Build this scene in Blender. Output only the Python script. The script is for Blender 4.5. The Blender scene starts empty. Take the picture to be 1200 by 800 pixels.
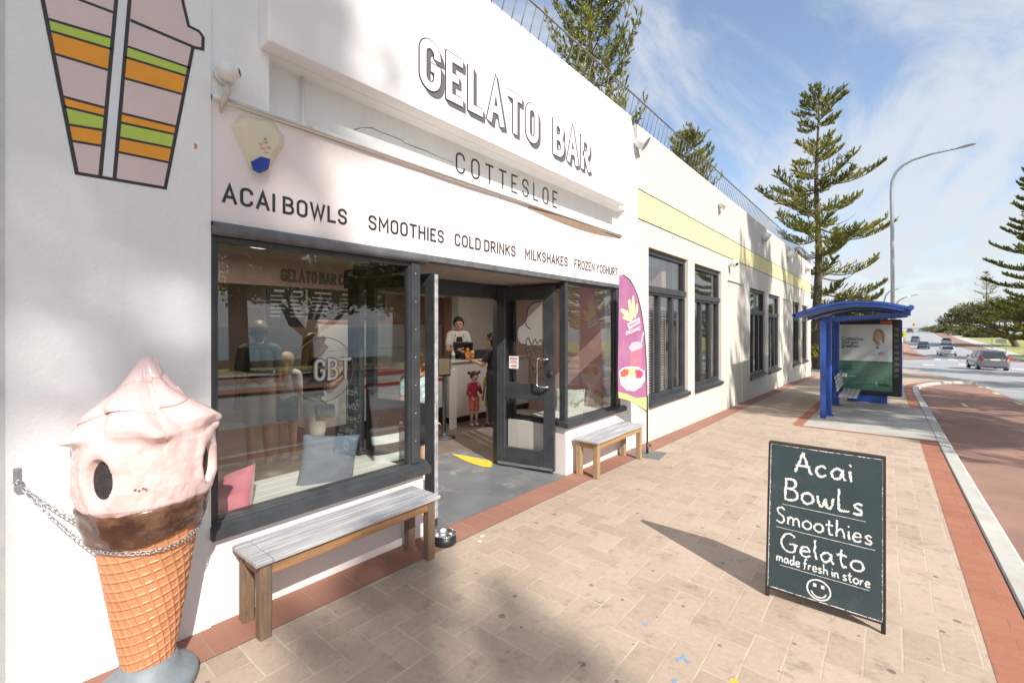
import bpy, bmesh, math, random
from mathutils import Vector, Matrix, noise
R = math.radians
scene = bpy.context.scene
COL = scene.collection

# ------------------------------------------------------------------ camera
F = 535.0; TH = math.atan(441 / F); CT, ST = math.cos(TH), math.sin(TH)
CAMX, CAMZ, HOR = 2.878, 1.65, 383.0
cd = bpy.data.cameras.new('camera'); cam = bpy.data.objects.new('camera', cd); COL.objects.link(cam)
cam.location = (CAMX, 0, CAMZ); cam.rotation_euler = (R(90), 0, TH)
cd.sensor_width = 36; cd.lens = F / 1200 * 36; cd.shift_y = -(400 - HOR) / 1200
cd.clip_start = 0.05; cd.clip_end = 20000
scene.camera = cam

# ------------------------------------------------------------------ sky, sun, exposure
SUN = Vector((1.11, -0.47, 0.98)).normalized()
SKY_STRENGTH = 0.15
world = bpy.data.worlds.new('World'); scene.world = world; world.use_nodes = True
wn, wl = world.node_tree.nodes, world.node_tree.links
wn.clear()
wo = wn.new('ShaderNodeOutputWorld'); bg = wn.new('ShaderNodeBackground'); bg.inputs[1].default_value = SKY_STRENGTH
sky = wn.new('ShaderNodeTexSky'); sky.sky_type = 'NISHITA'; sky.sun_disc = False
sky.sun_elevation = math.asin(SUN.z); sky.sun_rotation = math.atan2(SUN.x, SUN.y)
sky.air_density = 1.0; sky.dust_density = 1.0; sky.ozone_density = 1.6
tc = wn.new('ShaderNodeTexCoord')
sep = wn.new('ShaderNodeSeparateXYZ'); wl.new(tc.outputs['Generated'], sep.inputs[0])
def wm(op, a, b=None, c=None):
    n = wn.new('ShaderNodeMath'); n.operation = op
    for i, x in enumerate((a, b, c)):
        if x is None: continue
        if isinstance(x, (int, float)): n.inputs[i].default_value = x
        else: wl.new(x, n.inputs[i])
    return n.outputs[0]
zz = wm('ADD', wm('MAXIMUM', sep.outputs[2], 0.0), 0.13)
px_, py_ = wm('DIVIDE', sep.outputs[0], zz), wm('DIVIDE', sep.outputs[1], zz)
cmb = wn.new('ShaderNodeCombineXYZ'); wl.new(px_, cmb.inputs[0]); wl.new(py_, cmb.inputs[1])
mp = wn.new('ShaderNodeMapping'); mp.inputs['Rotation'].default_value = (0, 0, R(28)); mp.inputs['Scale'].default_value = (1.5, 0.42, 1)
mp.inputs['Location'].default_value = (3.1, 0.55, 0)
wl.new(cmb.outputs[0], mp.inputs[0])
n1 = wn.new('ShaderNodeTexNoise'); n1.inputs['Scale'].default_value = 1.25; n1.inputs['Detail'].default_value = 10; n1.inputs['Roughness'].default_value = 0.60; n1.inputs['Distortion'].default_value = 1.5
wl.new(mp.outputs[0], n1.inputs['Vector'])
n2 = wn.new('ShaderNodeTexNoise'); n2.inputs['Scale'].default_value = 0.42; n2.inputs['Detail'].default_value = 4
wl.new(cmb.outputs[0], n2.inputs['Vector'])
cl = wm('ADD', wm('MULTIPLY', n1.outputs[0], 0.78), wm('MULTIPLY', n2.outputs[0], 0.34))
mr = wn.new('ShaderNodeMapRange'); mr.interpolation_type = 'SMOOTHSTEP'
mr.inputs['From Min'].default_value = 0.43; mr.inputs['From Max'].default_value = 0.635
wl.new(cl, mr.inputs[0])
lowz = wn.new('ShaderNodeMapRange'); lowz.inputs['From Min'].default_value = 0.0; lowz.inputs['From Max'].default_value = 0.22
lowz.inputs['To Min'].default_value = 0.5; lowz.inputs['To Max'].default_value = 0.0
wl.new(sep.outputs[2], lowz.inputs[0])
cm = wm('MINIMUM', wm('ADD', wm('ADD', wm('MULTIPLY', mr.outputs[0], 0.74), 0.10), lowz.outputs[0]), 0.9)
mixw = wn.new('ShaderNodeMix'); mixw.data_type = 'RGBA'
wl.new(cm, mixw.inputs[0]); wl.new(sky.outputs[0], mixw.inputs[6]); mixw.inputs[7].default_value = (3.55, 3.72, 3.98, 1)
wl.new(mixw.outputs[2], bg.inputs[0]); wl.new(bg.outputs[0], wo.inputs[0])

sd = bpy.data.lights.new('sun', 'SUN'); sun = bpy.data.objects.new('sun', sd); COL.objects.link(sun)
sd.energy = 4.2; sd.angle = R(0.53); sd.color = (1.0, 0.955, 0.88)
sun.rotation_euler = SUN.to_track_quat('Z', 'Y').to_euler(); sun.location = (20, -10, 30)

vs = scene.view_settings
vs.view_transform = 'Standard'; vs.look = 'None'; vs.gamma = 1; vs.use_curve_mapping = False; vs.exposure = 0.55
scene.render.engine = 'CYCLES'
scene.cycles.use_denoising = True
scene.cycles.transparent_max_bounces = 24
scene.cycles.max_bounces = 8
scene.cycles.sample_clamp_indirect = 6

# ------------------------------------------------------------------ geometry of the place
GP = [(-80, 1.6), (-10, .22), (1, 0), (4.4, -.07), (8.4, -.18), (14, -.31), (21, -.50), (32, -.9), (46, -1.35), (64, -2.0), (85, -2.5),
      (110, -2.75), (135, -2.5), (170, -1.6), (210, -.5), (240, -.1), (300, -.3), (900, -8)]
def g(y):                                  # height of the pavement along the street
    for (a, b), (d, e) in zip(GP, GP[1:]):
        if y <= d: return b + (e - b) * (y - a) / (d - a)
    return GP[-1][1]
def ray(u, v):
    r = (u - 600) / F
    return (r * CT - ST, r * ST + CT, (HOR - v) / F)
def fx(u, v, X=0.0):                       # a point of the photo on the plane x = X
    a = ray(u, v); t = (X - CAMX) / a[0]
    return Vector((X, t * a[1], CAMZ + t * a[2]))
def fd(u, v, t):                           # a point of the photo at depth t
    a = ray(u, v); return Vector((CAMX + t * a[0], t * a[1], CAMZ + t * a[2]))
def fyp(u, v, Y):
    a = ray(u, v); t = Y / a[1]; return Vector((CAMX + t * a[0], Y, CAMZ + t * a[2]))
def gr(u, v, dz=0.0):                      # a point of the photo on the ground
    a = ray(u, v)
    f = lambda t: CAMZ + t * a[2] - g(t * a[1]) - dz
    lo = .5; t = .5
    while f(t) > 0 and t < 1500: lo = t; t *= 1.03
    hi = t
    for _ in range(40):
        m = (lo + hi) / 2
        if f(m) > 0: lo = m
        else: hi = m
    return Vector((CAMX + hi * a[0], hi * a[1], CAMZ + hi * a[2]))
def vp(u, v, A, B):                        # on the upright plane through A and B: distance along AB, height
    a = ray(u, v); ex, ey = B[0] - A[0], B[1] - A[1]; L = math.hypot(ex, ey); ex /= L; ey /= L
    # CAMX + t*ax = Ax + s*ex ; t*ay = Ay + s*ey
    det = a[0] * (-ey) - (-ex) * a[1]
    bx, by = A[0] - CAMX, A[1]
    t = (bx * (-ey) - (-ex) * by) / det
    s = (a[0] * by - a[1] * bx) / det
    return s, CAMZ + t * a[2]

# ------------------------------------------------------------------ object helpers
ORG = {}
def tag(o, label=None, cat=None, group=None, kind=None):
    if label: o['label'] = label
    if cat: o['category'] = cat
    if group: o['group'] = group
    if kind: o['kind'] = kind
    return o
def thing(name, label, cat, loc=(0, 0, 0), group=None, local=False):
    o = bpy.data.objects.new(name, None); COL.objects.link(o); o.location = loc; o.empty_display_size = .1
    ORG[o.name] = Vector((0, 0, 0)) if local else Vector(loc)
    return tag(o, label, cat, group)
def root_of(o):
    while o.parent: o = o.parent
    return o
def link_mesh(name, me, mats, parent=None):
    o = bpy.data.objects.new(name, me); COL.objects.link(o)
    for m in (mats if isinstance(mats, (list, tuple)) else [mats]): me.materials.append(m)
    if parent is not None:
        off = ORG.get(root_of(parent).name, Vector((0, 0, 0)))
        if off.length: me.transform(Matrix.Translation(-off))
        o.parent = parent
    return o
def copy_tree(o, parent=None):
    c = o.copy(); COL.objects.link(c); c.parent = parent
    for ch in [x for x in o.children]: copy_tree(ch, c)
    return c

class MB:
    def __init__(s): s.bm = bmesh.new()
    def _merge(s, b, mi=0):
        vm = {}
        for v in b.verts: vm[v] = s.bm.verts.new(v.co)
        for f in b.faces:
            try: nf = s.bm.faces.new([vm[v] for v in f.verts]); nf.material_index = mi; nf.smooth = f.smooth
            except ValueError: pass
        b.free()
    def box(s, x0, x1, y0, y1, z0, z1, bev=0, mi=0, seg=1, mat=None):
        b = bmesh.new(); bmesh.ops.create_cube(b, size=1)
        for v in b.verts:
            v.co = Vector(((x0 + x1) / 2 + v.co.x * (x1 - x0), (y0 + y1) / 2 + v.co.y * (y1 - y0), (z0 + z1) / 2 + v.co.z * (z1 - z0)))
        if bev: bmesh.ops.bevel(b, geom=list(b.edges), offset=bev, segments=seg, affect='EDGES', profile=.6)
        if mat is not None: bmesh.ops.transform(b, matrix=mat, verts=b.verts)
        s._merge(b, mi); return s
    def beam(s, p, q, w, h, mi=0, up=(0, 0, 1), bev=0):     # rectangular bar from p to q
        p, q = Vector(p), Vector(q); d = (q - p); L = d.length; d.normalize()
        u = Vector(up); x = d.cross(u)
        if x.length < 1e-4: x = d.cross(Vector((1, 0, 0)))
        x.normalize(); y = x.cross(d)
        m = Matrix.Translation((p + q) / 2) @ Matrix((x, d, y)).transposed().to_4x4()
        return s.box(-w / 2, w / 2, -L / 2, L / 2, -h / 2, h / 2, bev, mi, mat=m)
    def tube(s, pts, r, n=8, mi=0, cap=True, smooth=True, closed=False):
        pts = [Vector(p) for p in pts]; N = len(pts); rs = r if isinstance(r, (list, tuple)) else [r] * N
        rings = []; prev = None
        for i, p in enumerate(pts):
            if closed: d = pts[(i + 1) % N] - pts[i - 1]
            else: d = pts[min(i + 1, N - 1)] - pts[max(i - 1, 0)]
            if d.length < 1e-9: d = Vector((0, 0, 1))
            d.normalize()
            if prev is None:
                a = Vector((0, 0, 1)) if abs(d.z) < .9 else Vector((1, 0, 0)); x = d.cross(a).normalized()
            else:
                x = prev - d * prev.dot(d)
                x = x.normalized() if x.length > 1e-6 else d.orthogonal().normalized()
            prev = x; y = d.cross(x)
            rings.append([s.bm.verts.new(p + (x * math.cos(2 * math.pi * k / n) + y * math.sin(2 * math.pi * k / n)) * rs[i]) for k in range(n)])
        M = N if closed else N - 1
        for i in range(M):
            a, b = rings[i], rings[(i + 1) % N]
            for k in range(n):
                f = s.bm.faces.new((a[k], a[(k + 1) % n], b[(k + 1) % n], b[k])); f.smooth = smooth; f.material_index = mi
        if cap and not closed and n > 2:
            for ring, rev in ((rings[0], True), (rings[-1], False)):
                f = s.bm.faces.new(list(reversed(ring)) if rev else ring); f.material_index = mi
        return s
    def lathe(s, prof, c=(0, 0, 0), n=32, mi=0, smooth=True, fn=None):      # prof: (r, z)
        c = Vector(c); rings = []
        for r, z in prof:
            if r < 1e-6: rings.append([s.bm.verts.new(c + Vector((0, 0, z)))])
            else: rings.append([s.bm.verts.new(c + Vector((math.cos(2 * math.pi * k / n) * r, math.sin(2 * math.pi * k / n) * r, z))) for k in range(n)])
        for a, b in zip(rings, rings[1:]):
            for k in range(n):
                if len(a) == 1 and len(b) == 1: continue
                if len(a) == 1: vsx = (a[0], b[(k + 1) % n], b[k])
                elif len(b) == 1: vsx = (a[k], a[(k + 1) % n], b[0])
                else: vsx = (a[k], a[(k + 1) % n], b[(k + 1) % n], b[k])
                f = s.bm.faces.new(vsx); f.smooth = smooth; f.material_index = mi
        return s
    def prism(s, pts, d, mi=0):                              # polygon pts (3D, coplanar) extruded by vector d
        d = Vector(d); a = [s.bm.verts.new(Vector(p)) for p in pts]; b = [s.bm.verts.new(Vector(p) + d) for p in pts]
        n = len(pts)
        for f in (list(reversed(a)), b):
            x = s.bm.faces.new(f); x.material_index = mi
        for k in range(n):
            x = s.bm.faces.new((a[k], a[(k + 1) % n], b[(k + 1) % n], b[k])); x.material_index = mi
        return s
    def quad(s, *p, mi=0, smooth=False):
        f = s.bm.faces.new([s.bm.verts.new(Vector(q)) for q in p]); f.material_index = mi; f.smooth = smooth; return s
    def ball(s, c, r, seg=16, mi=0, sc=(1, 1, 1), mat=None):
        b = bmesh.new(); bmesh.ops.create_uvsphere(b, u_segments=seg, v_segments=max(6, seg * 2 // 3), radius=1)
        for v in b.verts: v.co = Vector((v.co.x * r * sc[0], v.co.y * r * sc[1], v.co.z * r * sc[2]))
        if mat is not None: bmesh.ops.transform(b, matrix=mat, verts=b.verts)
        for v in b.verts: v.co += Vector(c)
        for f in b.faces: f.smooth = True
        s._merge(b, mi); return s
    def grid(s, fn, nu, nv, mi=0, smooth=True, wrap=False):
        V = [[s.bm.verts.new(Vector(fn(i, j))) for j in range(nv)] for i in range(nu)]
        for i in range(nu if wrap else nu - 1):
            for j in range(nv - 1):
                a = V[i]; b = V[(i + 1) % nu]
                f = s.bm.faces.new((a[j], b[j], b[j + 1], a[j + 1])); f.smooth = smooth; f.material_index = mi
        return s
    def build(s, name, mats, parent=None, fix=True):
        if fix: bmesh.ops.recalc_face_normals(s.bm, faces=list(s.bm.faces))
        me = bpy.data.meshes.new(name); s.bm.to_mesh(me); s.bm.free()
        return link_mesh(name, me, mats, parent)

# ------------------------------------------------------------------ materials
def new_mat(name):
    m = bpy.data.materials.new(name); m.use_nodes = True
    nt = m.node_tree; return m, nt.nodes, nt.links, nt.nodes['Principled BSDF']
def mat(name, col, rough=.6, var=.12, scale=6.0, bump=0.0, bscale=40.0, metal=0.0, spec=.5, stains=None, wear=None, coat=0, stretch=None, emit=None, sub=0, bdist=.01, streak=None):
    """plain paint, render, metal, timber: colour broken up by noise, fine bump, optional stains (colour, amount, scale) and wear"""
    m, N, L, P = new_mat(name)
    P.inputs['Roughness'].default_value = rough; P.inputs['Metallic'].default_value = metal; P.inputs['Specular IOR Level'].default_value = spec
    if coat: P.inputs['Coat Weight'].default_value = coat
    t = N.new('ShaderNodeTexCoord'); src = t.outputs['Object']
    if stretch:
        mpn = N.new('ShaderNodeMapping'); mpn.inputs['Scale'].default_value = stretch; L.new(src, mpn.inputs[0]); src = mpn.outputs[0]
    nz = N.new('ShaderNodeTexNoise'); nz.inputs['Scale'].default_value = scale; nz.inputs['Detail'].default_value = 6; nz.inputs['Roughness'].default_value = .62
    L.new(src, nz.inputs['Vector'])
    rp = N.new('ShaderNodeValToRGB'); c = col
    rp.color_ramp.elements[0].position = .28; rp.color_ramp.elements[1].position = .74
    rp.color_ramp.elements[0].color = (*[max(0, x * (1 - var)) for x in c], 1); rp.color_ramp.elements[1].color = (*[min(1, x * (1 + var)) for x in c], 1)
    L.new(nz.outputs[0], rp.inputs[0]); out = rp.outputs[0]
    if stains:
        for sc_, amt, lo, hi, scl in stains:
            s2 = N.new('ShaderNodeTexNoise'); s2.inputs['Scale'].default_value = scl; s2.inputs['Detail'].default_value = 7; s2.inputs['Roughness'].default_value = .7
            L.new(t.outputs['Object'], s2.inputs['Vector'])
            r2 = N.new('ShaderNodeMapRange'); r2.inputs['From Min'].default_value = lo; r2.inputs['From Max'].default_value = hi; r2.inputs['To Max'].default_value = amt
            L.new(s2.outputs[0], r2.inputs[0])
            mx = N.new('ShaderNodeMix'); mx.data_type = 'RGBA'; L.new(r2.outputs[0], mx.inputs[0]); L.new(out, mx.inputs[6]); mx.inputs[7].default_value = (*sc_, 1)
            out = mx.outputs[2]
    if streak:                              # rain marks running down a wall
        ms = N.new('ShaderNodeMapping'); ms.inputs['Scale'].default_value = (7, 7, .32); L.new(t.outputs['Object'], ms.inputs[0])
        sn = N.new('ShaderNodeTexNoise'); sn.inputs['Scale'].default_value = 1.6; sn.inputs['Detail'].default_value = 6; sn.inputs['Roughness'].default_value = .6; L.new(ms.outputs[0], sn.inputs['Vector'])
        sr = N.new('ShaderNodeMapRange'); sr.inputs['From Min'].default_value = .50; sr.inputs['From Max'].default_value = .78; sr.inputs['To Max'].default_value = streak[1]; L.new(sn.outputs[0], sr.inputs[0])
        mx = N.new('ShaderNodeMix'); mx.data_type = 'RGBA'; L.new(sr.outputs[0], mx.inputs[0]); L.new(out, mx.inputs[6]); mx.inputs[7].default_value = (*streak[0], 1); out = mx.outputs[2]
    L.new(out, P.inputs['Base Color'])
    rr = N.new('ShaderNodeMapRange'); rr.inputs['To Min'].default_value = max(.02, rough - .1); rr.inputs['To Max'].default_value = min(1, rough + .1)
    L.new(nz.outputs[0], rr.inputs[0]); L.new(rr.outputs[0], P.inputs['Roughness'])
    if bump:
        bz = N.new('ShaderNodeTexNoise'); bz.inputs['Scale'].default_value = bscale; bz.inputs['Detail'].default_value = 5
        L.new(src, bz.inputs['Vector'])
        bp = N.new('ShaderNodeBump'); bp.inputs['Strength'].default_value = bump; bp.inputs['Distance'].default_value = bdist
        L.new(bz.outputs[0], bp.inputs['Height']); L.new(bp.outputs[0], P.inputs['Normal'])
    if emit:
        P.inputs['Emission Color'].default_value = (*emit[0], 1); P.inputs['Emission Strength'].default_value = emit[1]
    return m
def glass_mat(name, ior=1.6, tint=(1, 1, 1), gain=1.0):
    m, N, L, P = new_mat(name); N.remove(P)
    o = [n for n in N if n.type == 'OUTPUT_MATERIAL'][0]
    tr = N.new('ShaderNodeBsdfTransparent'); tr.inputs[0].default_value = (*tint, 1)
    gl = N.new('ShaderNodeBsdfGlossy'); gl.inputs['Roughness'].default_value = .0
    fr = N.new('ShaderNodeFresnel')
    ge = N.new('ShaderNodeNewGeometry'); iv = N.new('ShaderNodeMapRange'); iv.inputs['To Min'].default_value = ior; iv.inputs['To Max'].default_value = 1 / ior
    L.new(ge.outputs['Backfacing'], iv.inputs[0]); L.new(iv.outputs[0], fr.inputs[0])      # both faces of a pane reflect alike
    mu = N.new('ShaderNodeMath'); mu.operation = 'MULTIPLY'; mu.inputs[1].default_value = gain; mu.use_clamp = True
    L.new(fr.outputs[0], mu.inputs[0])
    mx = N.new('ShaderNodeMixShader'); L.new(mu.outputs[0], mx.inputs[0]); L.new(tr.outputs[0], mx.inputs[1]); L.new(gl.outputs[0], mx.inputs[2])
    L.new(mx.outputs[0], o.inputs[0]); return m
def leaf_mat(name, c1, c2, scale=.5, trans=.25):
    m, N, L, P = new_mat(name); o = [n for n in N if n.type == 'OUTPUT_MATERIAL'][0]
    t = N.new('ShaderNodeNewGeometry')
    nz = N.new('ShaderNodeTexNoise'); nz.inputs['Scale'].default_value = scale; nz.inputs['Detail'].default_value = 3; L.new(t.outputs['Position'], nz.inputs['Vector'])
    ad = N.new('ShaderNodeMath'); ad.operation = 'MULTIPLY_ADD'; ad.inputs[1].default_value = .5
    L.new(t.outputs['Random Per Island'], ad.inputs[0]); 
    m2 = N.new('ShaderNodeMath'); m2.operation = 'MULTIPLY_ADD'; m2.inputs[1].default_value = 1.3; m2.inputs[2].default_value = -.4
    L.new(nz.outputs[0], m2.inputs[0]); L.new(m2.outputs[0], ad.inputs[2])
    rp = N.new('ShaderNodeValToRGB'); rp.color_ramp.elements[0].color = (*c1, 1); rp.color_ramp.elements[1].color = (*c2, 1)
    rp.color_ramp.elements[0].position = .15; rp.color_ramp.elements[1].position = .9
    L.new(ad.outputs[0], rp.inputs[0]); L.new(rp.outputs[0], P.inputs['Base Color']); P.inputs['Roughness'].default_value = .55
    P.inputs['Specular IOR Level'].default_value = .3
    tl = N.new('ShaderNodeBsdfTranslucent'); L.new(rp.outputs[0], tl.inputs[0])
    mx = N.new('ShaderNodeMixShader'); mx.inputs[0].default_value = trans; L.new(P.outputs[0], mx.inputs[1]); L.new(tl.outputs[0], mx.inputs[2]); L.new(mx.outputs[0], o.inputs[0])
    return m

def nmath(N, L, op, a, b=None, c=None):
    n = N.new('ShaderNodeMath'); n.operation = op
    for i, x in enumerate((a, b, c)):
        if x is None: continue
        if isinstance(x, (int, float)): n.inputs[i].default_value = x
        else: L.new(x, n.inputs[i])
    return n.outputs[0]
def paver_mat(name, unit, c_lo, c_hi, joint, herring=True, L_units=2.0, jw=.035, rot=0, dirt=True, jdark=.5):
    """clay pavers laid in a right-angle herringbone (or running bond): colour per paver, sandy joints, spots and traffic grime"""
    m, N, L, P = new_mat(name); M = lambda *a: nmath(N, L, *a)
    gm = N.new('ShaderNodeNewGeometry')
    mp = N.new('ShaderNodeMapping'); mp.inputs['Scale'].default_value = (1 / unit, 1 / unit, 0); mp.inputs['Rotation'].default_value = (0, 0, rot)
    wb = N.new('ShaderNodeTexNoise'); wb.inputs['Scale'].default_value = 3; wb.inputs['Detail'].default_value = 2
    L.new(gm.outputs['Position'], wb.inputs['Vector'])
    wv = N.new('ShaderNodeVectorMath'); wv.operation = 'MULTIPLY_ADD'; wv.inputs[1].default_value = (.014,) * 3; L.new(wb.outputs['Color'], wv.inputs[0]); L.new(gm.outputs['Position'], wv.inputs[2])
    L.new(wv.outputs[0], mp.inputs[0])
    sp = N.new('ShaderNodeSeparateXYZ'); L.new(mp.outputs[0], sp.inputs[0]); x, y = sp.outputs[0], sp.outputs[1]
    if herring:
        i, j = M('FLOOR', x), M('FLOOR', y); fx_, fy_ = M('SUBTRACT', x, i), M('SUBTRACT', y, j)
        k = M('FLOORED_MODULO', M('SUBTRACT', i, j), 4.0)
        hor = M('LESS_THAN', k, 1.5)                                  # 1: paver lies along x
        is1 = M('MULTIPLY', hor, M('GREATER_THAN', k, .5)); is2 = M('MULTIPLY', M('SUBTRACT', 1.0, hor), M('LESS_THAN', k, 2.5))
        lx = M('ADD', fx_, is1); ly = M('ADD', fy_, is2)
        W = M('ADD', 1.0, hor); H = M('SUBTRACT', 2.0, hor)
        idx = M('SUBTRACT', i, is1); idy = M('SUBTRACT', j, is2)
    else:
        j = M('FLOOR', y); sh = M('MULTIPLY', M('FLOORED_MODULO', j, 2.0), L_units / 2); xs = M('DIVIDE', M('ADD', x, sh), L_units)
        i = M('FLOOR', xs); lx = M('MULTIPLY', M('SUBTRACT', xs, i), L_units); ly = M('SUBTRACT', y, j); W, H = L_units, 1.0; idx, idy = i, j
    d = M('MINIMUM', M('MINIMUM', lx, M('SUBTRACT', W, lx)), M('MINIMUM', ly, M('SUBTRACT', H, ly)))
    jm = N.new('ShaderNodeMapRange'); jm.interpolation_type = 'SMOOTHSTEP'; jm.inputs['From Min'].default_value = jw * .3; jm.inputs['From Max'].default_value = jw * 1.3; L.new(d, jm.inputs[0])
    cb = N.new('ShaderNodeCombineXYZ'); L.new(idx, cb.inputs[0]); L.new(idy, cb.inputs[1])
    wnz = N.new('ShaderNodeTexWhiteNoise'); wnz.noise_dimensions = '2D'; L.new(cb.outputs[0], wnz.inputs['Vector'])
    fine = N.new('ShaderNodeTexNoise'); fine.inputs['Scale'].default_value = 34; fine.inputs['Detail'].default_value = 6; fine.inputs['Roughness'].default_value = .7; L.new(gm.outputs['Position'], fine.inputs['Vector'])
    big = N.new('ShaderNodeTexNoise'); big.inputs['Scale'].default_value = 1.1; big.inputs['Detail'].default_value = 5; L.new(gm.outputs['Position'], big.inputs['Vector'])
    val = M('ADD', M('ADD', M('MULTIPLY', wnz.outputs[0], .26), M('MULTIPLY', fine.outputs[0], .70)), M('MULTIPLY', M('SUBTRACT', big.outputs[0], .5), .5))
    rp = N.new('ShaderNodeValToRGB'); rp.color_ramp.elements[0].position = .12; rp.color_ramp.elements[1].position = .9
    rp.color_ramp.elements[0].color = (*c_lo, 1); rp.color_ramp.elements[1].color = (*c_hi, 1); L.new(val, rp.inputs[0])
    out = rp.outputs[0]
    def over(out, fac, col):
        mx = N.new('ShaderNodeMix'); mx.data_type = 'RGBA'; L.new(fac, mx.inputs[0]); L.new(out, mx.inputs[6]); mx.inputs[7].default_value = (*col, 1); return mx.outputs[2]
    if dirt:
        vo = N.new('ShaderNodeTexVoronoi'); vo.voronoi_dimensions = '2D'; vo.inputs['Scale'].default_value = 3.4; vo.inputs['Randomness'].default_value = 1; L.new(wv.outputs[0], vo.inputs['Vector'])
        rr = N.new('ShaderNodeSeparateColor'); L.new(vo.outputs['Color'], rr.inputs[0])
        spot = M('MULTIPLY', M('LESS_THAN', vo.outputs['Distance'], M('MULTIPLY', rr.outputs[0], .075)), M('GREATER_THAN', rr.outputs[1], .45))
        out = over(out, M('MULTIPLY', spot, .62), (.07, .055, .045))
        gz = N.new('ShaderNodeTexNoise'); gz.inputs['Scale'].default_value = 7; gz.inputs['Detail'].default_value = 8; gz.inputs['Roughness'].default_value = .75; L.new(gm.outputs['Position'], gz.inputs['Vector'])
        gmr = N.new('ShaderNodeMapRange'); gmr.inputs['From Min'].default_value = .545; gmr.inputs['From Max'].default_value = .69; gmr.inputs['To Max'].default_value = .55; L.new(gz.outputs[0], gmr.inputs[0])
        out = over(out, gmr.outputs[0], (.16, .115, .085))
        # the strip of pavement by the shop front is walked and spilled on more
        spx = N.new('ShaderNodeSeparateXYZ'); L.new(gm.outputs['Position'], spx.inputs[0])
        nr = N.new('ShaderNodeMapRange'); nr.interpolation_type = 'SMOOTHSTEP'; nr.inputs['From Min'].default_value = 2.2; nr.inputs['From Max'].default_value = .2; nr.inputs['To Max'].default_value = .42; L.new(spx.outputs[0], nr.inputs[0])
        out = over(out, M('MULTIPLY', nr.outputs[0], M('MULTIPLY', big.outputs[0], 1.2)), (.24, .18, .14))
    mx = N.new('ShaderNodeMix'); mx.data_type = 'RGBA'; L.new(jm.outputs[0], mx.inputs[0]); mx.inputs[6].default_value = (*joint, 1); L.new(out, mx.inputs[7])
    # joints are filled flush in places
    jf = N.new('ShaderNodeTexNoise'); jf.inputs['Scale'].default_value = 5; jf.inputs['Detail'].default_value = 3; L.new(gm.outputs['Position'], jf.inputs['Vector'])
    jr = N.new('ShaderNodeMapRange'); jr.inputs['From Min'].default_value = .42; jr.inputs['From Max'].default_value = .6; jr.inputs['To Min'].default_value = .15; jr.inputs['To Max'].default_value = .85; L.new(jf.outputs[0], jr.inputs[0])
    m3 = N.new('ShaderNodeMix'); m3.data_type = 'RGBA'; L.new(jr.outputs[0], m3.inputs[0]); L.new(out, m3.inputs[6]); L.new(mx.outputs[2], m3.inputs[7])
    L.new(m3.outputs[2], P.inputs['Base Color']); P.inputs['Roughness'].default_value = .85
    bp = N.new('ShaderNodeBump'); bp.inputs['Strength'].default_value = .45; bp.inputs['Distance'].default_value = .004
    L.new(M('ADD', M('MULTIPLY', jm.outputs[0], jdark), M('MULTIPLY', fine.outputs[0], .3)), bp.inputs['Height']); L.new(bp.outputs[0], P.inputs['Normal'])
    return m

# ------------------------------------------------------------------ lettering drawn as brush strokes
def rp(pts, closed=False, n=6):            # polyline whose points may carry a corner radius (x, y, r)
    out = []; N = len(pts)
    for i, p in enumerate(pts):
        r = p[2] if len(p) > 2 else 0; P0 = Vector((p[0], p[1]))
        if r <= 0 or (not closed and i in (0, N - 1)): out.append(P0); continue
        a = Vector(pts[i - 1][:2]); b = Vector(pts[(i + 1) % N][:2])
        da, db = (a - P0), (b - P0); r_ = min(r, da.length * .5 if len(pts[i - 1]) > 2 else da.length, db.length * .5 if len(pts[(i + 1) % N]) > 2 else db.length)
        A, B = P0 + da.normalized() * r_, P0 + db.normalized() * r_
        for k in range(n + 1):
            t = k / n; ang = t * math.pi / 2
            # quarter ellipse between A and B about the inner centre
            c = A + B - P0
            out.append(c + (A - c) * math.cos(ang) + (B - c) * math.sin(ang))
    return out
q = .5; rr_ = .24
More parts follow.
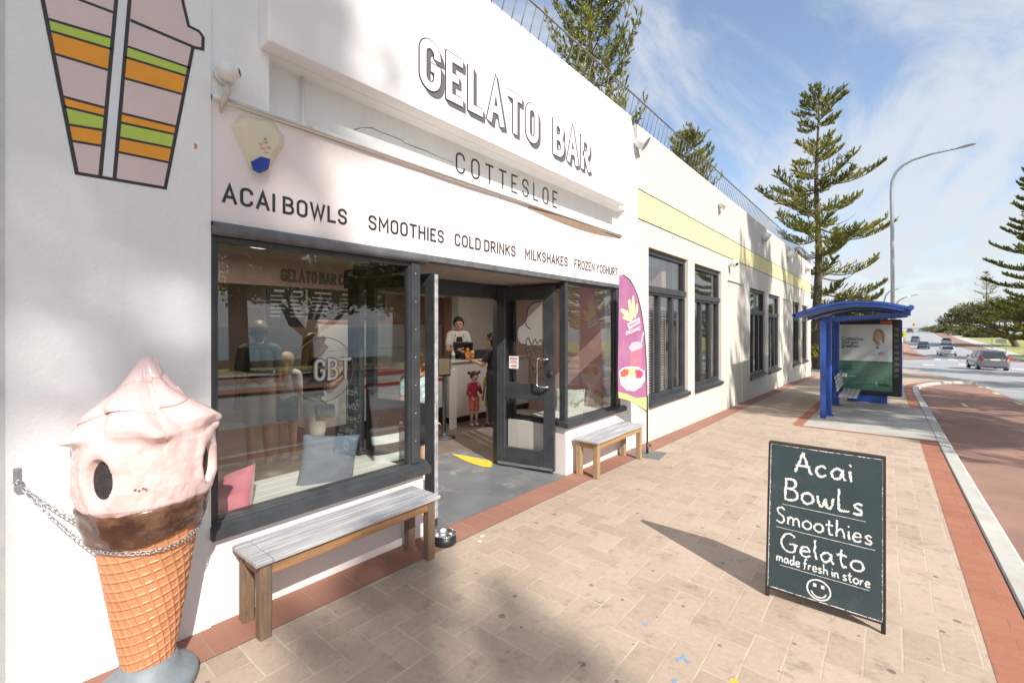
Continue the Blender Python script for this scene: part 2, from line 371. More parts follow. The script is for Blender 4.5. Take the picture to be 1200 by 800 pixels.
GL = {
 'A': (.56, [[(0, 0), (.28, 1), (.56, 0)], [(.09, .3), (.47, .3)]]),
 'B': (.5, [[(0, 1), (.46, 1, rr_), (.46, .53, rr_), (.1, .53)], [(.1, .53), (.5, .53, rr_), (.5, 0, rr_), (0, 0)], [(0, 0), (0, 1)]]),
 'C': (.5, [[(.5, .7), (.5, 1, rr_), (0, 1, rr_), (0, 0, rr_), (.5, 0, rr_), (.5, .3)]]),
 'D': (.5, [[(0, 1), (.5, 1, rr_), (.5, 0, rr_), (0, 0)], [(0, 0), (0, 1)]]),
 'E': (.42, [[(.42, 1), (0, 1), (0, 0), (.42, 0)], [(0, .52), (.36, .52)]]),
 'F': (.42, [[(.42, 1), (0, 1), (0, 0)], [(0, .52), (.36, .52)]]),
 'G': (.5, [[(.5, .7), (.5, 1, rr_), (0, 1, rr_), (0, 0, rr_), (.5, 0, rr_), (.5, .46), (.27, .46)]]),
 'H': (.5, [[(0, 0), (0, 1)], [(.5, 0), (.5, 1)], [(0, .52), (.5, .52)]]),
 'I': (0, [[(0, 0), (0, 1)]]),
 'K': (.5, [[(0, 0), (0, 1)], [(.5, 1), (0, .4)], [(.17, .6), (.52, 0)]]),
 'L': (.4, [[(0, 1), (0, 0), (.4, 0)]]),
 'M': (.64, [[(0, 0), (0, 1), (.32, .34), (.64, 1), (.64, 0)]]),
 'N': (.52, [[(0, 0), (0, 1), (.52, 0), (.52, 1)]]),
 'O': (.5, [[(0, 0, rr_), (0, 1, rr_), (.5, 1, rr_), (.5, 0, rr_), 'c']]),
 'R': (.5, [[(0, 0), (0, 1), (.48, 1, rr_), (.48, .47, rr_), (0, .47)], [(.24, .47), (.5, 0)]]),
 'S': (.48, [[(.48, .72), (.48, 1, rr_), (0, 1, rr_), (0, .54, .22), (.48, .5, .22), (.48, 0, rr_), (0, 0, rr_), (0, .28)]]),
 'T': (.5, [[(0, 1), (.5, 1)], [(.25, 1), (.25, 0)]]),
 'U': (.5, [[(0, 1), (0, 0, rr_), (.5, 0, rr_), (.5, 1)]]),
 'W': (.8, [[(0, 1), (.2, 0), (.4, .9), (.6, 0), (.8, 1)]]),
 'Y': (.54, [[(0, 1), (.27, .45), (.54, 1)], [(.27, .45), (.27, 0)]]),
 'Z': (.46, [[(0, 1), (.46, 1), (0, 0), (.46, 0)]]),
 ' ': (.12, []),
}
def sm(pts, n=7):                           # smooth curve through points
    P = [Vector(p) for p in pts]; out = []
    if len(P) < 3: return P
    for i in range(len(P) - 1):
        p0, p1, p2, p3 = P[max(i - 1, 0)], P[i], P[i + 1], P[min(i + 2, len(P) - 1)]
        for k in range(n):
            t = k / n
            out.append(.5 * ((2 * p1) + (p2 - p0) * t + (2 * p0 - 5 * p1 + 4 * p2 - p3) * t * t + (3 * p1 - p0 - 3 * p2 + p3) * t ** 3))
    out.append(P[-1]); return out
o_ = [(.42, .44), (.22, .5), (.02, .36), (.02, .12), (.2, 0), (.4, .1), (.45, .3), (.36, .48)]
CH = {   # chalk hand
 'A': (.62, [sm([(0, 0), (.12, .34), (.3, 1)]), sm([(.3, 1), (.44, .5), (.62, -.02)]), sm([(.02, .32), (.3, .36), (.56, .34)])]),
 'B': (.56, [sm([(.06, 1), (.04, .5), (.04, 0)]), sm([(.0, .98), (.34, 1.0), (.46, .8), (.36, .6), (.08, .53)]), sm([(.08, .53), (.42, .5), (.54, .26), (.4, .04), (.0, .0)])]),
 'G': (.62, [sm([(.56, .84), (.36, 1), (.12, .84), (.0, .46), (.12, .1), (.36, 0), (.56, .12), (.58, .42)]), sm([(.34, .42), (.52, .46), (.68, .42)])]),
 'S': (.46, [sm([(.44, .86), (.26, 1), (.06, .86), (.1, .62), (.36, .42), (.42, .16), (.22, 0), (0, .12)])]),
 'L': (.4, [sm([(.04, 1), (.02, .5), (.06, .06), (.2, .02), (.42, .06)])]),
 'a': (.48, [sm([(.4, .42), (.22, .5), (.02, .3), (.1, .02), (.3, .08), (.4, .4)]), sm([(.41, .5), (.4, .2), (.5, .0)])]),
 'c': (.38, [sm([(.36, .42), (.2, .5), (.02, .32), (.06, .06), (.22, 0), (.38, .1)])]),
 'i': (.06, [sm([(.02, .48), (.02, .24), (.06, 0)]), sm([(.0, .72), (.05, .76)])]),
 'o': (.46, [sm(o_)]), 
 'w': (.62, [sm([(.0, .48), (.06, .1), (.18, .02), (.3, .36), (.36, .06), (.5, .02), (.58, .26), (.6, .5)])]),
 's': (.34, [sm([(.32, .44), (.16, .5), (.04, .38), (.14, .27), (.3, .18), (.24, .02), (.0, .05)])]),
 'm': (.68, [sm([(.02, .48), (.03, .2), (.02, 0)]), sm([(.03, .3), (.16, .5), (.3, .4), (.31, 0)]), sm([(.32, .32), (.46, .5), (.6, .38), (.66, 0)])]),
 't': (.34, [sm([(.14, .86), (.13, .3), (.2, .02), (.34, .06)]), sm([(-.04, .56), (.14, .6), (.34, .58)])]),
 'h': (.44, [sm([(.04, 1), (.03, .4), (.02, 0)]), sm([(.04, .3), (.2, .5), (.36, .38), (.42, 0)])]),
 'e': (.42, [sm([(.04, .26), (.38, .3), (.32, .48), (.14, .48), (.02, .24), (.1, .02), (.28, 0), (.42, .1)])]),
 'l': (.1, [sm([(.03, 1), (.02, .4), (.1, 0)])]),
 'f': (.3, [sm([(.36, .9), (.22, 1), (.12, .8), (.1, .3), (.06, -.1)]), sm([(-.04, .5), (.14, .54), (.3, .52)])]),
 'r': (.3, [sm([(.03, .48), (.03, .2), (.02, 0)]), sm([(.04, .3), (.14, .46), (.3, .44)])]),
 'n': (.42, [sm([(.02, .48), (.03, .2), (.02, 0)]), sm([(.03, .3), (.18, .5), (.34, .4), (.4, 0)])]),
 'd': (.46, [sm([(.38, .4), (.22, .5), (.02, .3), (.1, .02), (.28, .06), (.39, .3)]), sm([(.42, 1), (.4, .4), (.46, 0)])]),
 ' ': (.2, []),
}
def ribbon(mb, pts, hw, frame, z0, z1, closed=False, mi=0, rough=0, rnd=None):
    P = [Vector(p) for p in pts]; Q = [P[0]]
    for p in P[1:]:
        if (p - Q[-1]).length > 1e-6: Q.append(p)
    if closed and (Q[0] - Q[-1]).length < 1e-6: Q.pop()
    P = Q; N = len(P)
    if N < 2: return
    L_, R_ = [], []
    for i in range(N):
        a = P[i] - P[i - 1] if (i > 0 or closed) else None
        b = P[(i + 1) % N] - P[i] if (i < N - 1 or closed) else None
        da = (a or b).normalized(); db = (b or a).normalized()
        na, nb = Vector((-da.y, da.x)), Vector((-db.y, db.x)); n = na + nb
        if n.length < 1e-4: n = na
        n.normalize(); k = hw / max(.38, n.dot(na))
        j1 = j2 = 1
        if rough: j1, j2 = 1 + rnd.uniform(-rough, rough), 1 + rnd.uniform(-rough, rough)
        L_.append(P[i] + n * k * j1); R_.append(P[i] - n * k * j2)
    V = lambda p, z: mb.bm.verts.new(frame(p.x, p.y, z))
    lt, rt = [V(p, z1) for p in L_], [V(p, z1) for p in R_]; lb, rb = [V(p, z0) for p in L_], [V(p, z0) for p in R_]
    for i in range(N if closed else N - 1):
        j = (i + 1) % N
        for f in ((lt[i], rt[i], rt[j], lt[j]), (lb[i], lt[i], lt[j], lb[j]), (rt[i], rb[i], rb[j], rt[j])):
            mb.bm.faces.new(f).material_index = mi
    if not closed:
        for i in (0, N - 1): mb.bm.faces.new((lt[i], rt[i], rb[i], lb[i])).material_index = mi
def layout(text, font, gap, t):
    x = 0; out = []
    for ch in text:
        w, st = font[ch]
        if ch == ' ': x += w + gap; out.append((x, ' ')); continue
        out.append((x, ch)); x += w + gap + t
    return out, x - gap
def letters(mb, text, a0, a1, b0, b1, t, frame, font=GL, gap=.14, z=.0012, mi=0, grow=0.0, shift=(0, 0), z0=0, rough=0, rnd=None, maxsx=None, tx=None):
    """text between a0..a1 along and b0..b1 up; t = stroke width (fraction of the height)"""
    H = b1 - b0; tw = t if tx is None else tx
    lay, tot = layout(text, font, gap, tw)
    sx = (a1 - a0) / tot
    zi = 0
    for x, ch in lay:
        if ch == ' ': continue
        for st in font[ch][1]:
            closed = st and isinstance(st[-1], str)
            pts = rp([p for p in st if not isinstance(p, str)], closed) if font is GL else st
            m = []
            for p in pts:
                if font is GL: m.append(Vector((a0 + (x + tw / 2 + p[0]) * sx + shift[0], b0 + (t / 2 + p[1] * (1 - t)) * H + shift[1])))
                else:
                    jx, jy = (rnd.uniform(-.006, .006), rnd.uniform(-.006, .006)) if rnd else (0, 0)
                    m.append(Vector((a0 + (x + tw / 2 + p[0] + jx) * sx + shift[0], b0 + (p[1] + jy) * H + shift[1])))
            if font is GL and not closed:       # square ends on the strokes that stop at the letter's edge
                raw = [p for p in st if not isinstance(p, str)]
                for e, nx in ((0, 1), (-1, -2)):
                    if raw[e][1] in (0, 1) or (raw[e][1] == raw[nx][1] and raw[e][0] >= GL[ch][0]): m[e] = m[e] + (m[e] - m[nx]).normalized() * t * H / 2
            ribbon(mb, m, t * H / 2 + grow, frame, z0, z0 + z + zi * .00025, closed, mi, rough, rnd); zi = (zi + 1) % 6
def plain_text(s, size=1.0, ext=.001, sx=1.0, bold=0.0, align='LEFT'):
    c = bpy.data.curves.new('t', 'FONT'); c.body = s; c.size = size; c.extrude = ext; c.offset = bold; c.align_x = align
    o = bpy.data.objects.new('t', c); COL.objects.link(o)
    dg = bpy.context.evaluated_depsgraph_get(); me = bpy.data.meshes.new_from_object(o.evaluated_get(dg))
    bpy.data.objects.remove(o); bpy.data.curves.remove(c)
    me.materials.clear()
    if sx != 1: me.transform(Matrix.Diagonal((sx, 1, 1, 1)))
    return me
def fit_text(s, a0, a1, b0, b1, frame, ext=.001, bold=0.0):      # text stretched into a rectangle
    me = plain_text(s, 1.0, ext, 1, bold)
    xs = [v.co.x for v in me.vertices]; ys = [v.co.y for v in me.vertices]
    x0, x1, y0, y1 = min(xs), max(xs), min(ys), max(ys)
    for v in me.vertices:
        v.co = frame(a0 + (v.co.x - x0) / (x1 - x0) * (a1 - a0), b0 + (v.co.y - y0) / (y1 - y0) * (b1 - b0), v.co.z)
    return me

# ------------------------------------------------------------------ material list
M = {}
M['white'] = mat('white_render', (.80, .80, .79), .85, .04, 3, .35, 55, stains=[((.62, .6, .56), .5, .60, .78, 2.2)], streak=((.64, .62, .58), .22))
M['fascia'] = mat('fascia_paint', (.82, .79, .775), .6, .03, 2, .05, 30, stains=[((.66, .6, .54), .35, .64, .8, 1.6)])
M['pink'] = mat('pink_paint', (.80, .715, .69), .6, .04, 2, .06, 40, stains=[((.62, .52, .46), .4, .66, .8, 2.5)])
M['cream'] = mat('cream_render', (.665, .615, .54), .85, .04, 2.5, .25, 60, stains=[((.6, .55, .47), .45, .60, .8, .9)], streak=((.50, .45, .37), .55))
M['yellow'] = mat('pale_yellow_paint', (.80, .70, .36), .8, .04, 3, .2, 60, streak=((.60, .50, .26), .5))
M['charcoal'] = mat('charcoal_paint', (.042, .044, .049), .42, .3, 7, .1, 40, stains=[((.32, .32, .32), .35, .70, .78, 16)])
M['charcoal2'] = mat('weathered_charcoal', (.125, .13, .142), .5, .35, 9, .15, 50, stains=[((.4, .38, .37), .5, .66, .74, 14)])
M['ink'] = mat('dark_lettering', (.035, .033, .036), .5, .1)
M['greyink'] = mat('grey_lettering', (.12, .117, .12), .6, .1)
M['wht'] = mat('white_lettering', (.82, .81, .80), .6, .02)
M['mg'] = mat('mural_green', (.47, .60, .10), .75, .06, 5, .3, 55)
M['mo'] = mat('mural_orange', (.83, .34, .035), .75, .06, 5, .3, 55)
M['mp'] = mat('mural_pink', (.70, .55, .53), .75, .04, 5, .3, 55)
M['mw'] = mat('mural_white', (.74, .76, .79), .75, .03, 5, .3, 55)
M['glass'] = glass_mat('shop_glass', 1.95, (.93, .95, .94))
M['glass2'] = glass_mat('door_glass', 1.45, (.95, .96, .95))
M['dark'] = mat('dark_void', (.012, .012, .013), .9, .1)
M['pavers'] = paver_mat('clay_pavers', .155, (.355, .265, .20), (.585, .463, .362), (.53, .455, .36))
M['redbrick'] = paver_mat('red_clay_pavers', .115, (.29, .105, .062), (.44, .19, .115), (.25, .14, .095), herring=False, L_units=2.2, dirt=False, jw=.05)
M['redtile'] = paver_mat('terracotta_course', .29, (.26, .10, .065), (.40, .175, .115), (.33, .24, .18), herring=False, L_units=.95, dirt=True, jw=.02, rot=R(90))
M['concrete'] = mat('concrete', (.44, .42, .385), .85, .16, 2, .3, 50, stains=[((.25, .23, .2), .5, .58, .75, 3.5)])
M['asphalt'] = mat('old_asphalt', (.36, .365, .37), .9, .12, .8, .5, 160, stains=[((.27, .27, .275), .6, .52, .66, .35)])
M['redasphalt'] = mat('red_asphalt', (.33, .19, .145), .9, .16, 1.2, .6, 150, stains=[((.19, .12, .10), .6, .5, .68, .8)])
M['paleway'] = mat('pale_path', (.50, .48, .44), .9, .1, 2, .2, 60)
M['grass'] = mat('dry_lawn', (.29, .31, .085), .95, .3, .9, .6, 30, stains=[((.46, .41, .20), .85, .47, .62, .22)])
M['earth'] = mat('sandy_earth', (.27, .25, .16), .95, .3, .1, .4, 8, stains=[((.08, .11, .04), .9, .42, .58, .05)])
M['roadpaint'] = mat('road_paint', (.72, .72, .70), .8, .1, 20)
M['roadyel'] = mat('yellow_road_paint', (.66, .50, .22), .8, .12, 20)
M['yelpaint'] = mat('worn_yellow_paint', (.74, .47, .04), .7, .12, 14, .2, 60, stains=[((.5, .4, .2), .5, .6, .7, 16)])
M['steel'] = mat('stainless_steel', (.62, .62, .61), .22, .08, 30, 0, metal=1.0)
M['galv'] = mat('galvanised_steel', (.46, .47, .48), .42, .14, 12, .1, 60, metal=.85)
M['black'] = mat('black_plastic', (.018, .018, .02), .4, .2)
M['railsteel'] = mat('dull_rail_steel', (.16, .155, .15), .5, .2, 9, metal=.3)
M['blackmetal'] = mat('black_powdercoat', (.03, .03, .032), .45, .2)
M['plasticw'] = mat('white_plastic', (.74, .73, .70), .4, .05)
M['plasticg'] = mat('grey_plastic', (.5, .5, .5), .5, .1)
M['blue'] = mat('blue_powdercoat', (.024, .085, .38), .38, .25, 5, .03, 40, coat=.3, stains=[((.12, .18, .40), .5, .58, .70, 7), ((.30, .33, .40), .5, .70, .74, 26)])
M['sill_white'] = mat('white_timber', (.70, .69, .66), .6, .08, 4, .1, 40, stretch=(14, 1, 14))
def wood_mat(name, col, grey=None, stretch=(18, 1.2, 18), rough=.65):
    m, N, L, P = new_mat(name)
    t = N.new('ShaderNodeTexCoord'); mpn = N.new('ShaderNodeMapping'); mpn.inputs['Scale'].default_value = stretch; L.new(t.outputs['Object'], mpn.inputs[0])
    nz = N.new('ShaderNodeTexNoise'); nz.inputs['Scale'].default_value = 3; nz.inputs['Detail'].default_value = 8; nz.inputs['Roughness'].default_value = .7; nz.inputs['Distortion'].default_value = .6; L.new(mpn.outputs[0], nz.inputs['Vector'])
    rpn = N.new('ShaderNodeValToRGB'); rpn.color_ramp.elements[0].position = .3; rpn.color_ramp.elements[1].position = .72
    rpn.color_ramp.elements[0].color = (*[x * .45 for x in col], 1); rpn.color_ramp.elements[1].color = (*[min(1, x * 1.25) for x in col], 1); L.new(nz.outputs[0], rpn.inputs[0]); out = rpn.outputs[0]
    if grey:
        z2 = N.new('ShaderNodeTexNoise'); z2.inputs['Scale'].default_value = 2.3; z2.inputs['Detail'].default_value = 6; L.new(mpn.outputs[0], z2.inputs['Vector'])
        r2 = N.new('ShaderNodeMapRange'); r2.inputs['From Min'].default_value = .42; r2.inputs['From Max'].default_value = .66; L.new(z2.outputs[0], r2.inputs[0])
        mx = N.new('ShaderNodeMix'); mx.data_type = 'RGBA'; L.new(r2.outputs[0], mx.inputs[0]); L.new(out, mx.inputs[6]); mx.inputs[7].default_value = (*grey, 1); out = mx.outputs[2]
    L.new(out, P.inputs['Base Color']); P.inputs['Roughness'].default_value = rough
    bp = N.new('ShaderNodeBump'); bp.inputs['Strength'].default_value = .35; bp.inputs['Distance'].default_value = .003; L.new(nz.outputs[0], bp.inputs['Height']); L.new(bp.outputs[0], P.inputs['Normal'])
    return m
M['wood'] = wood_mat('weathered_brown_timber', (.36, .19, .085), None)
M['woodleg'] = wood_mat('dark_weathered_leg', (.25, .15, .085), (.14, .11, .085), (18, 18, 2.0))
M['greywood'] = wood_mat('greyed_seat_timber', (.40, .39, .40), (.55, .55, .56), (26, 1.1, 26), .55)
M['wood2'] = wood_mat('light_brown_timber', (.46, .27, .11), None)
M['wood2leg'] = wood_mat('light_brown_leg', (.46, .28, .13), (.30, .24, .17), (18, 18, 2.0))

# ------------------------------------------------------------------ ground, pavement, road
def lerp_line(line):
    def f(y):
        if y <= line[0][0]: return line[0][1]
        for (a, b), (d, e) in zip(line, line[1:]):
            if y <= d: return b + (e - b) * (y - a) / (d - a)
        return line[-1][1]
    return f
def sheet(name, m, xl, xr, y0, y1, dz, kind='structure', step=1.0, nx=2):
    xl_ = xl if callable(xl) else (lambda y: xl); xr_ = xr if callable(xr) else (lambda y: xr)
    ys = sorted(set([y0, y1] + [p[0] for p in GP if y0 < p[0] < y1] + [y0 + k * step for k in range(1, int((y1 - y0) / step) + 1) if y0 + k * step < y1]))
    mb = MB()
    mb.grid(lambda i, j: (xl_(ys[i]) + (xr_(ys[i]) - xl_(ys[i])) * j / (nx - 1), ys[i], g(ys[i]) + dz), len(ys), nx)
    o = mb.build(name, m); tag(o, kind=kind)
    for p in o.data.polygons:
        if p.normal.z < 0: p.flip()
    return o
KERB = [(-40, 3.5), (20, 3.5), (22, 3.54), (24, 3.75), (26, 4.2), (27.6, 4.75), (28.3, 5.3), (28.5, 5.75)]
EDGE = KERB[:-1] + [(28.5, 5.75), (29.2, 5.85), (31, 5.4), (37, 4.5), (42, 3.76), (43.2, 2.9), (43.8, 1.5)]
K, E_ = lerp_line(KERB), lerp_line(EDGE)
# one sheet of terrain out to the horizon, sloping down to the beach on the sea side
def terr(x, y):
    z = g(y) - .16
    x0 = 27 if y < -2 or y > 70 else (20 if 3 < y < 42 else 27 - 7 * min(1, max(0, (y + 2) / 5 if y < 10 else (70 - y) / 28)))
    if x > x0: z -= min(6.5, (x - x0) * (.22 if x0 > 22 else .5))
    return z
xs_ = [-900, -300, -120, -60, -25, -8, 0, 6, 14, 20, 22, 24, 27, 30, 33, 36, 44, 56, 60, 70]
ys_ = sorted(set([-900, -400, -200, -120, -80, -50, -30, -20, -10] + [p[0] for p in GP] + [5 * k for k in range(0, 60)] + [350, 420, 500, 600, 750, 900]))
mb = MB(); mb.grid(lambda i, j: (xs_[i], ys_[j], terr(xs_[i], ys_[j])), len(xs_), len(ys_))
tag(mb.build('ground', M['earth']), kind='structure')
sheet('lawn', M['grass'], 16.3, 27, -60, -2, -.02, nx=3)
sheet('lawn', M['grass'], 16.3, lambda y: 27 - 7 * min(1, (y + 2) / 5), -2, 41, -.02, nx=3)
sheet('road', M['asphalt'], -1.5, 15, -60, 235, -.108, nx=4, step=4)
o = sheet('side_street', M['asphalt'], -40, -1.5, 43.5, 53, -.11)
PAVE_R = lambda y: (K(y) - .22 if y < 10.2 else (1.5 if y < 14.85 else K(y) - .22)) if y <= 28.2 else E_(y)
sheet('pavement', M['pavers'], .28, lambda y: K(y) - .22, -8, 10.2, 0, step=.5)
sheet('pavement', M['pavers'], .28, 1.62, 10.2, 14.85, 0, step=.5)
sheet('pavement', M['pavers'], .28, lambda y: K(y) - .22, 14.85, 26.1, 0, step=.25)
sheet('pavement', M['pavers'], -14, lambda y: (K(y) - .22 if y < 28.3 else E_(y) - .12), 26.1, 43.6, 0, step=.1)
sheet('brick_course', M['redtile'], 0.0, .28, -8, 26.1, .003, step=.5)
sheet('kerb_bricks', M['redbrick'], lambda y: K(y) - .22, lambda y: K(y) - .012, -8, 10.2, .002, step=.5)
sheet('kerb_bricks', M['redbrick'], lambda y: K(y) - .22, lambda y: K(y) - .012, 14.85, 28.3, .002, step=.1)
sheet('bus_pad_edge', M['redbrick'], 1.5, K, 10.08, 10.2, .004, step=.2)
sheet('bus_pad_edge', M['redbrick'], 1.45, 1.62, 10.2, 14.85, .004, step=.5)
sheet('bus_pad', M['concrete'], 1.62, K, 10.2, 14.85, .003, step=.5)
sheet('bus_bay', M['redasphalt'], lambda y: K(y) + .15, 5.9, -40, 28.2, -.1, step=.25)
# kerb with a real face
def kerb(name, line, y0, y1, w, top, bottom, m, step=.25):
    n = int((y1 - y0) / step) + 1; ys = [y0 + (y1 - y0) * k / n for k in range(n + 1)]
    mb = MB(); prof = [(0, bottom), (0, top - .012), (.012, top), (w - .03, top), (w, top - .03), (w, bottom)]
    mb.grid(lambda i, j: (line(ys[i]) + prof[j][0], ys[i], g(ys[i]) + prof[j][1]), len(ys), len(prof), smooth=False)
    return tag(mb.build(name, m), kind='structure')
M['kerbstone'] = mat('kerb_concrete', (.50, .48, .44), .85, .14, 3, .35, 60, stains=[((.24, .21, .18), .6, .60, .74, 5)])
kerb('kerb', K, -40, 28.5, .16, .006, -.2, M['kerbstone'], .2)
kerb('kerb', lambda y: E_(y) - .12, 28.5, 43.7, .14, .006, -.2, M['kerbstone'], .2)
# painted lines
def dash(name, m, x0, x1, y0, y1, dz):
    mb = MB(); mb.quad((x0, y0, g(y0) + dz), (x1, y0, g(y0) + dz), (x1, y1, g(y1) + dz), (x0, y1, g(y1) + dz)); return tag(mb.build(name, m), kind='structure')
y = 1.0
while y < 27: dash('bay_line', M['roadyel'], 5.72, 5.86, y, y + 1.0, -.094); y += 3.6
for yy in (8.9, 17.2): dash('bay_line', M['roadyel'], 4.45, 4.55, yy, yy + 1.0, -.095)
dash('edge_line', M['roadpaint'], 5.94, 6.04, -30, 27, -.1)
for k in range(-4, 40):
    y = k * 6.0
    if y < 20: dash('lane_line', M['roadpaint'], 9.55, 9.67, y, y + 2.5, -.1)
sheet('road_median', M['redbrick'], 10.2, 11.2, -60, 22, -.02)
sheet('footpath', M['paleway'], 15.2, 16.3, -60, 41, -.03)
sheet('parking_strip', M['redasphalt'], 13.2, 15.2, -60, 41, -.1)
def gpoly(name, m, pts, dz):               # a flush surface outlined on the real ground
    P = [gr(u, v, dz) for u, v in pts]; mb = MB(); f = mb.bm.faces.new([mb.bm.verts.new(p) for p in P])
    bmesh.ops.triangulate(mb.bm, faces=[f]); o = mb.build(name, m); tag(o, kind='structure')
    for p in o.data.polygons:
        if p.normal.z < 0: p.flip()
    return o
def gstrip(name, m, left, right, dz, n=28):    # a surface between two edges running up the road
    def line(px):
        W = [gr(u, v, dz) for u, v in px]; return lerp_line([(w.y, w.x) for w in sorted(W, key=lambda w: w.y)]), min(w.y for w in W), max(w.y for w in W)
    l, a0, a1 = line(left); r, b0, b1 = line(right)
    return sheet(name, m, l, r, max(a0, b0), min(a1, b1), dz, step=3)
RB = [(1093, 388.6), (1098, 391.5), (1103, 395), (1116, 401.5), (1130, 407.5), (1146, 412), (1165, 419), (1200, 434)]
RP = [(1104, 388.6), (1112, 391.8), (1123, 397), (1136, 401.3), (1150, 405.5), (1172, 413.5), (1200, 424)]
PG = [(1110, 388.6), (1121, 391.6), (1136, 396.5), (1152, 401.3), (1170, 406.5), (1200, 416)]
gstrip('parking_strip', M['redasphalt'], RB, RP, -.075)
gstrip('footpath', M['paleway'], RP, PG, -.06)
PGw = lerp_line(sorted([(gr(u, v, -.06).y, gr(u, v, -.06).x) for u, v in PG]))
sheet('lawn', M['grass'], PGw, lambda y: PGw(y) + 45, 41, 200, -.05, nx=4, step=4)
gpoly('traffic_island', M['redasphalt'], [(1046, 391.5), (1058, 391.5), (1062, 400), (1068, 408), (1080, 415.5), (1098, 420.3), (1046, 421.5)], -.07)
for q4 in ([(1095, 420.4), (1103, 421), (1102, 421.9), (1094, 421.3)], [(1112, 420.9), (1122, 421.6), (1121, 422.6), (1111, 421.8)], [(1082, 426.6), (1096, 427.3), (1095, 428.2), (1081, 427.4)],
           [(1124, 426.4), (1137, 427), (1136, 428), (1123, 427.4)], [(1186, 431.6), (1200, 432.4), (1200, 433.4), (1185, 432.6)], [(1186, 420.6), (1200, 421.4), (1200, 422.2), (1185, 421.4)]):
    gpoly('lane_line', M['roadpaint'], q4, -.1)
# sea beyond the beach
m_, N_, L_, P_ = new_mat('sea_water'); P_.inputs['Base Color'].default_value = (.03, .11, .15, 1); P_.inputs['Roughness'].default_value = .18
tn = N_.new('ShaderNodeTexCoord'); nz = N_.new('ShaderNodeTexNoise'); nz.inputs['Scale'].default_value = .35; nz.inputs['Detail'].default_value = 6; L_.new(tn.outputs['Object'], nz.inputs['Vector'])
bp = N_.new('ShaderNodeBump'); bp.inputs['Strength'].default_value = .8; bp.inputs['Distance'].default_value = .5; L_.new(nz.outputs[0], bp.inputs['Height']); L_.new(bp.outputs[0], P_.inputs['Normal'])
M['sea'] = m_
mb = MB(); mb.quad((58, -9000, -6.6), (9000, -9000, -6.6), (9000, 9000, -6.6), (58, 9000, -6.6)); tag(mb.build('sea', M['sea']), kind='structure')

# ------------------------------------------------------------------ the shop
WF = lambda X: (lambda a, b, z: Vector((X + z, a, b)))          # writing on a wall that faces the street
shop = thing('gelato_shop', 'white and pink shop front with charcoal window frames and open double doors', 'shop', (0, 3, 0))
mb = MB()
mb.box(-.25, .012, -6, .882, -.4, 4.70)
mb.prism([(.004, .882, 3.295), (.004, 6.42, 3.295), (.004, 6.42, 4.15), (.004, 6.2, 4.66), (.004, 6.2, 4.70), (.004, .882, 4.70)], (-.25, 0, 0))
mb.box(-.25, .004, .882, 1.19, 2.925, 3.295)
mb.box(-.30, -.12, 1.19, 6.0, 2.925, 3.295)
mb.prism([(.004, 5.868, -.4), (.004, 6.42, -.4), (.004, 6.42, 2.925), (.004, 5.868, 2.925)], (-.25, 0, 0))
mb.box(-.25, .004, 6.0, 6.42, 2.925, 3.295)
wall = mb.build('wall', M['white'], shop)
# the ledge that closes the band under the sign, a little bent along its length
mb = MB()
mb.grid(lambda i, j: ((-.12, .018, .026, .026, .0)[j], .885 + i * 4.985 / 40, (2.93, 2.928, 2.92, 2.902, 2.900)[j] + .012 * math.sin(i * .31) * (1 if j < 4 else .4)), 41, 5)
mb.build('ledge', M['white'], shop)
mb = MB()
mb.box(-.2, 0, .884, 2.372, -.4, .483); mb.box(-.87, -.2, 2.25, 2.372, -.4, .483); mb.build('stall_riser', M['pink'], shop)
mb = MB(); mb.box(-.2, 0, 4.468, 5.866, -.4, .483); mb.box(-.87, -.2, 4.468, 4.58, -.4, .483); mb.build('stall_riser', M['pink'], shop)
mb = MB(); mb.box(-.2, .001, .884, 5.866, 2.232, 2.9); sb = mb.build('sign_board', M['pink'], shop)
mb = MB(); mb.box(0, .0035, 3.305, 3.313, 2.24, 2.9); mb.build('joint', mat('joint_line', (.5, .45, .43)), sb)  # thin darker strip marks the joint in the sign board
# a curled edge under the ledge at the far end of the board
mb = MB(); mb.grid(lambda i, j: (.001 + (.03 * math.sin(math.pi * i / 12) if j else .004), 3.75 + i * 2.1 / 12, 2.895 - .02 * (1 - j) - .05 * math.sin(math.pi * i / 12) * (1 - j)), 13, 2)
mb.build('curled_edge', mat('brown_board_edge', (.36, .25, .18), .8), shop)
# sign box with the shop's name
mb = MB(); mb.box(.004, .13, 1.136, 5.76, 3.295, 4.16, .006); mb.prism([(.004, 1.136, 4.16), (.10, 1.136, 4.16), (.004, 1.136, 4.30)], (0, 4.6, 0))
box = mb.build('sign_box', M['fascia'], shop)
# GELATO BAR: outlined letters with a grey block shade
def name_sign(text, y0, y1, z0, z1):
    fr = WF(.1315); mbS, mbO, mbW = MB(), MB(), MB(); t = .165
    for k in range(9):
        letters(mbS, text, y0, y1, z0, z1, t, fr, z=.0002, z0=.0004 * k * .5, grow=.008, shift=(.0046 * (9 - k), -.0040 * (9 - k)), gap=.27, tx=.16)
    letters(mbO, text, y0, y1, z0, z1, t, fr, z=.0004, z0=.003, grow=.0100, gap=.27, tx=.16)
    letters(mbW, text, y0, y1, z0, z1, t, fr, z=.0004, z0=.0062, grow=-.0002, gap=.27, tx=.16)
    s_ = mbS.build('lettering', M['greyink'], box, fix=False); mbO.build('outline', M['ink'], s_, fix=False); mbW.build('letter_faces', M['wht'], s_, fix=False)
ga = fx(491, 40, .13); gb = fx(491, 98, .13); gc = fx(633, 165, .13); ba = fx(648, 140, .13); bb = fx(693, 211, .13)
zt, zb = ga.z, fx(500, 113, .13).z
zb = ga.z - (ga.z - gb.z) * 1.03
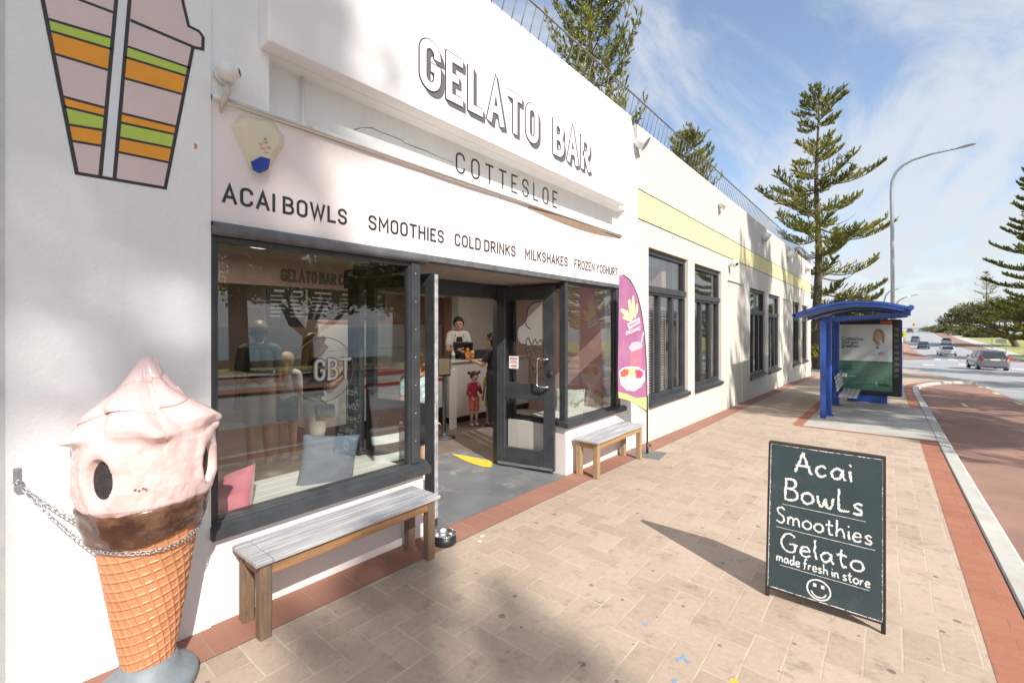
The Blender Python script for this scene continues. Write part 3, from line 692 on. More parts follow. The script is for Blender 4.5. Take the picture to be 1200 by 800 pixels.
name_sign('GELATO', ga.y + .01, gc.y - .05, zb, zt); name_sign('BAR', ba.y, bb.y - .05, zb, zt)
mb = MB(); a, b = fx(534, 180, -.12), fx(653, 241, -.12); zt_, zb_ = fx(534, 177, -.12).z, fx(534, 202, -.12).z
letters(mb, 'COTTESLOE', a.y, b.y, zb_, zt_, .095, WF(-.1195), gap=.42, tx=.095); mb.build('lettering', M['ink'], shop, fix=False)
for txt, u0, u1, gp in (('ACAI BOWLS', 260, 406.5, .15), ('SMOOTHIES', 431.5, 520, .15), ('COLD DRINKS', 532.5, 604, .15), ('MILKSHAKES', 615, 665, .15), ('FROZEN YOGHURT', 673, 723.5, .15)):
    mb = MB(); letters(mb, txt, fx(u0, 250).y, fx(u1, 300).y, 2.347, 2.456, .15, WF(.0015), gap=gp, tx=.15); mb.build('lettering', M['ink'], sb, fix=False)
# painted milkshake cup on the left wall (one painted part per colour)
def lp(p0, p1, v=None, t=None): return (p0[0] + (p1[0] - p0[0]) * t, p0[1] + (p1[1] - p0[1]) * t)
mural = None
def paint(mb, pts, X, d=.0012): mb.prism([fx(u, v, X) for u, v in pts], (d, 0, 0))
Ls, S1, S2, Rt = ((46, -20), (90, 203)), ((138, -20), (117.5, 207)), ((153.5, -20), (134, 211)), ((228, 56), (193.5, 220.5))
yL = [22, 36, 63, 113, 125, 146, 165, 203]; yS1 = [45, 58, 83, 127, 137, 153, 171.5, 207]
yS2 = [54, 67, 91.5, 132.5, 143.5, 161, 178, 211]; yR = [80, 90, 111.5, 149, 158, 174, 191, 220.5]
def onl(l, v): t = (v - l[0][1]) / (l[1][1] - l[0][1]); return lp(l[0], l[1], t=t)
mats7 = ['mg', 'mo', 'mp', 'mo', 'mg', 'mo', 'mp']
XW = .0122
mp_ = MB(); paint(mp_, [onl(Ls, -18), onl(S1, -18), onl(S1, 45), onl(Ls, 22)], XW)
paint(mp_, [onl(S2, -18), (214, -18), (214, 0), (221, 31), (237, 42), (238, 58), (226, 56), onl(Rt, 80), onl(S2, 54)], XW)
mural = mp_.build('cup_mural', M['mp'], wall)
band = {'mg': 'green_band', 'mo': 'orange_band', 'mp': 'pink_band'}
for k in range(7):
    for (la, ya, lb, yb) in ((Ls, yL, S1, yS1), (S2, yS2, Rt, yR)):
        mb = MB(); paint(mb, [onl(la, ya[k]), onl(lb, yb[k]), onl(lb, yb[k + 1]), onl(la, ya[k + 1])], XW); mb.build(band[mats7[k]], M[mats7[k]], mural)
mb = MB(); paint(mb, [onl(S1, -18), onl(S2, -18), onl(S2, 211), onl(S1, 207)], XW); mb.build('straw', M['mw'], mural)
mb = MB(); fr = WF(XW); zi = [0]
def ln(pts, w=.0075, closed=False):
    ribbon(mb, [Vector((fx(u, v, XW).y, fx(u, v, XW).z)) for u, v in pts], w, fr, .0005, .0016 + .00015 * (zi[0] % 7), closed); zi[0] += 1
ln([onl(Ls, -18), (90, 203), (193.5, 220.5), (226, 56)]); ln([onl(S1, -18), (117.5, 207)]); ln([onl(S2, -18), (134, 211)])
ln([(213, -12), (214, 2), (221, 31), (233, 37), (238, 44), (237.5, 58), (228, 56), (152.5, 24)]); ln([(93, 0), (134, 15.5)], .006); ln([(60, -16), (93, 0)], .006)
for k in range(7):
    ln([onl(Ls, yL[k]), onl(S1, yS1[k])], .0055); ln([onl(S2, yS2[k]), onl(Rt, yR[k])], .0055)
mb.build('outline', M['ink'], mural, fix=False)

# a crack in the band under the sign, rust spots, the groove at the far left of the wall
mb = MB(); ck = [fx(u, v, -.12) for u, v in ((415, 153), (424, 149), (436, 151), (447, 155), (461, 160), (470, 164), (474, 168), (486, 172), (500, 177), (512, 183), (524, 188), (531, 190))]
ribbon(mb, [Vector((p.y, p.z + random.Random(k).uniform(-.006, .006))) for k, p in enumerate(ck)], .003, WF(-.1198), 0, .0006, rough=.5, rnd=random.Random(2)); mb.build('crack', mat('crack_line', (.20, .18, .16), .9), shop, fix=False)
mb = MB(); mb.box(.012, .0145, .10, .124, -.2, 4.6); mb.build('joint', mat('old_joint', (.55, .56, .56), .9, .1, 8), shop)
mb = MB(); ribbon(mb, [Vector((fx(u, v, .0125).y, fx(u, v, .0125).z)) for u, v in ((228, 168.5), (229.5, 170), (229, 173.5), (228.3, 174.5))], .006, WF(.0123), 0, .0006, rough=.5, rnd=random.Random(3)); mb.build('rust_spot', mat('rust', (.52, .25, .08), .9), shop, fix=False)

# window and door frames
mb = MB()
mb.grid(lambda i, j: (.0 + (-.09, .028, .034, .034, .026, .006, -.09)[j], (.886, 2.413)[i], 2.232 + (-.002, -.002, -.016, -.042, -.058, -.070, -.072)[j]), 2, 7, smooth=False)
mb.box(-.09, .018, 2.413, 5.866, 2.180, 2.2315, .004)
mb.build('head_frame', M['charcoal2'], shop)
def window(y0, y1, zs0, zs1, zh, jl, jr, sy0, sy1):
    mb = MB()
    mb.box(-.09, -.004, y0, y0 + jl, zs1, zh, .003); mb.box(-.09, -.004, y1 - jr, y1, zs1, zh, .003)
    mb.box(-.075, -.02, y0 + jl, y1 - jr, zh - .03, zh, .002); mb.box(-.075, -.02, y0 + jl, y0 + jl + .018, zs1, zh - .03); mb.box(-.075, -.02, y1 - jr - .018, y1 - jr, zs1, zh - .03)
    w = mb.build('window', M['charcoal'], shop)
    mb = MB(); mb.prism([(-.10, sy0, zs0 + .012), (.05, sy0, zs0), (.05, sy0, zs0 + .052), (.03, sy0, zs0 + .06), (-.02, sy0, zs1), (-.10, sy0, zs1)], (0, sy1 - sy0, 0))
    mb.box(-.02, .008, sy0 + .03, sy1 - .04, zs0 + .06, zs1 - .008, .003); mb.build('sill', M['charcoal'], w)
    mb = MB(); mb.box(-.052, -.044, y0 + jl + .004, y1 - jr - .004, zs1 - .01, zh - .01); mb.build('pane', M['glass'], w)
    return w
w1 = window(.886, 2.347, .483, .575, 2.158, .022, .085, .878, 2.416)
w2 = window(4.468, 5.866, .483, .56, 2.178, .055, .12, 4.43, 5.972)
mb = MB()                                   # screws and paint chips along the mullions
for k in range(7):
    for yy in (2.30,):
        mb = MB(); mb.ball((-.003, yy, .75 + k * .22), .006, 8, sc=(.6, 1, 1)); mb.build('screw', M['galv'], w1)
# etched logo on the big window: ring and GBT
mb = MB(); c = fx(380, 433, -.043); fr = WF(-.0435)
ringp = [Vector((c.y + .215 * math.cos(t * math.pi / 24), c.z + .215 * math.sin(t * math.pi / 24))) for t in range(48)]
ribbon(mb, ringp, .0026, fr, 0, .0012, True)
for txt, u0, u1 in (('G', 368.5, 381), ('B', 384, 396), ('T', 398, 411)):
    letters(mb, txt, fx(u0, 430, -.043).y, fx(u1, 430, -.043).y, c.z - .075, c.z + .075, .16, fr, tx=.16, grow=.004)
mb.build('logo', mat('frosted_vinyl', (.035, .03, .034), .6), w1, fix=False)
mb = MB()
for txt, u0, u1 in (('G', 368.5, 381), ('B', 384, 396), ('T', 398, 411)):
    letters(mb, txt, fx(u0, 430, -.043).y, fx(u1, 430, -.043).y, c.z - .075, c.z + .075, .16, WF(-.0405), tx=.16, grow=-.004)
mb.build('logo_fill', mat('logo_grey', (.15, .135, .13), .6), w1, fix=False)

# door recess: jambs, header, soffit
mb = MB(); mb.box(-.98, -.88, 2.25, 4.58, 2.0, 2.17, .004); mb.box(-.98, -.86, 2.29, 2.375, -.2, 2.0, .003); mb.box(-.98, -.89, 4.30, 4.58, -.2, 2.0, .003)
mb.build('door_frame', M['charcoal'], shop)
mb = MB(); mb.box(-.98, -.09, 2.347, 4.468, 2.172, 2.23); mb.build('soffit', mat('soffit_board', (.34, .29, .25), .8, .12, 5, stains=[((.2, .16, .13), .5, .55, .75, 3)]), shop)
# side panes of the door recess (windows return along the recess)
for yy in (2.30, 4.50):
    mb = MB(); mb.box(-.85, -.10, yy, yy + .05, .483, .55, .003); mb.box(-.85, -.10, yy, yy + .05, 2.1, 2.172, .003); mb.box(-.86, -.80, yy, yy + .05, .55, 2.1)
    f_ = mb.build('side_window', M['charcoal'], shop)
    mb = MB(); mb.box(-.80, -.10, yy + .02, yy + .028, .54, 2.11); mb.build('pane', M['glass2'], f_)
def door_leaf(A, B, z0, z1, rects, w, swap=1):
    A, B = Vector((A[0], A[1], 0)), Vector((B[0], B[1], 0)); d = (B - A); L = d.length; d.normalize(); n = Vector((-d.y, d.x, 0)) * swap
    m4 = Matrix.Translation(A) @ Matrix((d, n, Vector((0, 0, 1)))).transposed().to_4x4()
    mb = MB(); s0, s1 = rects[0][0], rects[0][1]
    mb.box(0, s0, -w / 2, w / 2, z0, z1, .003, mat=m4); mb.box(s1, L, -w / 2, w / 2, z0, z1, .003, mat=m4)
    zs = [z0] + [z for r in sorted(rects, key=lambda r: r[2]) for z in (r[2], r[3])] + [z1]
    for a, b in zip(zs[0::2], zs[1::2]): mb.box(s0, s1, -w / 2 + .002, w / 2 - .002, a, b, .002, mat=m4)
    o = mb.build('door', M['charcoal'], shop)
    for r in rects:
        mb = MB(); mb.box(r[0] - .005, r[1] + .005, -.004, .004, r[2] - .005, r[3] + .005, mat=m4); mb.build('pane', M['glass2'], o)
    return o, m4, L
DA, DB = (-.868, 4.262), (-.123, 4.425)
V = lambda u, v: vp(u, v, DA, DB)
s0, s1 = V(592.3, 400)[0], V(637.6, 400)[0]
zr = [(s0, s1, V(620, 448.8)[1], V(620, 351.5)[1]), (s0, s1, V(615, 525.5)[1], V(615, 467.3)[1])]
dr, dm, dL = door_leaf(DA, DB, -.035, 2.135, zr, .045, -1)
def dpt(s, z, off=.03): return dm @ Vector((s, off, z))
# pull handle, lock, notice and the ice cream drawn on the glass
hs, hz0 = V(632.5, 452); hs2, hz1 = V(632.5, 420); he = V(645, 436)[0]
nd = 1 if (dm @ Vector((0, 1, 0)) - dm @ Vector((0, 0, 0))).dot(Vector((0, -1, 0))) > 0 else -1
mb = MB(); o1 = .025 * nd; o2 = .085 * nd
mb.tube([dm @ Vector(p) for p in ((he, o1, hz1), (he, o2 * .8, hz1), (he - .02, o2, hz1), (hs + .02, o2, hz1), (hs, o2, hz1 - .02), (hs, o2, hz0 + .02), (hs + .02, o2, hz0), (he - .02, o2, hz0), (he, o2 * .8, hz0), (he, o1, hz0))], .0125, 10)
mb.build('handle', M['steel'], dr)
mb = MB(); lc = V(646.5, 437); p = dm @ Vector((lc[0], o1, lc[1])); q2 = dm @ Vector((lc[0], .045 * nd, lc[1])); mb.tube([p, q2], .028, 16); mb.tube([q2, dm @ Vector((lc[0], .052 * nd, lc[1]))], .014, 12); mb.build('lock', M['steel'], dr)
DF = lambda off: (lambda a, b, z: dm @ Vector((a, (off + z) * nd, b)))
mb = MB(); a, b = V(597, 417), V(608, 432); mb.prism([dm @ Vector((x, .0075 * nd, z)) for x, z in ((a[0], a[1]), (b[0], a[1]), (b[0], b[1]), (a[0], b[1]))], (dm.to_3x3() @ Vector((0, .001 * nd, 0))))
nt = mb.build('notice', mat('notice_paper', (.62, .72, .72), .6), dr)
mb = MB(); zz_ = b[1]; hh = a[1] - b[1]
for k, (f0, f1, t0, t1) in enumerate(((.08, .92, .74, .88), (.2, .8, .58, .66), (.12, .9, .44, .52), (.2, .84, .16, .30), (.3, .7, .06, .1))):
    mb.prism([dm @ Vector((a[0] + (b[0] - a[0]) * x, .0090 * nd, zz_ + hh * z)) for x, z in ((f0, t0), (f1, t0), (f1, t1), (f0, t1))], (dm.to_3x3() @ Vector((0, .0005 * nd, 0))))
mb.build('notice_print', mat('notice_ink', (.55, .16, .14), .6, .5, 90), nt)
mb = MB(); fr = DF(.0065)
def vl(pts, w=.006): ribbon(mb, [Vector(V(u, v)) for u, v in pts], w, fr, 0, .001)
vl(sm([(618, 404), (610, 402), (606.5, 394), (608, 384), (615, 378), (617.5, 372), (619, 362), (626, 355), (636, 353)])); vl(sm([(617, 378), (617, 381), (622, 385.5)]))
vl(sm([(617, 404), (617, 398), (620, 396), (622, 402), (625, 402), (627, 397), (630, 402), (634, 398), (637, 404)])); vl([(616, 408), (630, 447)], .007); vl(sm([(616, 408), (626, 405), (637, 411)]))
for k in range(4): vl([(617.5 + k * 3.2, 413 + k * 9.5), (637, 405 + k * 13)], .004); vl([(619 + k * 6, 407), (637, 418 + (3 - k) * 9)], .004)
mb.build('ice_cream_drawing', M['ink'], dr, fix=False)
film_mat, fN, fL, fP = new_mat('frosted_film'); fT = fN.new('ShaderNodeBsdfTransparent'); fM = fN.new('ShaderNodeMixShader'); fM.inputs[0].default_value = .14
fP.inputs['Base Color'].default_value = (.66, .70, .68, 1); fL.new(fT.outputs[0], fM.inputs[1]); fL.new(fP.outputs[0], fM.inputs[2]); fL.new(fM.outputs[0], [n for n in fN if n.type == 'OUTPUT_MATERIAL'][0].inputs[0])
mb = MB(); mb.prism([dm @ Vector((*(lambda q: (q[0], .0055 * nd, q[1]))(V(u, v)),)) for u, v in sm([(617, 404), (609, 402), (606.5, 394), (608, 384), (616, 377), (619, 362), (626, 355), (636.5, 353)]) + [Vector((637, 404))]], dm.to_3x3() @ Vector((0, .0006 * nd, 0)))
mb.build('drawing_fill', film_mat, dr)
mb = MB(); mb.box(.02, dL - .02, .022 * nd if nd > 0 else -.026, .026 if nd > 0 else .022 * nd, -.03, .0, mat=dm); mb.build('kick_strip', M['galv'], dr)
EA, EB = (-.868, 2.43), (-.05, fx(511, 400, -.05).y)
dl, em, eL = door_leaf(EA, EB, -.02, 2.10, [(.11, .72, 1.0, 2.0), (.11, .72, .2, .82)], .045, 1)
for zz_ in (.95, .62): mb = MB(); mb.box(eL + .0065, eL + .008, -.008, .008, zz_ - .07, zz_ + .07, mat=em); mb.build('lock_plate', M['galv'], dl)
mb = MB(); mb.box(eL - .002, eL + .006, -.02, .02, .05, 2.09, .001, mat=em); mb.build('edge_strip', mat('worn_edge', (.36, .36, .37), .5, .4, 18), dl)

# inside of the shop
mb = MB()
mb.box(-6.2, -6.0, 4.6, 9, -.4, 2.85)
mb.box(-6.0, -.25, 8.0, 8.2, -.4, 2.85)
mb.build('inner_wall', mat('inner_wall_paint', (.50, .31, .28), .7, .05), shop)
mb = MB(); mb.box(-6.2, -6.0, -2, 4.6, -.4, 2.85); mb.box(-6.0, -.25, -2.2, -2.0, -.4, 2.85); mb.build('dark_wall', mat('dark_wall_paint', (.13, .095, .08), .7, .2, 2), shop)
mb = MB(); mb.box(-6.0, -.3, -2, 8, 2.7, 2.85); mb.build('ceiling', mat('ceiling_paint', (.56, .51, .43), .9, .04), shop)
mb = MB(); mb.box(-6.3, -.25, -6, 8.2, 4.35, 4.55); mb.box(-.32, -.25, 8.2, 26.04, 4.35, 4.45); mb.build('roof', M['concrete'], shop)
mb = MB(); mb.box(-5.999, -5.95, 4.6, 7.9, 1.72, 1.76); mb.build('tile_trim', mat('tile_trim_paint', (.42, .2, .17)), shop)
def tile_mat(name, s, c, jc):
    m, N, L, P = new_mat(name); t = N.new('ShaderNodeTexCoord'); b = N.new('ShaderNodeTexVoronoi'); b.feature = 'DISTANCE_TO_EDGE'; b.inputs['Scale'].default_value = s; b.inputs['Randomness'].default_value = .12
    L.new(t.outputs['Object'], b.inputs['Vector']); r = N.new('ShaderNodeMapRange'); r.inputs['From Min'].default_value = .02; r.inputs['From Max'].default_value = .06; L.new(b.outputs['Distance'], r.inputs[0])
    x = N.new('ShaderNodeMix'); x.data_type = 'RGBA'; L.new(r.outputs[0], x.inputs[0]); x.inputs[6].default_value = (*jc, 1); x.inputs[7].default_value = (*c, 1); L.new(x.outputs[2], P.inputs['Base Color']); P.inputs['Roughness'].default_value = .3; return m
M['tile'] = tile_mat('white_mosaic_tile', 24, (.72, .70, .69), (.42, .40, .40))
mb = MB(); mb.box(-5.995, -5.97, 4.6, 7.9, -.2, 1.72); mb.build('wall_tiles', M['tile'], shop)
mb = MB(); mb.box(-4.62, -4.4, 1.2, 7.9, 2.28, 2.7); mb.build('bulkhead', mat('bulkhead_paint', (.43, .30, .26), .7), shop)
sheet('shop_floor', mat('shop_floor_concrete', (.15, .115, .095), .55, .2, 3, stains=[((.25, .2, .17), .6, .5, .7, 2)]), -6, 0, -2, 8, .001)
MT = mat('blue_grey_floor_paint', (.15, .163, .172), .5, .18, 2.2, .1, 60, stains=[((.42, .42, .42), .55, .56, .72, 3.5), ((.28, .22, .18), .5, .55, .66, 1.7)])
sheet('door_ramp', MT, -1.75, .005, 2.376, 4.466, .006)
mb = MB(); P4 = [gr(u, v, .01) for u, v in ((528, 531), (545, 533.5), (574, 539), (577, 542), (576, 547), (566, 546.5), (548, 541))]
f = mb.bm.faces.new([mb.bm.verts.new(p) for p in P4]); tag(mb.build('floor_marking', M['yelpaint']), kind='structure')
# white timber seats inside the two windows
def window_seat(y0, y1):
    mb = MB()
    for k in range(4): mb.box(-.145 - k * .118 - .112, -.145 - k * .118, y0, y1, .525, .55, .003)
    mb.box(-.6, -.13, y0, y1, .30, .524); return mb.build('window_seat', M['sill_white'], shop)
window_seat(.9, 2.25); window_seat(4.60, 5.86)

# ------------------------------------------------------------------ the long cream building next door
nb = thing('cream_building', 'long cream rendered building with a pale yellow stripe and tall dark windows', 'building', (0, 16, 0))
WIN = [(6.83, 8.65, 2.895, .46), (9.02, 10.85, 2.88, .45), (13.59, 15.57, 2.71, .28), (16.03, 17.98, 2.69, .25), (20.72, 22.60, 2.65, .165), (23.23, 24.98, 2.605, .13)]
mb = MB(); Y0, Y1 = 6.42, 26.04; X0 = -.30
edges = [Y0] + [y for w in WIN for y in (w[0], w[1])] + [Y1]
for a, b in zip(edges[0::2], edges[1::2]):
    if b - a > 1.5 and a > 10:
        m0, m1 = a + (b - a) * .18, b - (b - a) * .30; zt_ = 2.74 - (a - 10.85) * .012
        mb.box(X0, 0, a, m0, -1.2, 4.66); mb.box(X0, 0, m1, b, -1.2, 4.66); mb.box(X0, 0, m0, m1, zt_, 4.66); mb.box(X0, -.035, m0, m1, -1.2, zt_)
    else: mb.box(X0, 0, a, b, -1.2, 4.66)
for a, b, zt_, zs in WIN:
    mb.box(X0, 0, a, b, zt_, 4.66); mb.box(X0, 0, a, b, -1.2, zs)
mb.box(-14, X0, 25.8, Y1, -1.2, 4.66)
cw = mb.build('wall', M['cream'], nb)
mb = MB(); mb.box(0, .003, Y0 + .003, Y1, 3.275, 3.70); st = mb.build('stripe', M['yellow'], cw)
mb = MB(); mb.box(0, .005, Y0 + .004, Y1, 3.258, 3.275); mb.box(0, .005, Y0 + .004, Y1, 3.70, 3.717); mb.build('stripe_lines', mat('stripe_line', (.09, .085, .075), .7, .2, 8), cw)
mb = MB()
rj = mat('render_joint', (.50, .455, .39), .9)
for yy, z0_, z1_ in ((8.72, -.6, .45), (10.9, -.6, .44), (15.68, -.6, .28), (12.4, -.7, 2.7), (19.2, -.7, 2.6)): mb = MB(); mb.box(0, .002, yy, yy + .012, z0_, z1_); mb.build('joint', rj, cw)
mb = MB(); mb.box(-4.2, -4.0, 6.6, 25.8, -1.2, 3.4); mb.box(-4.0, -.3, 6.6, 6.8, -1.2, 3.4) if False else None
mb.box(-4.0, -.31, 8.2, 25.8, 3.2, 3.4); mb.box(-4.0, -.31, 8.2, 25.8, -1.2, -.2)
mb.build('inner_wall', mat('pale_inner_wall', (.42, .40, .36), .8, .1), nb)
ptm = mat('partition_paint', (.55, .52, .46), .8, .1)
for yy in (10.95, 13.2, 17.99, 20.3): mb = MB(); mb.box(-4.0, -.31, yy, yy + .12, -.2, 3.2); mb.build('partition', ptm, nb)
for i, (a, b, zt_, zs) in enumerate(WIN):
    H = zt_ - zs; tz0, tz1 = zs + H * .715, zs + H * .758
    mb = MB(); X1, X2 = -.15, -.055
    mb.box(X1, X2, a + .003, a + .075, zs + .02, zt_ - .004, .004); mb.box(X1, X2, b - .075, b - .003, zs + .02, zt_ - .004, .004); mb.box(X1, X2 - .004, a + .075, b - .075, zt_ - .085, zt_ - .004, .004)
    mb.box(X1, X2 + .03, a + .02, b - .02, tz0, tz1, .006); mb.box(X1, X2 + .01, a + .05, b - .05, tz0 - .035, tz0 - .004, .004)
    mb.box(X1, X2 - .004, a + .075, b - .075, zs + .02, zs + .10, .004)
    for k in (1, 2):
        yy = a + (b - a) * k / 3; mb.box(X1 + .01, X2 - .006, yy - .045, yy + .045, zs + .10, tz0 - .035, .004)
    for yy in (a + .075, b - .11): mb.box(X1 + .012, X2 - .015, yy, yy + .035, zs + .10, tz0 - .035, .003)
    w = mb.build('window', M['charcoal2'] if False else M['charcoal'], nb)
    mb = MB(); mb.prism([(-.15, a - .005, zs - .05), (.05, a - .005, zs - .065), (.055, a - .005, zs - .01), (-.04, a - .005, zs + .022), (-.15, a - .005, zs + .03)], (0, b - a + .02, 0)); mb.build('sill', M['charcoal'], w)
    mb = MB(); mb.box(-.112, -.104, a + .06, b - .06, zs + .06, zt_ - .06); mb.build('pane', M['glass'], w)
    mb = MB(); mb.box(-.16, -.02, a - .002, b + .002, zt_ - .003, zt_ + .012); mb.build('lintel_edge', mat('rusty_lintel', (.50, .36, .22), .8, .2, 10), w)
    if i in (0, 1, 3):
        mb = MB(); fr_ = .66 if i == 0 else .4; n = int((tz0 - zs) / .045)
        for k in range(n): 
            z = zs + .08 + k * .045; mb.quad((-.20, a + .08, z), (-.235, a + .08, z + .022), (-.235, a + (b - a) * fr_, z + .022), (-.20, a + (b - a) * fr_, z))
        mb.build('blind', mat('blind_slats', (.52, .51, .47), .5, .06), w, fix=False)

# railing along the roof edge, leaning out a little: 100 nearest balusters each a part, the rest one part
rl = thing('roof_railing', 'thin galvanised railing leaning out along the flat roof edge', 'railing', (0, 3, 4.7))
mb = MB(); mb.tube([(.055, 1.0, 4.985), (.055, 26.0, 4.985)], .011, 6); mb.build('handrail', M['railsteel'], rl)
mb = MB(); mb.tube([(-.002, 0, 4.66), (.053, .06, 4.985)], .0055, 5); b0 = mb.build('baluster', M['railsteel'], rl)
b0.location = b0.location; base_y = 1.4; b0.location.y += base_y
for k in range(1, 100):
    c = b0.copy(); COL.objects.link(c); c.parent = rl; c.location.y = b0.location.y + k * .148
mb = MB()
y = base_y + 100 * .148
while y < 25.9: mb.tube([(-.002, y, 4.66), (.053, y + .06, 4.985)], .0055, 4); y += .148
tag(mb.build('balusters', M['railsteel'], rl), kind='stuff')

# fittings on the walls
def flood(name, lab, u, v, r, X=0.0):
    p = fx(u, v, X); t = thing(name, lab, 'floodlight', tuple(p), 'floodlights along the cream wall')
    ax = Vector((.75, .28, -.58)).normalized(); c = p + Vector((.11, 0, 0))
    mb = MB(); mb.tube([c - ax * r * .9, c - ax * r * .75, c - ax * r * .3, c + ax * r * .55], [r * .35, r * .8, r * 1.0, r * 1.02], 20); mb.tube([c + ax * r * .52, c + ax * r * .72], [r * 1.1, r * 1.1], 20, smooth=False); mb.build('lamp_housing', M['plasticw'], t)
    mb = MB(); mb.tube([c + ax * r * .722, c + ax * r * .74], [r * .95, r * .95], 20, smooth=False); mb.build('lens', mat('floodlight_lens', (.30, .31, .32), .15), t)
    mb = MB(); mb.box(p.x + .001, p.x + .03, p.y - r * .4, p.y + r * .4, p.z - r * 1.5, p.z - r * .2, .004); mb.tube([p + Vector((.02, 0, -r)), c - ax * r * .5], .018, 8); mb.build('bracket', M['plasticg'], t)
flood('wall_floodlight', 'large round white floodlight beside the end of the white shop wall', 744, 168, .10)
flood('wall_floodlight', 'round floodlight above the yellow stripe over the blank bay of the cream wall', 842, 240, .10)
flood('wall_floodlight', 'round grey floodlight high on the shadow-streaked part of the cream wall', 893, 278, .13)
flood('wall_floodlight', 'small floodlight near the roof edge above the last pair of windows', 922.5, 298.5, .15)
flood('wall_floodlight', 'floodlight at the far roof corner of the cream building beside the pine', 944, 314, .15)
def dome_cam(name, lab, p, r, d):
    t = thing(name, lab, 'camera', tuple(p)); d = Vector(d).normalized()
    c = p + Vector((r * 1.35, 0, 0))
    mb = MB(); mb.tube([p + Vector((.001, 0, 0)), p + Vector((r * .35, 0, 0))], [r * .95, r * .8], 20); mb.ball(c, r, 20); mb.tube([c, p], r * .6, 14); mb.build('housing', M['plasticw'], t)
    mb = MB(); e = c + d * r * .55; mb.tube([e, c + d * r * 1.08], [r * .62, r * .52], 18); mb.build('lens_tube', M['plasticw'], t)
    mb = MB(); mb.tube([c + d * r * 1.081, c + d * r * 1.09], [r * .40] * 2, 18); mb.tube([c + d * r * 1.0905, c + d * r * 1.12], [r * .2, r * .12], 10); mb.build('lens', M['black'], t)
    return t
p = fx(263, 92, .012)
t = dome_cam('security_camera', 'white dome security camera at the top corner of the pink sign board', fx(262, 90, .012), .052, (.55, .75, .1))
mb = MB(); mb.tube([p + Vector((.05, 0, -.05)), p + Vector((.05, .0, -.09)), fx(261, 122, .03), fx(259, 132, .02)], [.016, .016, .014, .006], 10); mb.build('cable', mat('grubby_cable', (.55, .48, .42), .6, .2, 20), t)
dome_cam('security_camera', 'small pale security camera under the yellow stripe between two windows', fx(854, 309, 0), .09, (.6, -.5, -.3))
# conduit on the sign band
cdt = thing('conduit', 'thin white painted conduit running down below the sign box', 'conduit', tuple(fx(354, 120, -.09)))
mb = MB(); a = fx(355, 78, -.1); b = fx(353, 148, -.06); mb.tube([(a.x, a.y, 3.293), (a.x, a.y, 3.05), (-.03, b.y, 2.96), (.04, b.y, 2.925)], .011, 8)
mb.build('pipe', M['white'], cdt)
mb = MB(); mb.tube([(.03, .95, 2.918), (.034, 2.2, 2.916), (.03, 4.0, 2.915), (.03, 5.85, 2.914)], .010, 6); mb.ball((.04, b.y, 2.92), .02, 10); mb.build('cable_run', mat('painted_cable', (.62, .58, .53), .7, .15, 9, .2, 40), cdt)
# alarm box
P2 = lambda u, v, X=0: fx(u, v, X)
ab = thing('alarm_box', 'cream diamond shaped alarm box with a blue tip on the pink sign board', 'alarm', tuple(P2(303, 170)))
out = [(270, 149), (281, 134), (320, 142), (333, 160), (332, 172), (313, 203), (293, 198)]
inn = [(289, 149), (292, 138), (318, 146), (327, 160), (326, 168), (314, 187), (305, 184)]
mb = MB(); n = len(out); A_ = [mb.bm.verts.new(P2(u, v, .0015)) for u, v in out]; B_ = [mb.bm.verts.new(P2(u, v, .06)) for u, v in inn]
for k in range(n): mb.bm.faces.new((A_[k], A_[(k + 1) % n], B_[(k + 1) % n], B_[k]))
mb.bm.faces.new(B_); bmesh.ops.bevel(mb.bm, geom=[e for e in mb.bm.edges], offset=.004, segments=2, affect='EDGES')
body = mb.build('case', mat('yellowed_plastic', (.68, .62, .45), .45, .06, 8, stains=[((.5, .42, .26), .4, .58, .75, 14)]), ab)
mb = MB(); mb.prism([P2(u, v, .052) for u, v in ((293.5, 190), (304.5, 184), (316, 187), (313.5, 199), (304, 203.5), (297, 200))], (.012, 0, 0)); mb.build('blue_tip', mat('blue_lens', (.03, .06, .33), .3), ab)
mb = MB(); mb.tube([P2(311, 163, .058), P2(311, 163, .066)], .004, 8); mb.build('screw', M['black'], ab)
mb = MB()
for k, (u, v, w_) in enumerate(((305, 169, 5), (311, 167, 6), (308, 174, 7), (315, 173, 5), (312, 179, 5))): mb.prism([P2(u - w_ * .5, v - 1.5, .0605), P2(u + w_ * .5, v - 1, .0605), P2(u + w_ * .4, v + 2, .0605), P2(u - w_ * .3, v + 1.4, .0605)], (.001, 0, 0))
mb.build('faded_print', mat('faded_red_print', (.62, .36, .27), .6), ab)

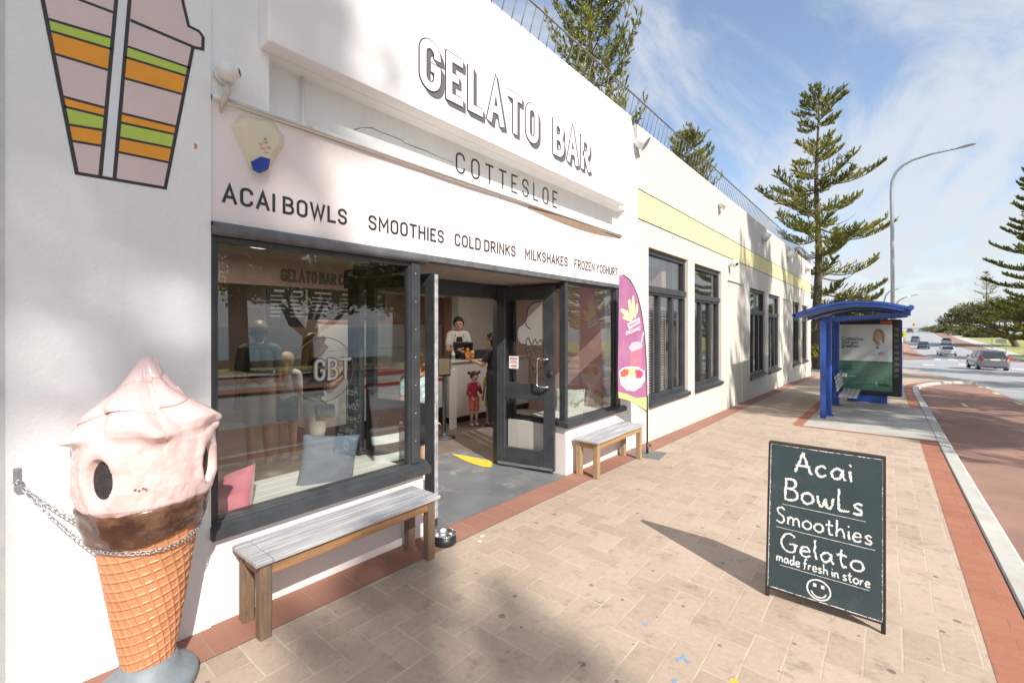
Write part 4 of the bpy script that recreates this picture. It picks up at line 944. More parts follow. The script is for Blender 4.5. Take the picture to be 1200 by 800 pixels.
# ------------------------------------------------------------------ benches
def bench(lab, y0, y1, z0, mw, ml, mt):
    t = thing('bench', lab, 'bench', (0.2, (y0 + y1) / 2, z0), 'wooden benches along the shop front')
    x0, x1 = .035, .365; zt_ = .432 + z0 + (.0 if z0 == 0 else 0)
    mb = MB()
    for k in range(3):
        w_ = (x1 - x0) / 3; mb.box(x0 + k * w_ + .001, x0 + (k + 1) * w_ - .001, y0 + .09, y1 - .09, zt_ - .026, zt_, .004)
    mb.box(x0, x1, y0, y0 + .088, zt_ - .026, zt_, .005); mb.box(x0, x1, y1 - .088, y1, zt_ - .026, zt_, .005)
    mb.build('seat', M['greywood'], t)
    lx = (x0 + .02, x1 - .085); ly = (y0 + .03, y1 - .095)
    for x in lx:
        for y in ly:
            mb = MB(); mb.box(x, x + .062, y, y + .062, g(y) + .001, zt_ - .027, .005); mb.build('leg', ml, t)
    mb = MB()
    mb.box(lx[1] + .045, lx[1] + .062 - .004, ly[0] + .063, ly[1] - .001, zt_ - .095, zt_ - .028, .003); mb.build('apron', mw, t)
    mb = MB(); mb.box(lx[0] + .004, lx[0] + .02, ly[0] + .063, ly[1] - .001, zt_ - .095, zt_ - .028, .003); mb.build('apron', mw, t)
    for y in (ly[0] + .004, ly[1] + .04):
        mb = MB(); mb.box(lx[0] + .063, lx[1] - .001, y, y + .018, zt_ - .095, zt_ - .028, .003); mb.build('apron', mw, t)
    return t
bench('long grey-topped timber bench under the big shop window', .975, 2.235, -.005, M['wood'], M['woodleg'], None)
bench('timber bench with lighter brown legs under the small window', 4.57, 5.84, -.08, M['wood2'], M['wood2leg'], None)
# dog bowl
c = gr(521, 636); bw = thing('dog_bowl', 'round steel dog bowl with black outside on the pavement by the door', 'bowl', (c.x, c.y, g(c.y)))
cz = g(c.y) + .003
mb = MB(); mb.lathe([(0, cz), (.088, cz), (.092, cz + .01), (.085, cz + .072), (.0835, cz + .072)], (c.x, c.y, 0), 36); mb.build('outer_shell', M['black'], bw)
mb = MB(); mb.lathe([(.091, cz + .074), (.088, cz + .080), (.080, cz + .077), (.074, cz + .04), (.066, cz + .02), (0, cz + .018)], (c.x, c.y, 0), 36); mb.build('steel_dish', M['steel'], bw)

# ------------------------------------------------------------------ giant ice cream cone
CX_, CY_ = .276, .552
cone = thing('ice_cream_statue', 'giant pink soft serve ice cream cone model on a grey base', 'statue', (CX_, CY_, 0))
zc = lambda v: CAMZ - (v - HOR) * .003869
N1, N2 = 300, 230
def conefn(i, j):
    a = 2 * math.pi * i / N1; t = j / (N2 - 1); z = .135 + t * .65; r = .088 + (.190 - .088) * t ** .92
    # two families of raised ribs crossing on a slant
    h = 0
    u1 = (a * 25 / (2 * math.pi) + t * 5.0) % 1.0; u2 = (z / .043 - a * 4 / (2 * math.pi)) % 1.0
    d1, d2 = min(u1, 1 - u1), min(u2, 1 - u2)
    rib = max(1 - d1 / .17, 0) , max(1 - d2 / .15, 0)
    h = .0062 * max(min(1, rib[0] * 1.7), min(1, rib[1] * 1.7)) + .0016 * (1 - u2)
    return (CX_ + math.cos(a) * (r + h), CY_ + math.sin(a) * (r + h), z)
mb = MB(); mb.grid(conefn, N1, N2, wrap=True)
mb.build('waffle_cone', mat('waffle_paint', (.54, .235, .115), .42, .14, 5, .06, 60, stains=[((.36, .12, .05), .5, .52, .72, 7), ((.70, .45, .30), .5, .62, .70, 22)], coat=.15), cone)
# drooping chocolate sauce band
def sauce(i, j):
    a = 2 * math.pi * i / 96; t = j / 23
    prof = [(.172, .752), (.190, .738), (.206, .742), (.214, .757), (.222, .785), (.231, .815), (.238, .845), (.243, .872), (.240, .892), (.2, .9)]
    k = t * (len(prof) - 1); k0 = min(int(k), len(prof) - 2); f = k - k0
    r = prof[k0][0] * (1 - f) + prof[k0 + 1][0] * f; z = prof[k0][1] * (1 - f) + prof[k0 + 1][1] * f
    w = math.sin(a * 3 + 1.0) * .006 + math.sin(a * 7 + t * 3) * .0035 + noise.noise(Vector((math.cos(a) * 2.4, math.sin(a) * 2.4, t * 5))) * .011
    z += (1 - t) * (.018 * math.sin(a * 2 + .4) + .008 * math.sin(a * 5))
    return (CX_ + math.cos(a) * (r + w), CY_ + math.sin(a) * (r + w), z)
mb = MB(); mb.grid(sauce, 96, 24, wrap=True)
mb.build('sauce_band', mat('chocolate_gloss', (.070, .028, .016), .22, .5, 9, .35, 14, stains=[((.20, .10, .058), .8, .47, .62, 6), ((.40, .34, .30), .5, .68, .75, 18)], coat=.3), cone)
# ice cream: bowl-shaped bottom with wavy skin, twisted peak
HOLES = [(R(-50), 1.03, .052, .092), (R(47), 1.03, .050, .092), (R(172), 1.03, .044, .084)]
def swirl(i, j, na=330, nz=240):
    a = 2 * math.pi * i / na; t = j / (nz - 1); z = .868 + t * (1.527 - .868)
    pr = [(0, .226), (.05, .246), (.16, .258), (.32, .258), (.44, .256), (.50, .250), (.55, .232), (.61, .200), (.70, .142), (.79, .090), (.88, .056), (.94, .037), (.98, .022), (1, .0)]
    for (t0, r0), (t1, r1) in zip(pr, pr[1:]):
        if t <= t1: f = (t - t0) / (t1 - t0); r = r0 + (r1 - r0) * f; break
    x, y = math.cos(a), math.sin(a)
    up = min(1, max(0, (t - .43) / .13)); up = up * up * (3 - 2 * up); fade = 1 - .45 * max(0, (t - .75) / .25)
    n1_ = noise.noise(Vector((x * 1.6, y * 1.6, t * 4)))
    # stacked ropes of soft serve that climb as they go round, each with a few twisted flutes
    cph = (t - .44) * 5.2 - a / (2 * math.pi) + .10 * n1_ + .06 * math.sin(a * 3 + 1)
    cc = cph % 1.0; coil = math.sqrt(max(0, 1 - (2 * cc - 1) ** 2)) - .62
    tw = a * 5 + t * 12 + 1.1 + 1.2 * n1_
    lobe = (abs(math.cos(tw / 2)) ** .8 - .55) * 2
    low = noise.noise(Vector((x * 6, y * 6, z * 13))) * .006 + noise.noise(Vector((x * 15, y * 15, z * 38))) * .0018
    dz = up * (1 - t) * (.05 * math.cos(tw / 2 + .9) - .05 * coil)
    skirt = math.exp(-((t - .50) / .05) ** 2) * .022 * max(0, math.cos(a * 5 + .9 + n1_)) ** 2
    R_ = r * (1 + up * fade * (.13 * lobe + .22 * coil)) + low * (1 - up * .75) + skirt
    for ha, hz, hw, hh in HOLES:                # the hollow side handles
        da = (a - ha + math.pi) % (2 * math.pi) - math.pi
        if abs(da) > .7: continue
        e = math.hypot(da * .256 / hw, (z - hz) / hh)
        if e < 1: R_ -= .034 * (1 - max(0, (e - .78) / .22)) ** .7 if e > .78 else .034
        elif e < 2.0: R_ += .013 * math.sin((e - 1) * math.pi) * (1 if e < 1.5 else 1) * max(0, (2.0 - e))
    lean = .012 * t * t
    return (CX_ + x * R_ + lean, CY_ + y * R_ - lean * .5, z + dz - skirt * .25)
mb = MB(); mb.grid(swirl, 330, 240, wrap=True)
MPK = mat('pink_fibreglass', (.70, .47, .445), .18, .06, 5, .05, 40, stains=[((.72, .57, .545), .7, .45, .62, 3), ((.48, .30, .27), .4, .66, .76, 9)], coat=.35)
ice = mb.build('ice_cream', MPK, cone)
MDK = mat('opening_shade', (.03, .024, .026), .7, .5, 30, .4, 60)
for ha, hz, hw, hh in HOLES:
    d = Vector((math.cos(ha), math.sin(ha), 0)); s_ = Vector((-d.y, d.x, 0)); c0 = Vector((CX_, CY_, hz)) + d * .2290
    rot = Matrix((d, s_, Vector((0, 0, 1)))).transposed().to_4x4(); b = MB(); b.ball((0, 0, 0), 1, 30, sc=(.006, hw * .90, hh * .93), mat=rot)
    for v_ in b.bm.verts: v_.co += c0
    b.build('hollow_shade', MDK, ice)  # dark disc stands in for the shade inside the hollow
# little smiling face marks
mb = MB()
for ay, az in ((-.012, .99), (.004, .985), (.02, .992), (.032, .986)):
    a = R(-20) + ay * 3; r = .268; mb.beam((CX_ + math.cos(a) * r, CY_ + math.sin(a) * r, az), (CX_ + math.cos(a + .03) * r, CY_ + math.sin(a + .03) * r, az + .004), .004, .003)
mb.build('face_marks', M['ink'], ice)
mb = MB(); mb.lathe([(0, .001), (.188, .001), (.190, .045), (.182, .062), (.14, .085), (.112, .115), (.104, .150), (.0, .152)], (CX_, CY_, 0), 48)
mb.build('base_plate', mat('grey_base_paint', (.20, .225, .245), .55, .2, 8, .15, 50, stains=[((.36, .36, .36), .5, .56, .74, 9)]), cone)
# wall bracket, padlock and chain to the cone
h0 = fx(20, 560, .013)
br = thing('wall_bracket', 'small galvanised eye bracket and padlock bolted to the white wall', 'bracket', tuple(h0))
mb = MB(); mb.box(.013, .022, h0.y - .012, h0.y + .012, h0.z - .015, h0.z + .045, .003); mb.tube([h0 + Vector((.01 + .018 * math.sin(k * .35), .014 * math.cos(k * .35), -.014)) for k in range(9)], .0035, 6); mb.tube([(.022, h0.y, h0.z + .03), (.03, h0.y, h0.z + .03)], .008, 8); mb.build('eye_plate', M['galv'], br)
mb = MB(); mb.box(.022, .038, h0.y - .01, h0.y + .018, h0.z - .055, h0.z - .025, .004); mb.tube([Vector((.03, h0.y + .004 + .011 * math.cos(k * math.pi / 8), h0.z - .026 + .02 * math.sin(k * math.pi / 8))) for k in range(9)], .003, 6); mb.build('padlock', M['galv'], br)
mb = MB()
def chain(p, q, n, sag, r=.0022, L=.017, w=.0065):
    p, q = Vector(p), Vector(q); pts = []
    for k in range(n + 1):
        t = k / n; pts.append(p.lerp(q, t) - Vector((0, 0, sag * 4 * t * (1 - t))))
    for k in range(n):
        c_ = (pts[k] + pts[k + 1]) / 2; d = (pts[k + 1] - pts[k]).normalized(); s1 = d.cross(Vector((0, 0, 1))).normalized(); s2 = d.cross(s1)
        s_ = (s1 if k % 2 else s2) * .92 + (s2 if k % 2 else s1) * .35; l = (pts[k + 1] - pts[k]).length * .68
        mb.tube([c_ + d * l * math.cos(a_ * math.pi / 6) + s_ * w * math.sin(a_ * math.pi / 6) for a_ in range(12)], r, 5, closed=True)
hp = h0 + Vector((.022, .014, -.04)); al = R(200); e1 = Vector((CX_ + math.cos(R(230)) * .20, CY_ + math.sin(R(230)) * .20, .745)); e2 = Vector((CX_ + math.cos(R(250)) * .196, CY_ + math.sin(R(250)) * .196, .70))
chain(hp, e1, 18, .012); chain(hp, e2, 19, .02)
ring = [Vector((CX_ + math.cos(R(250 + k * 10)) * (.195), CY_ + math.sin(R(250 + k * 10)) * (.195), .708 + .012 * math.sin(k * .4))) for k in range(29)]
for a_, b_ in zip(ring, ring[1:]): chain(a_, b_, 2, 0)
tag(mb.build('chain', M['galv'], None), 'galvanised chain from the wall bracket around the giant cone', 'chain')

# ------------------------------------------------------------------ chalkboard on the pavement
random.seed(5); rnd = random.Random(11)
X0b, X1b = 2.276, 2.868
board = thing('a_board', 'black A-frame chalkboard listing acai bowls, smoothies and gelato', 'sign', (2.57, 3.38, g(3.38)))
M['slate'] = mat('chalkboard_slate', (.036, .058, .064), .5, .14, 6, .05, 50, stains=[((.13, .15, .155), .45, .56, .75, 5)])
M['chalk'] = mat('chalk_paint', (.78, .77, .74), .9, .08, 60)
M['brownframe'] = mat('dark_brown_frame', (.035, .024, .020), .5, .3, 14)
def board_side(face, yb, yt, zb, zt_, name):
    # face = -1: looks towards -Y ; a runs left to right as read, b up the panel
    dvec = Vector((0, yt - yb, zt_ - zb)); Hh = dvec.length; up = dvec.normalized(); nrm = Vector((0, face * up.z, -face * up.y))
    W = X1b - X0b
    org = Vector((X0b if face < 0 else X1b, yb, zb)); right = Vector((1 if face < 0 else -1, 0, 0))
    fr = lambda a, b, z: org + right * a + up * b + nrm * (.006 + z)
    m4 = Matrix.Translation(org) @ Matrix((right, up, nrm)).transposed().to_4x4()
    mb = MB(); mb.box(.012, W - .012, .05, Hh - .01, -.006, .006, .001, mat=m4); pn = mb.build(name, M['slate'], board)
    mb = MB(); mb.box(0, .012, -.0, Hh, -.012, .009, .002, mat=m4); mb.box(W - .012, W, -.0, Hh, -.012, .009, .002, mat=m4); mb.box(.012, W - .012, Hh - .012, Hh, -.012, .009, .002, mat=m4); mb.box(.012, W - .012, .045, .058, -.012, .008, .002, mat=m4)
    mb.build('frame', M['brownframe'], pn)
    mb = MB(); P_ = lambda sx, ty: (W * sx, Hh * (1 - ty))
    rows = [('Acai', .24, .745, .175, .045, .080), ('Bowls', .15, .835, .362, .230, .080), ('Smoothies', .085, .905, .520, .42, .066), ('Gelato', .13, .845, .690, .575, .076), ('made fresh in store', .095, .885, .765, .705, .066)]
    for txt, s0_, s1_, tb, tt_, tk in [(*r_[:5], r_[5] * 1.2) for r_ in rows]:
        tilt = .012
        fr2 = lambda a, b, z, s0_=s0_: fr(a, b - (a - W * .5) * tilt, z)
        t_ = tk * (1.55 if txt.startswith('made') else (1.25 if txt == 'Smoothies' else 1.05))
        letters(mb, txt.replace('wl', 'wL'), W * s0_, W * s1_, Hh * (1 - tb), Hh * (1 - tt_), t_, fr2, font=CH, gap=.06, z=.0006, rough=.5, rnd=rnd, tx=.10)
    for tb, s0_, s1_ in ((.395, .14, .85), (.548, .09, .92), (.784, .13, .88)):
        ribbon(mb, [Vector((W * (s0_ + (s1_ - s0_) * k / 30), Hh * (1 - tb) + rnd.uniform(-.0006, .0006))) for k in range(31)], .0012, fr, 0, .0007, rough=.4, rnd=rnd)
    cx_, cy_ = W * .475, Hh * .132; r = .058
    ribbon(mb, [Vector((cx_ + r * math.cos(k * math.pi / 20), cy_ + r * .96 * math.sin(k * math.pi / 20))) for k in range(40)], .0042, fr, 0, .0009, True, rough=.2, rnd=rnd)
    ribbon(mb, [Vector((cx_ + .038 * math.cos(k * math.pi / 14), cy_ - .006 + .036 * math.sin(k * math.pi / 14))) for k in range(-13, 0)], .0038, fr, 0, .001, rough=.2, rnd=rnd)
    for sx in (-.02, .02): ribbon(mb, [Vector((cx_ + sx, cy_ + .012)), Vector((cx_ + sx, cy_ + .032))], .0085, fr, 0, .0011)
    mb.build('chalk_writing', M['chalk'], pn, fix=False)
    # worn white edge where the board paint has chipped
    mb = MB()
    for k in range(340):
        s = rnd.random(); e = rnd.choice('lrtbb' if face < 0 else 'lrtb'); w_ = rnd.uniform(.001, .006); l_ = rnd.uniform(.004, .02)
        if e == 'l': a, b = .0125, Hh * (.06 + .9 * s)
        elif e == 'r': a, b = W - .0125 - w_, Hh * (.06 + .9 * s)
        elif e == 't': a, b = W * (.03 + .92 * s), Hh - .0125 - w_
        else: a, b = W * (.03 + .92 * s), .0585
        aw, bh = (w_, l_) if e in 'lr' else (l_, w_)
        z_ = .0003 + (k % 9) * .00004
        mb.quad(fr(a, b, z_), fr(a + aw, b + rnd.uniform(-.001, .001), z_), fr(a + aw * rnd.uniform(.6, 1), b + bh, z_), fr(a + rnd.uniform(0, .001), b + bh * rnd.uniform(.6, 1), z_))
    ribbon(mb, [Vector((.0138, .06)), Vector((.0138, Hh - .0135)), Vector((W - .0138, Hh - .0135)), Vector((W - .0138, .06))], .0010, fr, 0, .0002)
    mb.build('chipped_edge', M['chalk'], pn, fix=False)
    for a in (.002, W - .022):
        mb = MB(); mb.box(a, a + .02, -.004, .048, -.01, .006, .002, mat=m4); mb.build('foot', M['brownframe'], pn)
gz = g(3.3)
board_side(-1, 3.256, 3.372, gz + .004, .905, 'front_panel'); board_side(1, 3.515, 3.398, gz, .905, 'back_panel')
mb = MB(); mb.tube([(X0b + .02, 3.385, .899), (X1b - .02, 3.385, .899)], .006, 8); mb.build('hinge', M['brownframe'], board)

# ------------------------------------------------------------------ feather flag
fp = Vector((.30, 6.075, g(6.08)))
flag = thing('feather_flag', 'magenta feather banner with acai bowl pictures on a square base', 'banner', tuple(fp))
A2, B2 = (.30, 6.075), (.235, 5.33)      # pole, free edge
def fl(u, v):
    s, z = vp(u, v, A2, B2); return s, z
def flp(s, z, o=0.0):
    ex = Vector((B2[0] - A2[0], B2[1] - A2[1], 0)).normalized(); n_ = Vector((ex.y, -ex.x, 0)); n_ = n_ if n_.x > 0 else -n_
    w_ = 0.0
    return Vector((A2[0], A2[1], 0)) + ex * s + n_ * (w_ + o) + Vector((0, 0, z))
Lz = [fl(u, v) for u, v in ((725.5, 323), (725, 360), (724.5, 400), (724, 440), (724.5, 467))]
Rz = sm([fl(u, v) for u, v in ((729.5, 322.5), (738, 329), (746, 345), (751.5, 368), (755.5, 400), (757.5, 440), (757.8, 483))], 6)
rl_ = lerp_line(sorted([(z, s) for s, z in [(p.x, p.y) for p in Rz]])); ll_ = lerp_line(sorted([(z, s) for s, z in Lz]))
ztop = Rz[0].y
zbl, zbr = Lz[-1][1], Rz[-1].y
def flagpt(i, j, o=0.0):                     # i across 0..16 from pole to free edge, j up 0..40
    f = i / 16; t = j / 40
    zb_ = zbr + (zbl - zbr) * f + .035 * math.sin(f * math.pi)
    zz0 = zb_ + (ztop - zb_) * t
    s = rl_(zz0) + (ll_(zz0) - rl_(zz0)) * f
    return flp(s, zz0, o)
M['magenta'] = mat('magenta_fabric', (.36, .125, .255), .7, .07, 4, .1, 120, stains=[((.46, .24, .36), .5, .45, .7, 3)])
mb = MB(); mb.grid(lambda i, j: flagpt(i, j, 0), 17, 41); bn = mb.build('banner', M['magenta'], flag, fix=False)
sol = bn.modifiers.new('thick', 'SOLIDIFY'); sol.thickness = .002
def flat_on(poly, name, m, par, o):          # picture printed on both faces of the banner
    mb = MB()
    for sgn in (1, -1):
        P = [flp(*fl(u, v), .002 + o * 1 if sgn > 0 else -.004 - o) for u, v in poly]
        f = mb.bm.faces.new([mb.bm.verts.new(p) for p in P]); bmesh.ops.triangulate(mb.bm, faces=[f])
    return mb.build(name, m, par, fix=False)
flat_on([(724.3, 459), (734, 461), (745, 466), (757.5, 465), (757.6, 481), (748, 475), (736, 469), (724.6, 466)] , 'green_foot', mat('banner_green', (.45, .50, .22), .7), bn, .0012)
M['lime'] = mat('banner_lime', (.66, .68, .36), .7); M['bowlw'] = mat('banner_white', (.80, .78, .76), .7)
for k, lf in enumerate(([(741, 374), (737, 364), (735.5, 353), (738, 350), (740, 358), (742, 366)], [(741, 374), (733, 371), (726.5, 364), (728, 361), (735, 364), (740, 369)], [(742, 373), (744, 362), (743, 350), (741.5, 345), (740, 352), (740.5, 364)], [(743, 374), (747, 366), (747.5, 357), (746, 355), (744.5, 362), (742.5, 369)], [(741, 376), (736, 376), (729, 373), (731, 370), (737, 371)])):
    flat_on(lf, 'leaf_print', M['lime'], bn, .0010 + k * .0002)
flat_on([(735, 379), (749, 372), (750, 378), (737, 386)], 'name_panel', M['bowlw'], bn, .0012)
flat_on([(737, 380.5), (748, 375), (748.4, 376.5), (737.6, 382.6)], 'name_print', M['magenta'], bn, .0016)
def txt_flag(s, u0, u1, v0, v1, name):
    (s0_, z0_), (s1_, z1_) = fl(u0, v0), fl(u1, v1)
    me = fit_text(s, 0, 1, 0, 1, lambda a, b, z: flp(s0_ + (s1_ - s0_) * a, z0_ + (z1_ - z0_) * a + .05 * b, .0034 + z), .0004, .02)
    o = link_mesh(name, me, M['bowlw'], bn)
txt_flag('ORGANIC', 733, 750, 393, 386, 'lettering')
flat_on([(738, 412), (751.5, 404), (751, 441), (739.5, 441)], 'drink_print', mat('banner_red_drink', (.60, .17, .24), .7), bn, .0011)
flat_on([(736.5, 407), (741, 401), (748, 400), (752.5, 404), (751, 408), (740, 412)], 'drink_froth', mat('banner_pink', (.74, .45, .50), .7), bn, .0014)
flat_on([(750.5, 402), (753.5, 389), (754.3, 389.4), (751.5, 402.6)], 'straw_print', M['bowlw'], bn, .0016)
flat_on([(725, 436), (729, 431), (738, 429), (748, 430), (755, 435), (755.5, 445), (751, 453), (743, 458), (734, 457), (727.5, 450)], 'bowl_print', M['bowlw'], bn, .0013)
flat_on([(726.5, 436), (731, 432), (736, 432), (737, 438), (732, 442), (727, 441)], 'berry_print', mat('banner_red', (.62, .12, .08), .7), bn, .0018)
flat_on([(736, 433), (742, 431), (745, 435), (743, 442), (737, 441)], 'fruit_print', mat('banner_fruit', (.72, .60, .25), .7), bn, .0019)
flat_on([(744, 433), (750, 433), (754, 437), (751, 443), (745, 443)], 'fruit_print', mat('banner_raspberry', (.50, .06, .14), .7), bn, .0020)
mb = MB(); pole = [fp + Vector((0, 0, .02)), Vector((A2[0], A2[1], .7))] + [flp(p.x - .006, p.y + .004) for p in reversed(Rz)]
mb.tube(pole, [.012] * 2 + [.009] * (len(pole) - 2), 8); mb.tube([fp + Vector((0, 0, .02)), fp + Vector((0, 0, .16))], .017, 10); mb.build('pole', M['blackmetal'], flag)
mb = MB(); m4 = Matrix.Translation(fp) @ Matrix.Rotation(R(8), 4, 'Z'); mb.box(-.21, .21, -.21, .21, .001, .008, .001, mat=m4); mb.build('base_plate', mat('steel_base_plate', (.14, .145, .14), .5, .3, 8, .2, 40), flag)
mb = MB(); mb.tube([fp + Vector((.02, .02, .13)), fp + Vector((.045, .03, .13))], .018, 8); mb.build('knob', M['black'], flag)

# ------------------------------------------------------------------ bus shelter
sh = thing('bus_shelter', 'blue steel bus shelter with arched roof, slatted seat and advertising panel', 'bus shelter', (2.2, 13.2, g(13.2)))
RY0, RY1 = 11.25, 15.55
def arch(x, dz=0):                       # roof height across the street
    t = (x - 1.33) / (3.2 - 1.33); return 1.90 + .10 * t + .20 * (1 - (2 * t - 1.0) ** 2) + dz
mb = MB(); xs = [1.33 + (3.2 - 1.33) * k / 20 for k in range(21)]
mb.grid(lambda i, j: (xs[i], (RY0, RY0, RY1, RY1, RY0)[j], arch(xs[i]) + (.02, -.035, -.035, .02, .02)[j]), 21, 5, smooth=False)
rf = mb.build('roof', M['blue'], sh)
mb = MB(); mb.grid(lambda i, j: (xs[i + 2], (RY0 + .12, RY1 - .12)[j], arch(xs[i + 2]) - .0385), 17, 2, smooth=True); mb.build('roof_lining', mat('roof_lining_grey', (.40, .39, .37), .6, .1), rf)
for yy in (RY0 + .03, (RY0 + RY1) / 2, RY1 - .06):
    mb = MB(); mb.tube([(x, yy, arch(x) - .07) for x in xs], .03, 6); mb.build('roof_rib', M['blue'], rf)
mb = MB(); mb.tube([(3.2, RY0 - .02, arch(3.2) + .01), (3.2, RY1, arch(3.2) + .01)], .05, 10); mb.tube([(1.33, RY0, arch(1.33)), (1.33, RY1, arch(1.33))], .035, 8); mb.build('gutter', M['blue'], rf)
for yy in (12.0, 14.0):
    mb = MB(); mb.prism([(1.75, yy - .04, 1.86), (1.90, yy - .04, 1.76), (3.22, yy - .04, 1.87), (3.22, yy - .04, 1.94)], (0, .08, 0)); mb.build('roof_arm', M['blue'], sh)
    mb = MB(); mb.box(1.765, 1.935, yy - .085, yy + .085, g(yy) - .02, 1.84, .02, seg=2); mb.box(1.73, 1.97, yy - .13, yy + .13, g(yy) - .005, g(yy) + .012, .003); mb.build('post', M['blue'], sh)
for (ya, yb) in ((11.42, 11.9), (12.1, 13.9), (14.1, 15.1)):
    xa = 1.83; z0_, z1_ = g(13) + .16, 1.72
    mb = MB()
    if ya < 11.5: mb.box(xa - .05, xa + .05, ya, ya + .06, g(ya) - .01, z1_ + .04, .004)
    else: mb.box(xa - .02, xa + .02, ya, ya + .05, z0_, z1_, .003)
    mb.box(xa - .02, xa + .02, yb - .05, yb, z0_, z1_, .003); mb.box(xa - .02, xa + .02, ya + .05, yb - .05, z1_ - .05, z1_, .003); mb.box(xa - .02, xa + .02, ya + .05, yb - .05, z0_, z0_ + .05, .003)
    fr_ = mb.build('glass_frame', M['blue'], sh)
    mb = MB(); mb.box(xa - .005, xa + .005, ya + .045, yb - .045, z0_ + .045, z1_ - .045); mb.build('pane', glass_mat('shelter_glass', 1.5, (.80, .86, .84)), fr_)
SB = mat('galvanised_slats', (.50, .51, .50), .45, .1, 10, metal=.4)
st_ = MB()
for k in range(4): st_.box(2.03 + k * .085, 2.03 + k * .085 + .07, 12.25, 13.95, .115, .14, .004)
seat_ = st_.build('seat', SB, sh)
st_ = MB()
for k in range(4):
    z = .24 + k * .085; st_.box(2.0 - k * .012, 2.022 - k * .012, 12.25, 13.95, z, z + .07, .004)
st_.build('backrest', SB, sh)
for yy in (12.5, 13.7): st_ = MB(); st_.beam((1.9, yy, .09), (2.34, yy, .10), .05, .03); st_.beam((1.94, yy, .1), (1.985, yy, .56), .05, .03); st_.build('seat_bracket', M['blue'], sh)
# advertising panel at the far end
PX0, PX1, PY = 1.765, 3.135, 15.28
mb = MB(); mb.box(PX0, PX1, PY, PY + .22, -.14, 1.845, .02, seg=2); pnl = mb.build('ad_panel', M['black'], sh)
mb = MB(); mb.box(PX1 - .002, PX1 + .02, PY + .02, PY + .20, -.12, 1.82, .004); mb.build('panel_edge', M['blue'], pnl)
mb = MB(); mb.box(2.02, 2.86, PY + .02, PY + .2, g(PY) - .02, -.142, .005); mb.build('plinth', M['blue'], sh)
QX0, QX1, QZ0, QZ1 = 1.82, 2.955, -.02, 1.715
fp_ = lambda a, b, z: Vector((QX0 + (QX1 - QX0) * a, PY - .004 - z, QZ0 + (QZ1 - QZ0) * b))
def pposter(pts, m, name, z, par):
    mb = MB(); f = mb.bm.faces.new([mb.bm.verts.new(fp_(a, b, z)) for a, b in pts]); bmesh.ops.triangulate(mb.bm, faces=[f])
    f2 = mb.build(name, m, par, fix=False)
    for p in f2.data.polygons:
        if p.normal.y > 0: p.flip()
    return f2
psk = mat('printed_skin', (.62, .40, .30), .5); ppl = mat('poster_paper', (.74, .75, .70), .45, .04, 2)
po = pposter([(0, 0), (1, 0), (1, 1), (0, 1)], ppl, 'poster', .0, pnl)
pposter([(0, 0), (1, 0), (1, .445), (0, .445)], mat('poster_green', (.07, .20, .135), .4, .1, 2), 'green_field', .0010, po)
pw = mat('poster_coat_white', (.78, .79, .80), .5)
pposter(sm([(.50, .447), (.55, .56), (.66, .66), (.74, .70), (.80, .685), (.93, .64), (.985, .52), (.985, .447)]), pw, 'printed_coat', .0014, po)
pposter([(.70, .70), (.74, .645), (.80, .70), (.79, .73), (.71, .73)], psk, 'printed_neck', .0018, po)
pposter([(.705, .665), (.735, .625), (.765, .665), (.74, .655)], mat('printed_navy', (.03, .03, .10), .5), 'printed_shirt', .0020, po)
pposter(sm([(.655, .75), (.66, .85), (.70, .92), (.77, .935), (.84, .90), (.865, .82), (.86, .75), (.83, .72), (.80, .79), (.74, .70), (.70, .73), (.655, .75)]), mat('printed_hair', (.36, .22, .11), .5), 'printed_hair', .0022, po)
pposter([(.755 + .052 * math.cos(k * .314), .815 + .075 * math.sin(k * .314)) for k in range(20)], psk, 'printed_face', .0025, po)
pposter([(.735, .775), (.76, .768), (.785, .778), (.76, .782)], mat('printed_smile', (.80, .70, .66), .5), 'printed_smile', .0028, po)
pposter([(.64, .555), (.72, .545), (.82, .56), (.90, .58), (.90, .56), (.82, .54), (.72, .525), (.64, .53)], mat('printed_fold', (.62, .63, .66), .5), 'printed_sleeves', .0018, po)
pposter([(.74, .575), (.84, .585), (.845, .555), (.76, .545)], psk, 'printed_hand', .0022, po)
ptx = mat('poster_dark_text', (.045, .06, .055), .5); pwh = mat('poster_white_text', (.74, .75, .73), .5)
for s, a0, a1, b0, b1, m in (('Cottesloe', .065, .475, .755, .812, ptx), ('just got', .065, .385, .683, .752, ptx), ('greener.', .065, .425, .625, .682, ptx), ('See lifestyle', .075, .34, .345, .372, pwh), ('more with less', .075, .355, .305, .330, pwh), ('ACTON', .49, .675, .085, .112, pwh), ('belle', .765, .935, .078, .125, pwh)):
    me = fit_text(s, a0, a1, b0, b1, lambda a, b, z: fp_(a, b, .0015 + abs(z)), .0004, .018 if m is ptx or s == 'belle' else 0); link_mesh('lettering', me, m, po)
pposter([(.715, .07), (.722, .07), (.722, .14), (.715, .14)], pwh, 'rule', .002, po)
pposter([(.08, .185), (.18, .185), (.18, .245), (.08, .245)], pwh, 'panel', .002, po); pposter([(.2, .2), (.34, .2), (.34, .206), (.2, .206)], pwh, 'rule', .002, po)
mb = MB(); mb.box(QX0, QX1, PY - .012, PY - .008, QZ0, QZ1); mb.build('pane', glass_mat('poster_glass', 1.35), pnl)
mb = MB(); mb.box(2.72, 2.95, PY - .006, PY + .002, 1.735, 1.805, .003); mb.build('stop_label', mat('orange_label', (.70, .13, .03), .5), pnl)
mb = MB()
for k in range(9): mb.box(3.0, 3.09, PY - .004, PY - .001, .35 + k * .15, .35 + k * .15 + .085)
mb.build('timetable', mat('timetable_print', (.10, .095, .09), .5, .5, 60), pnl)

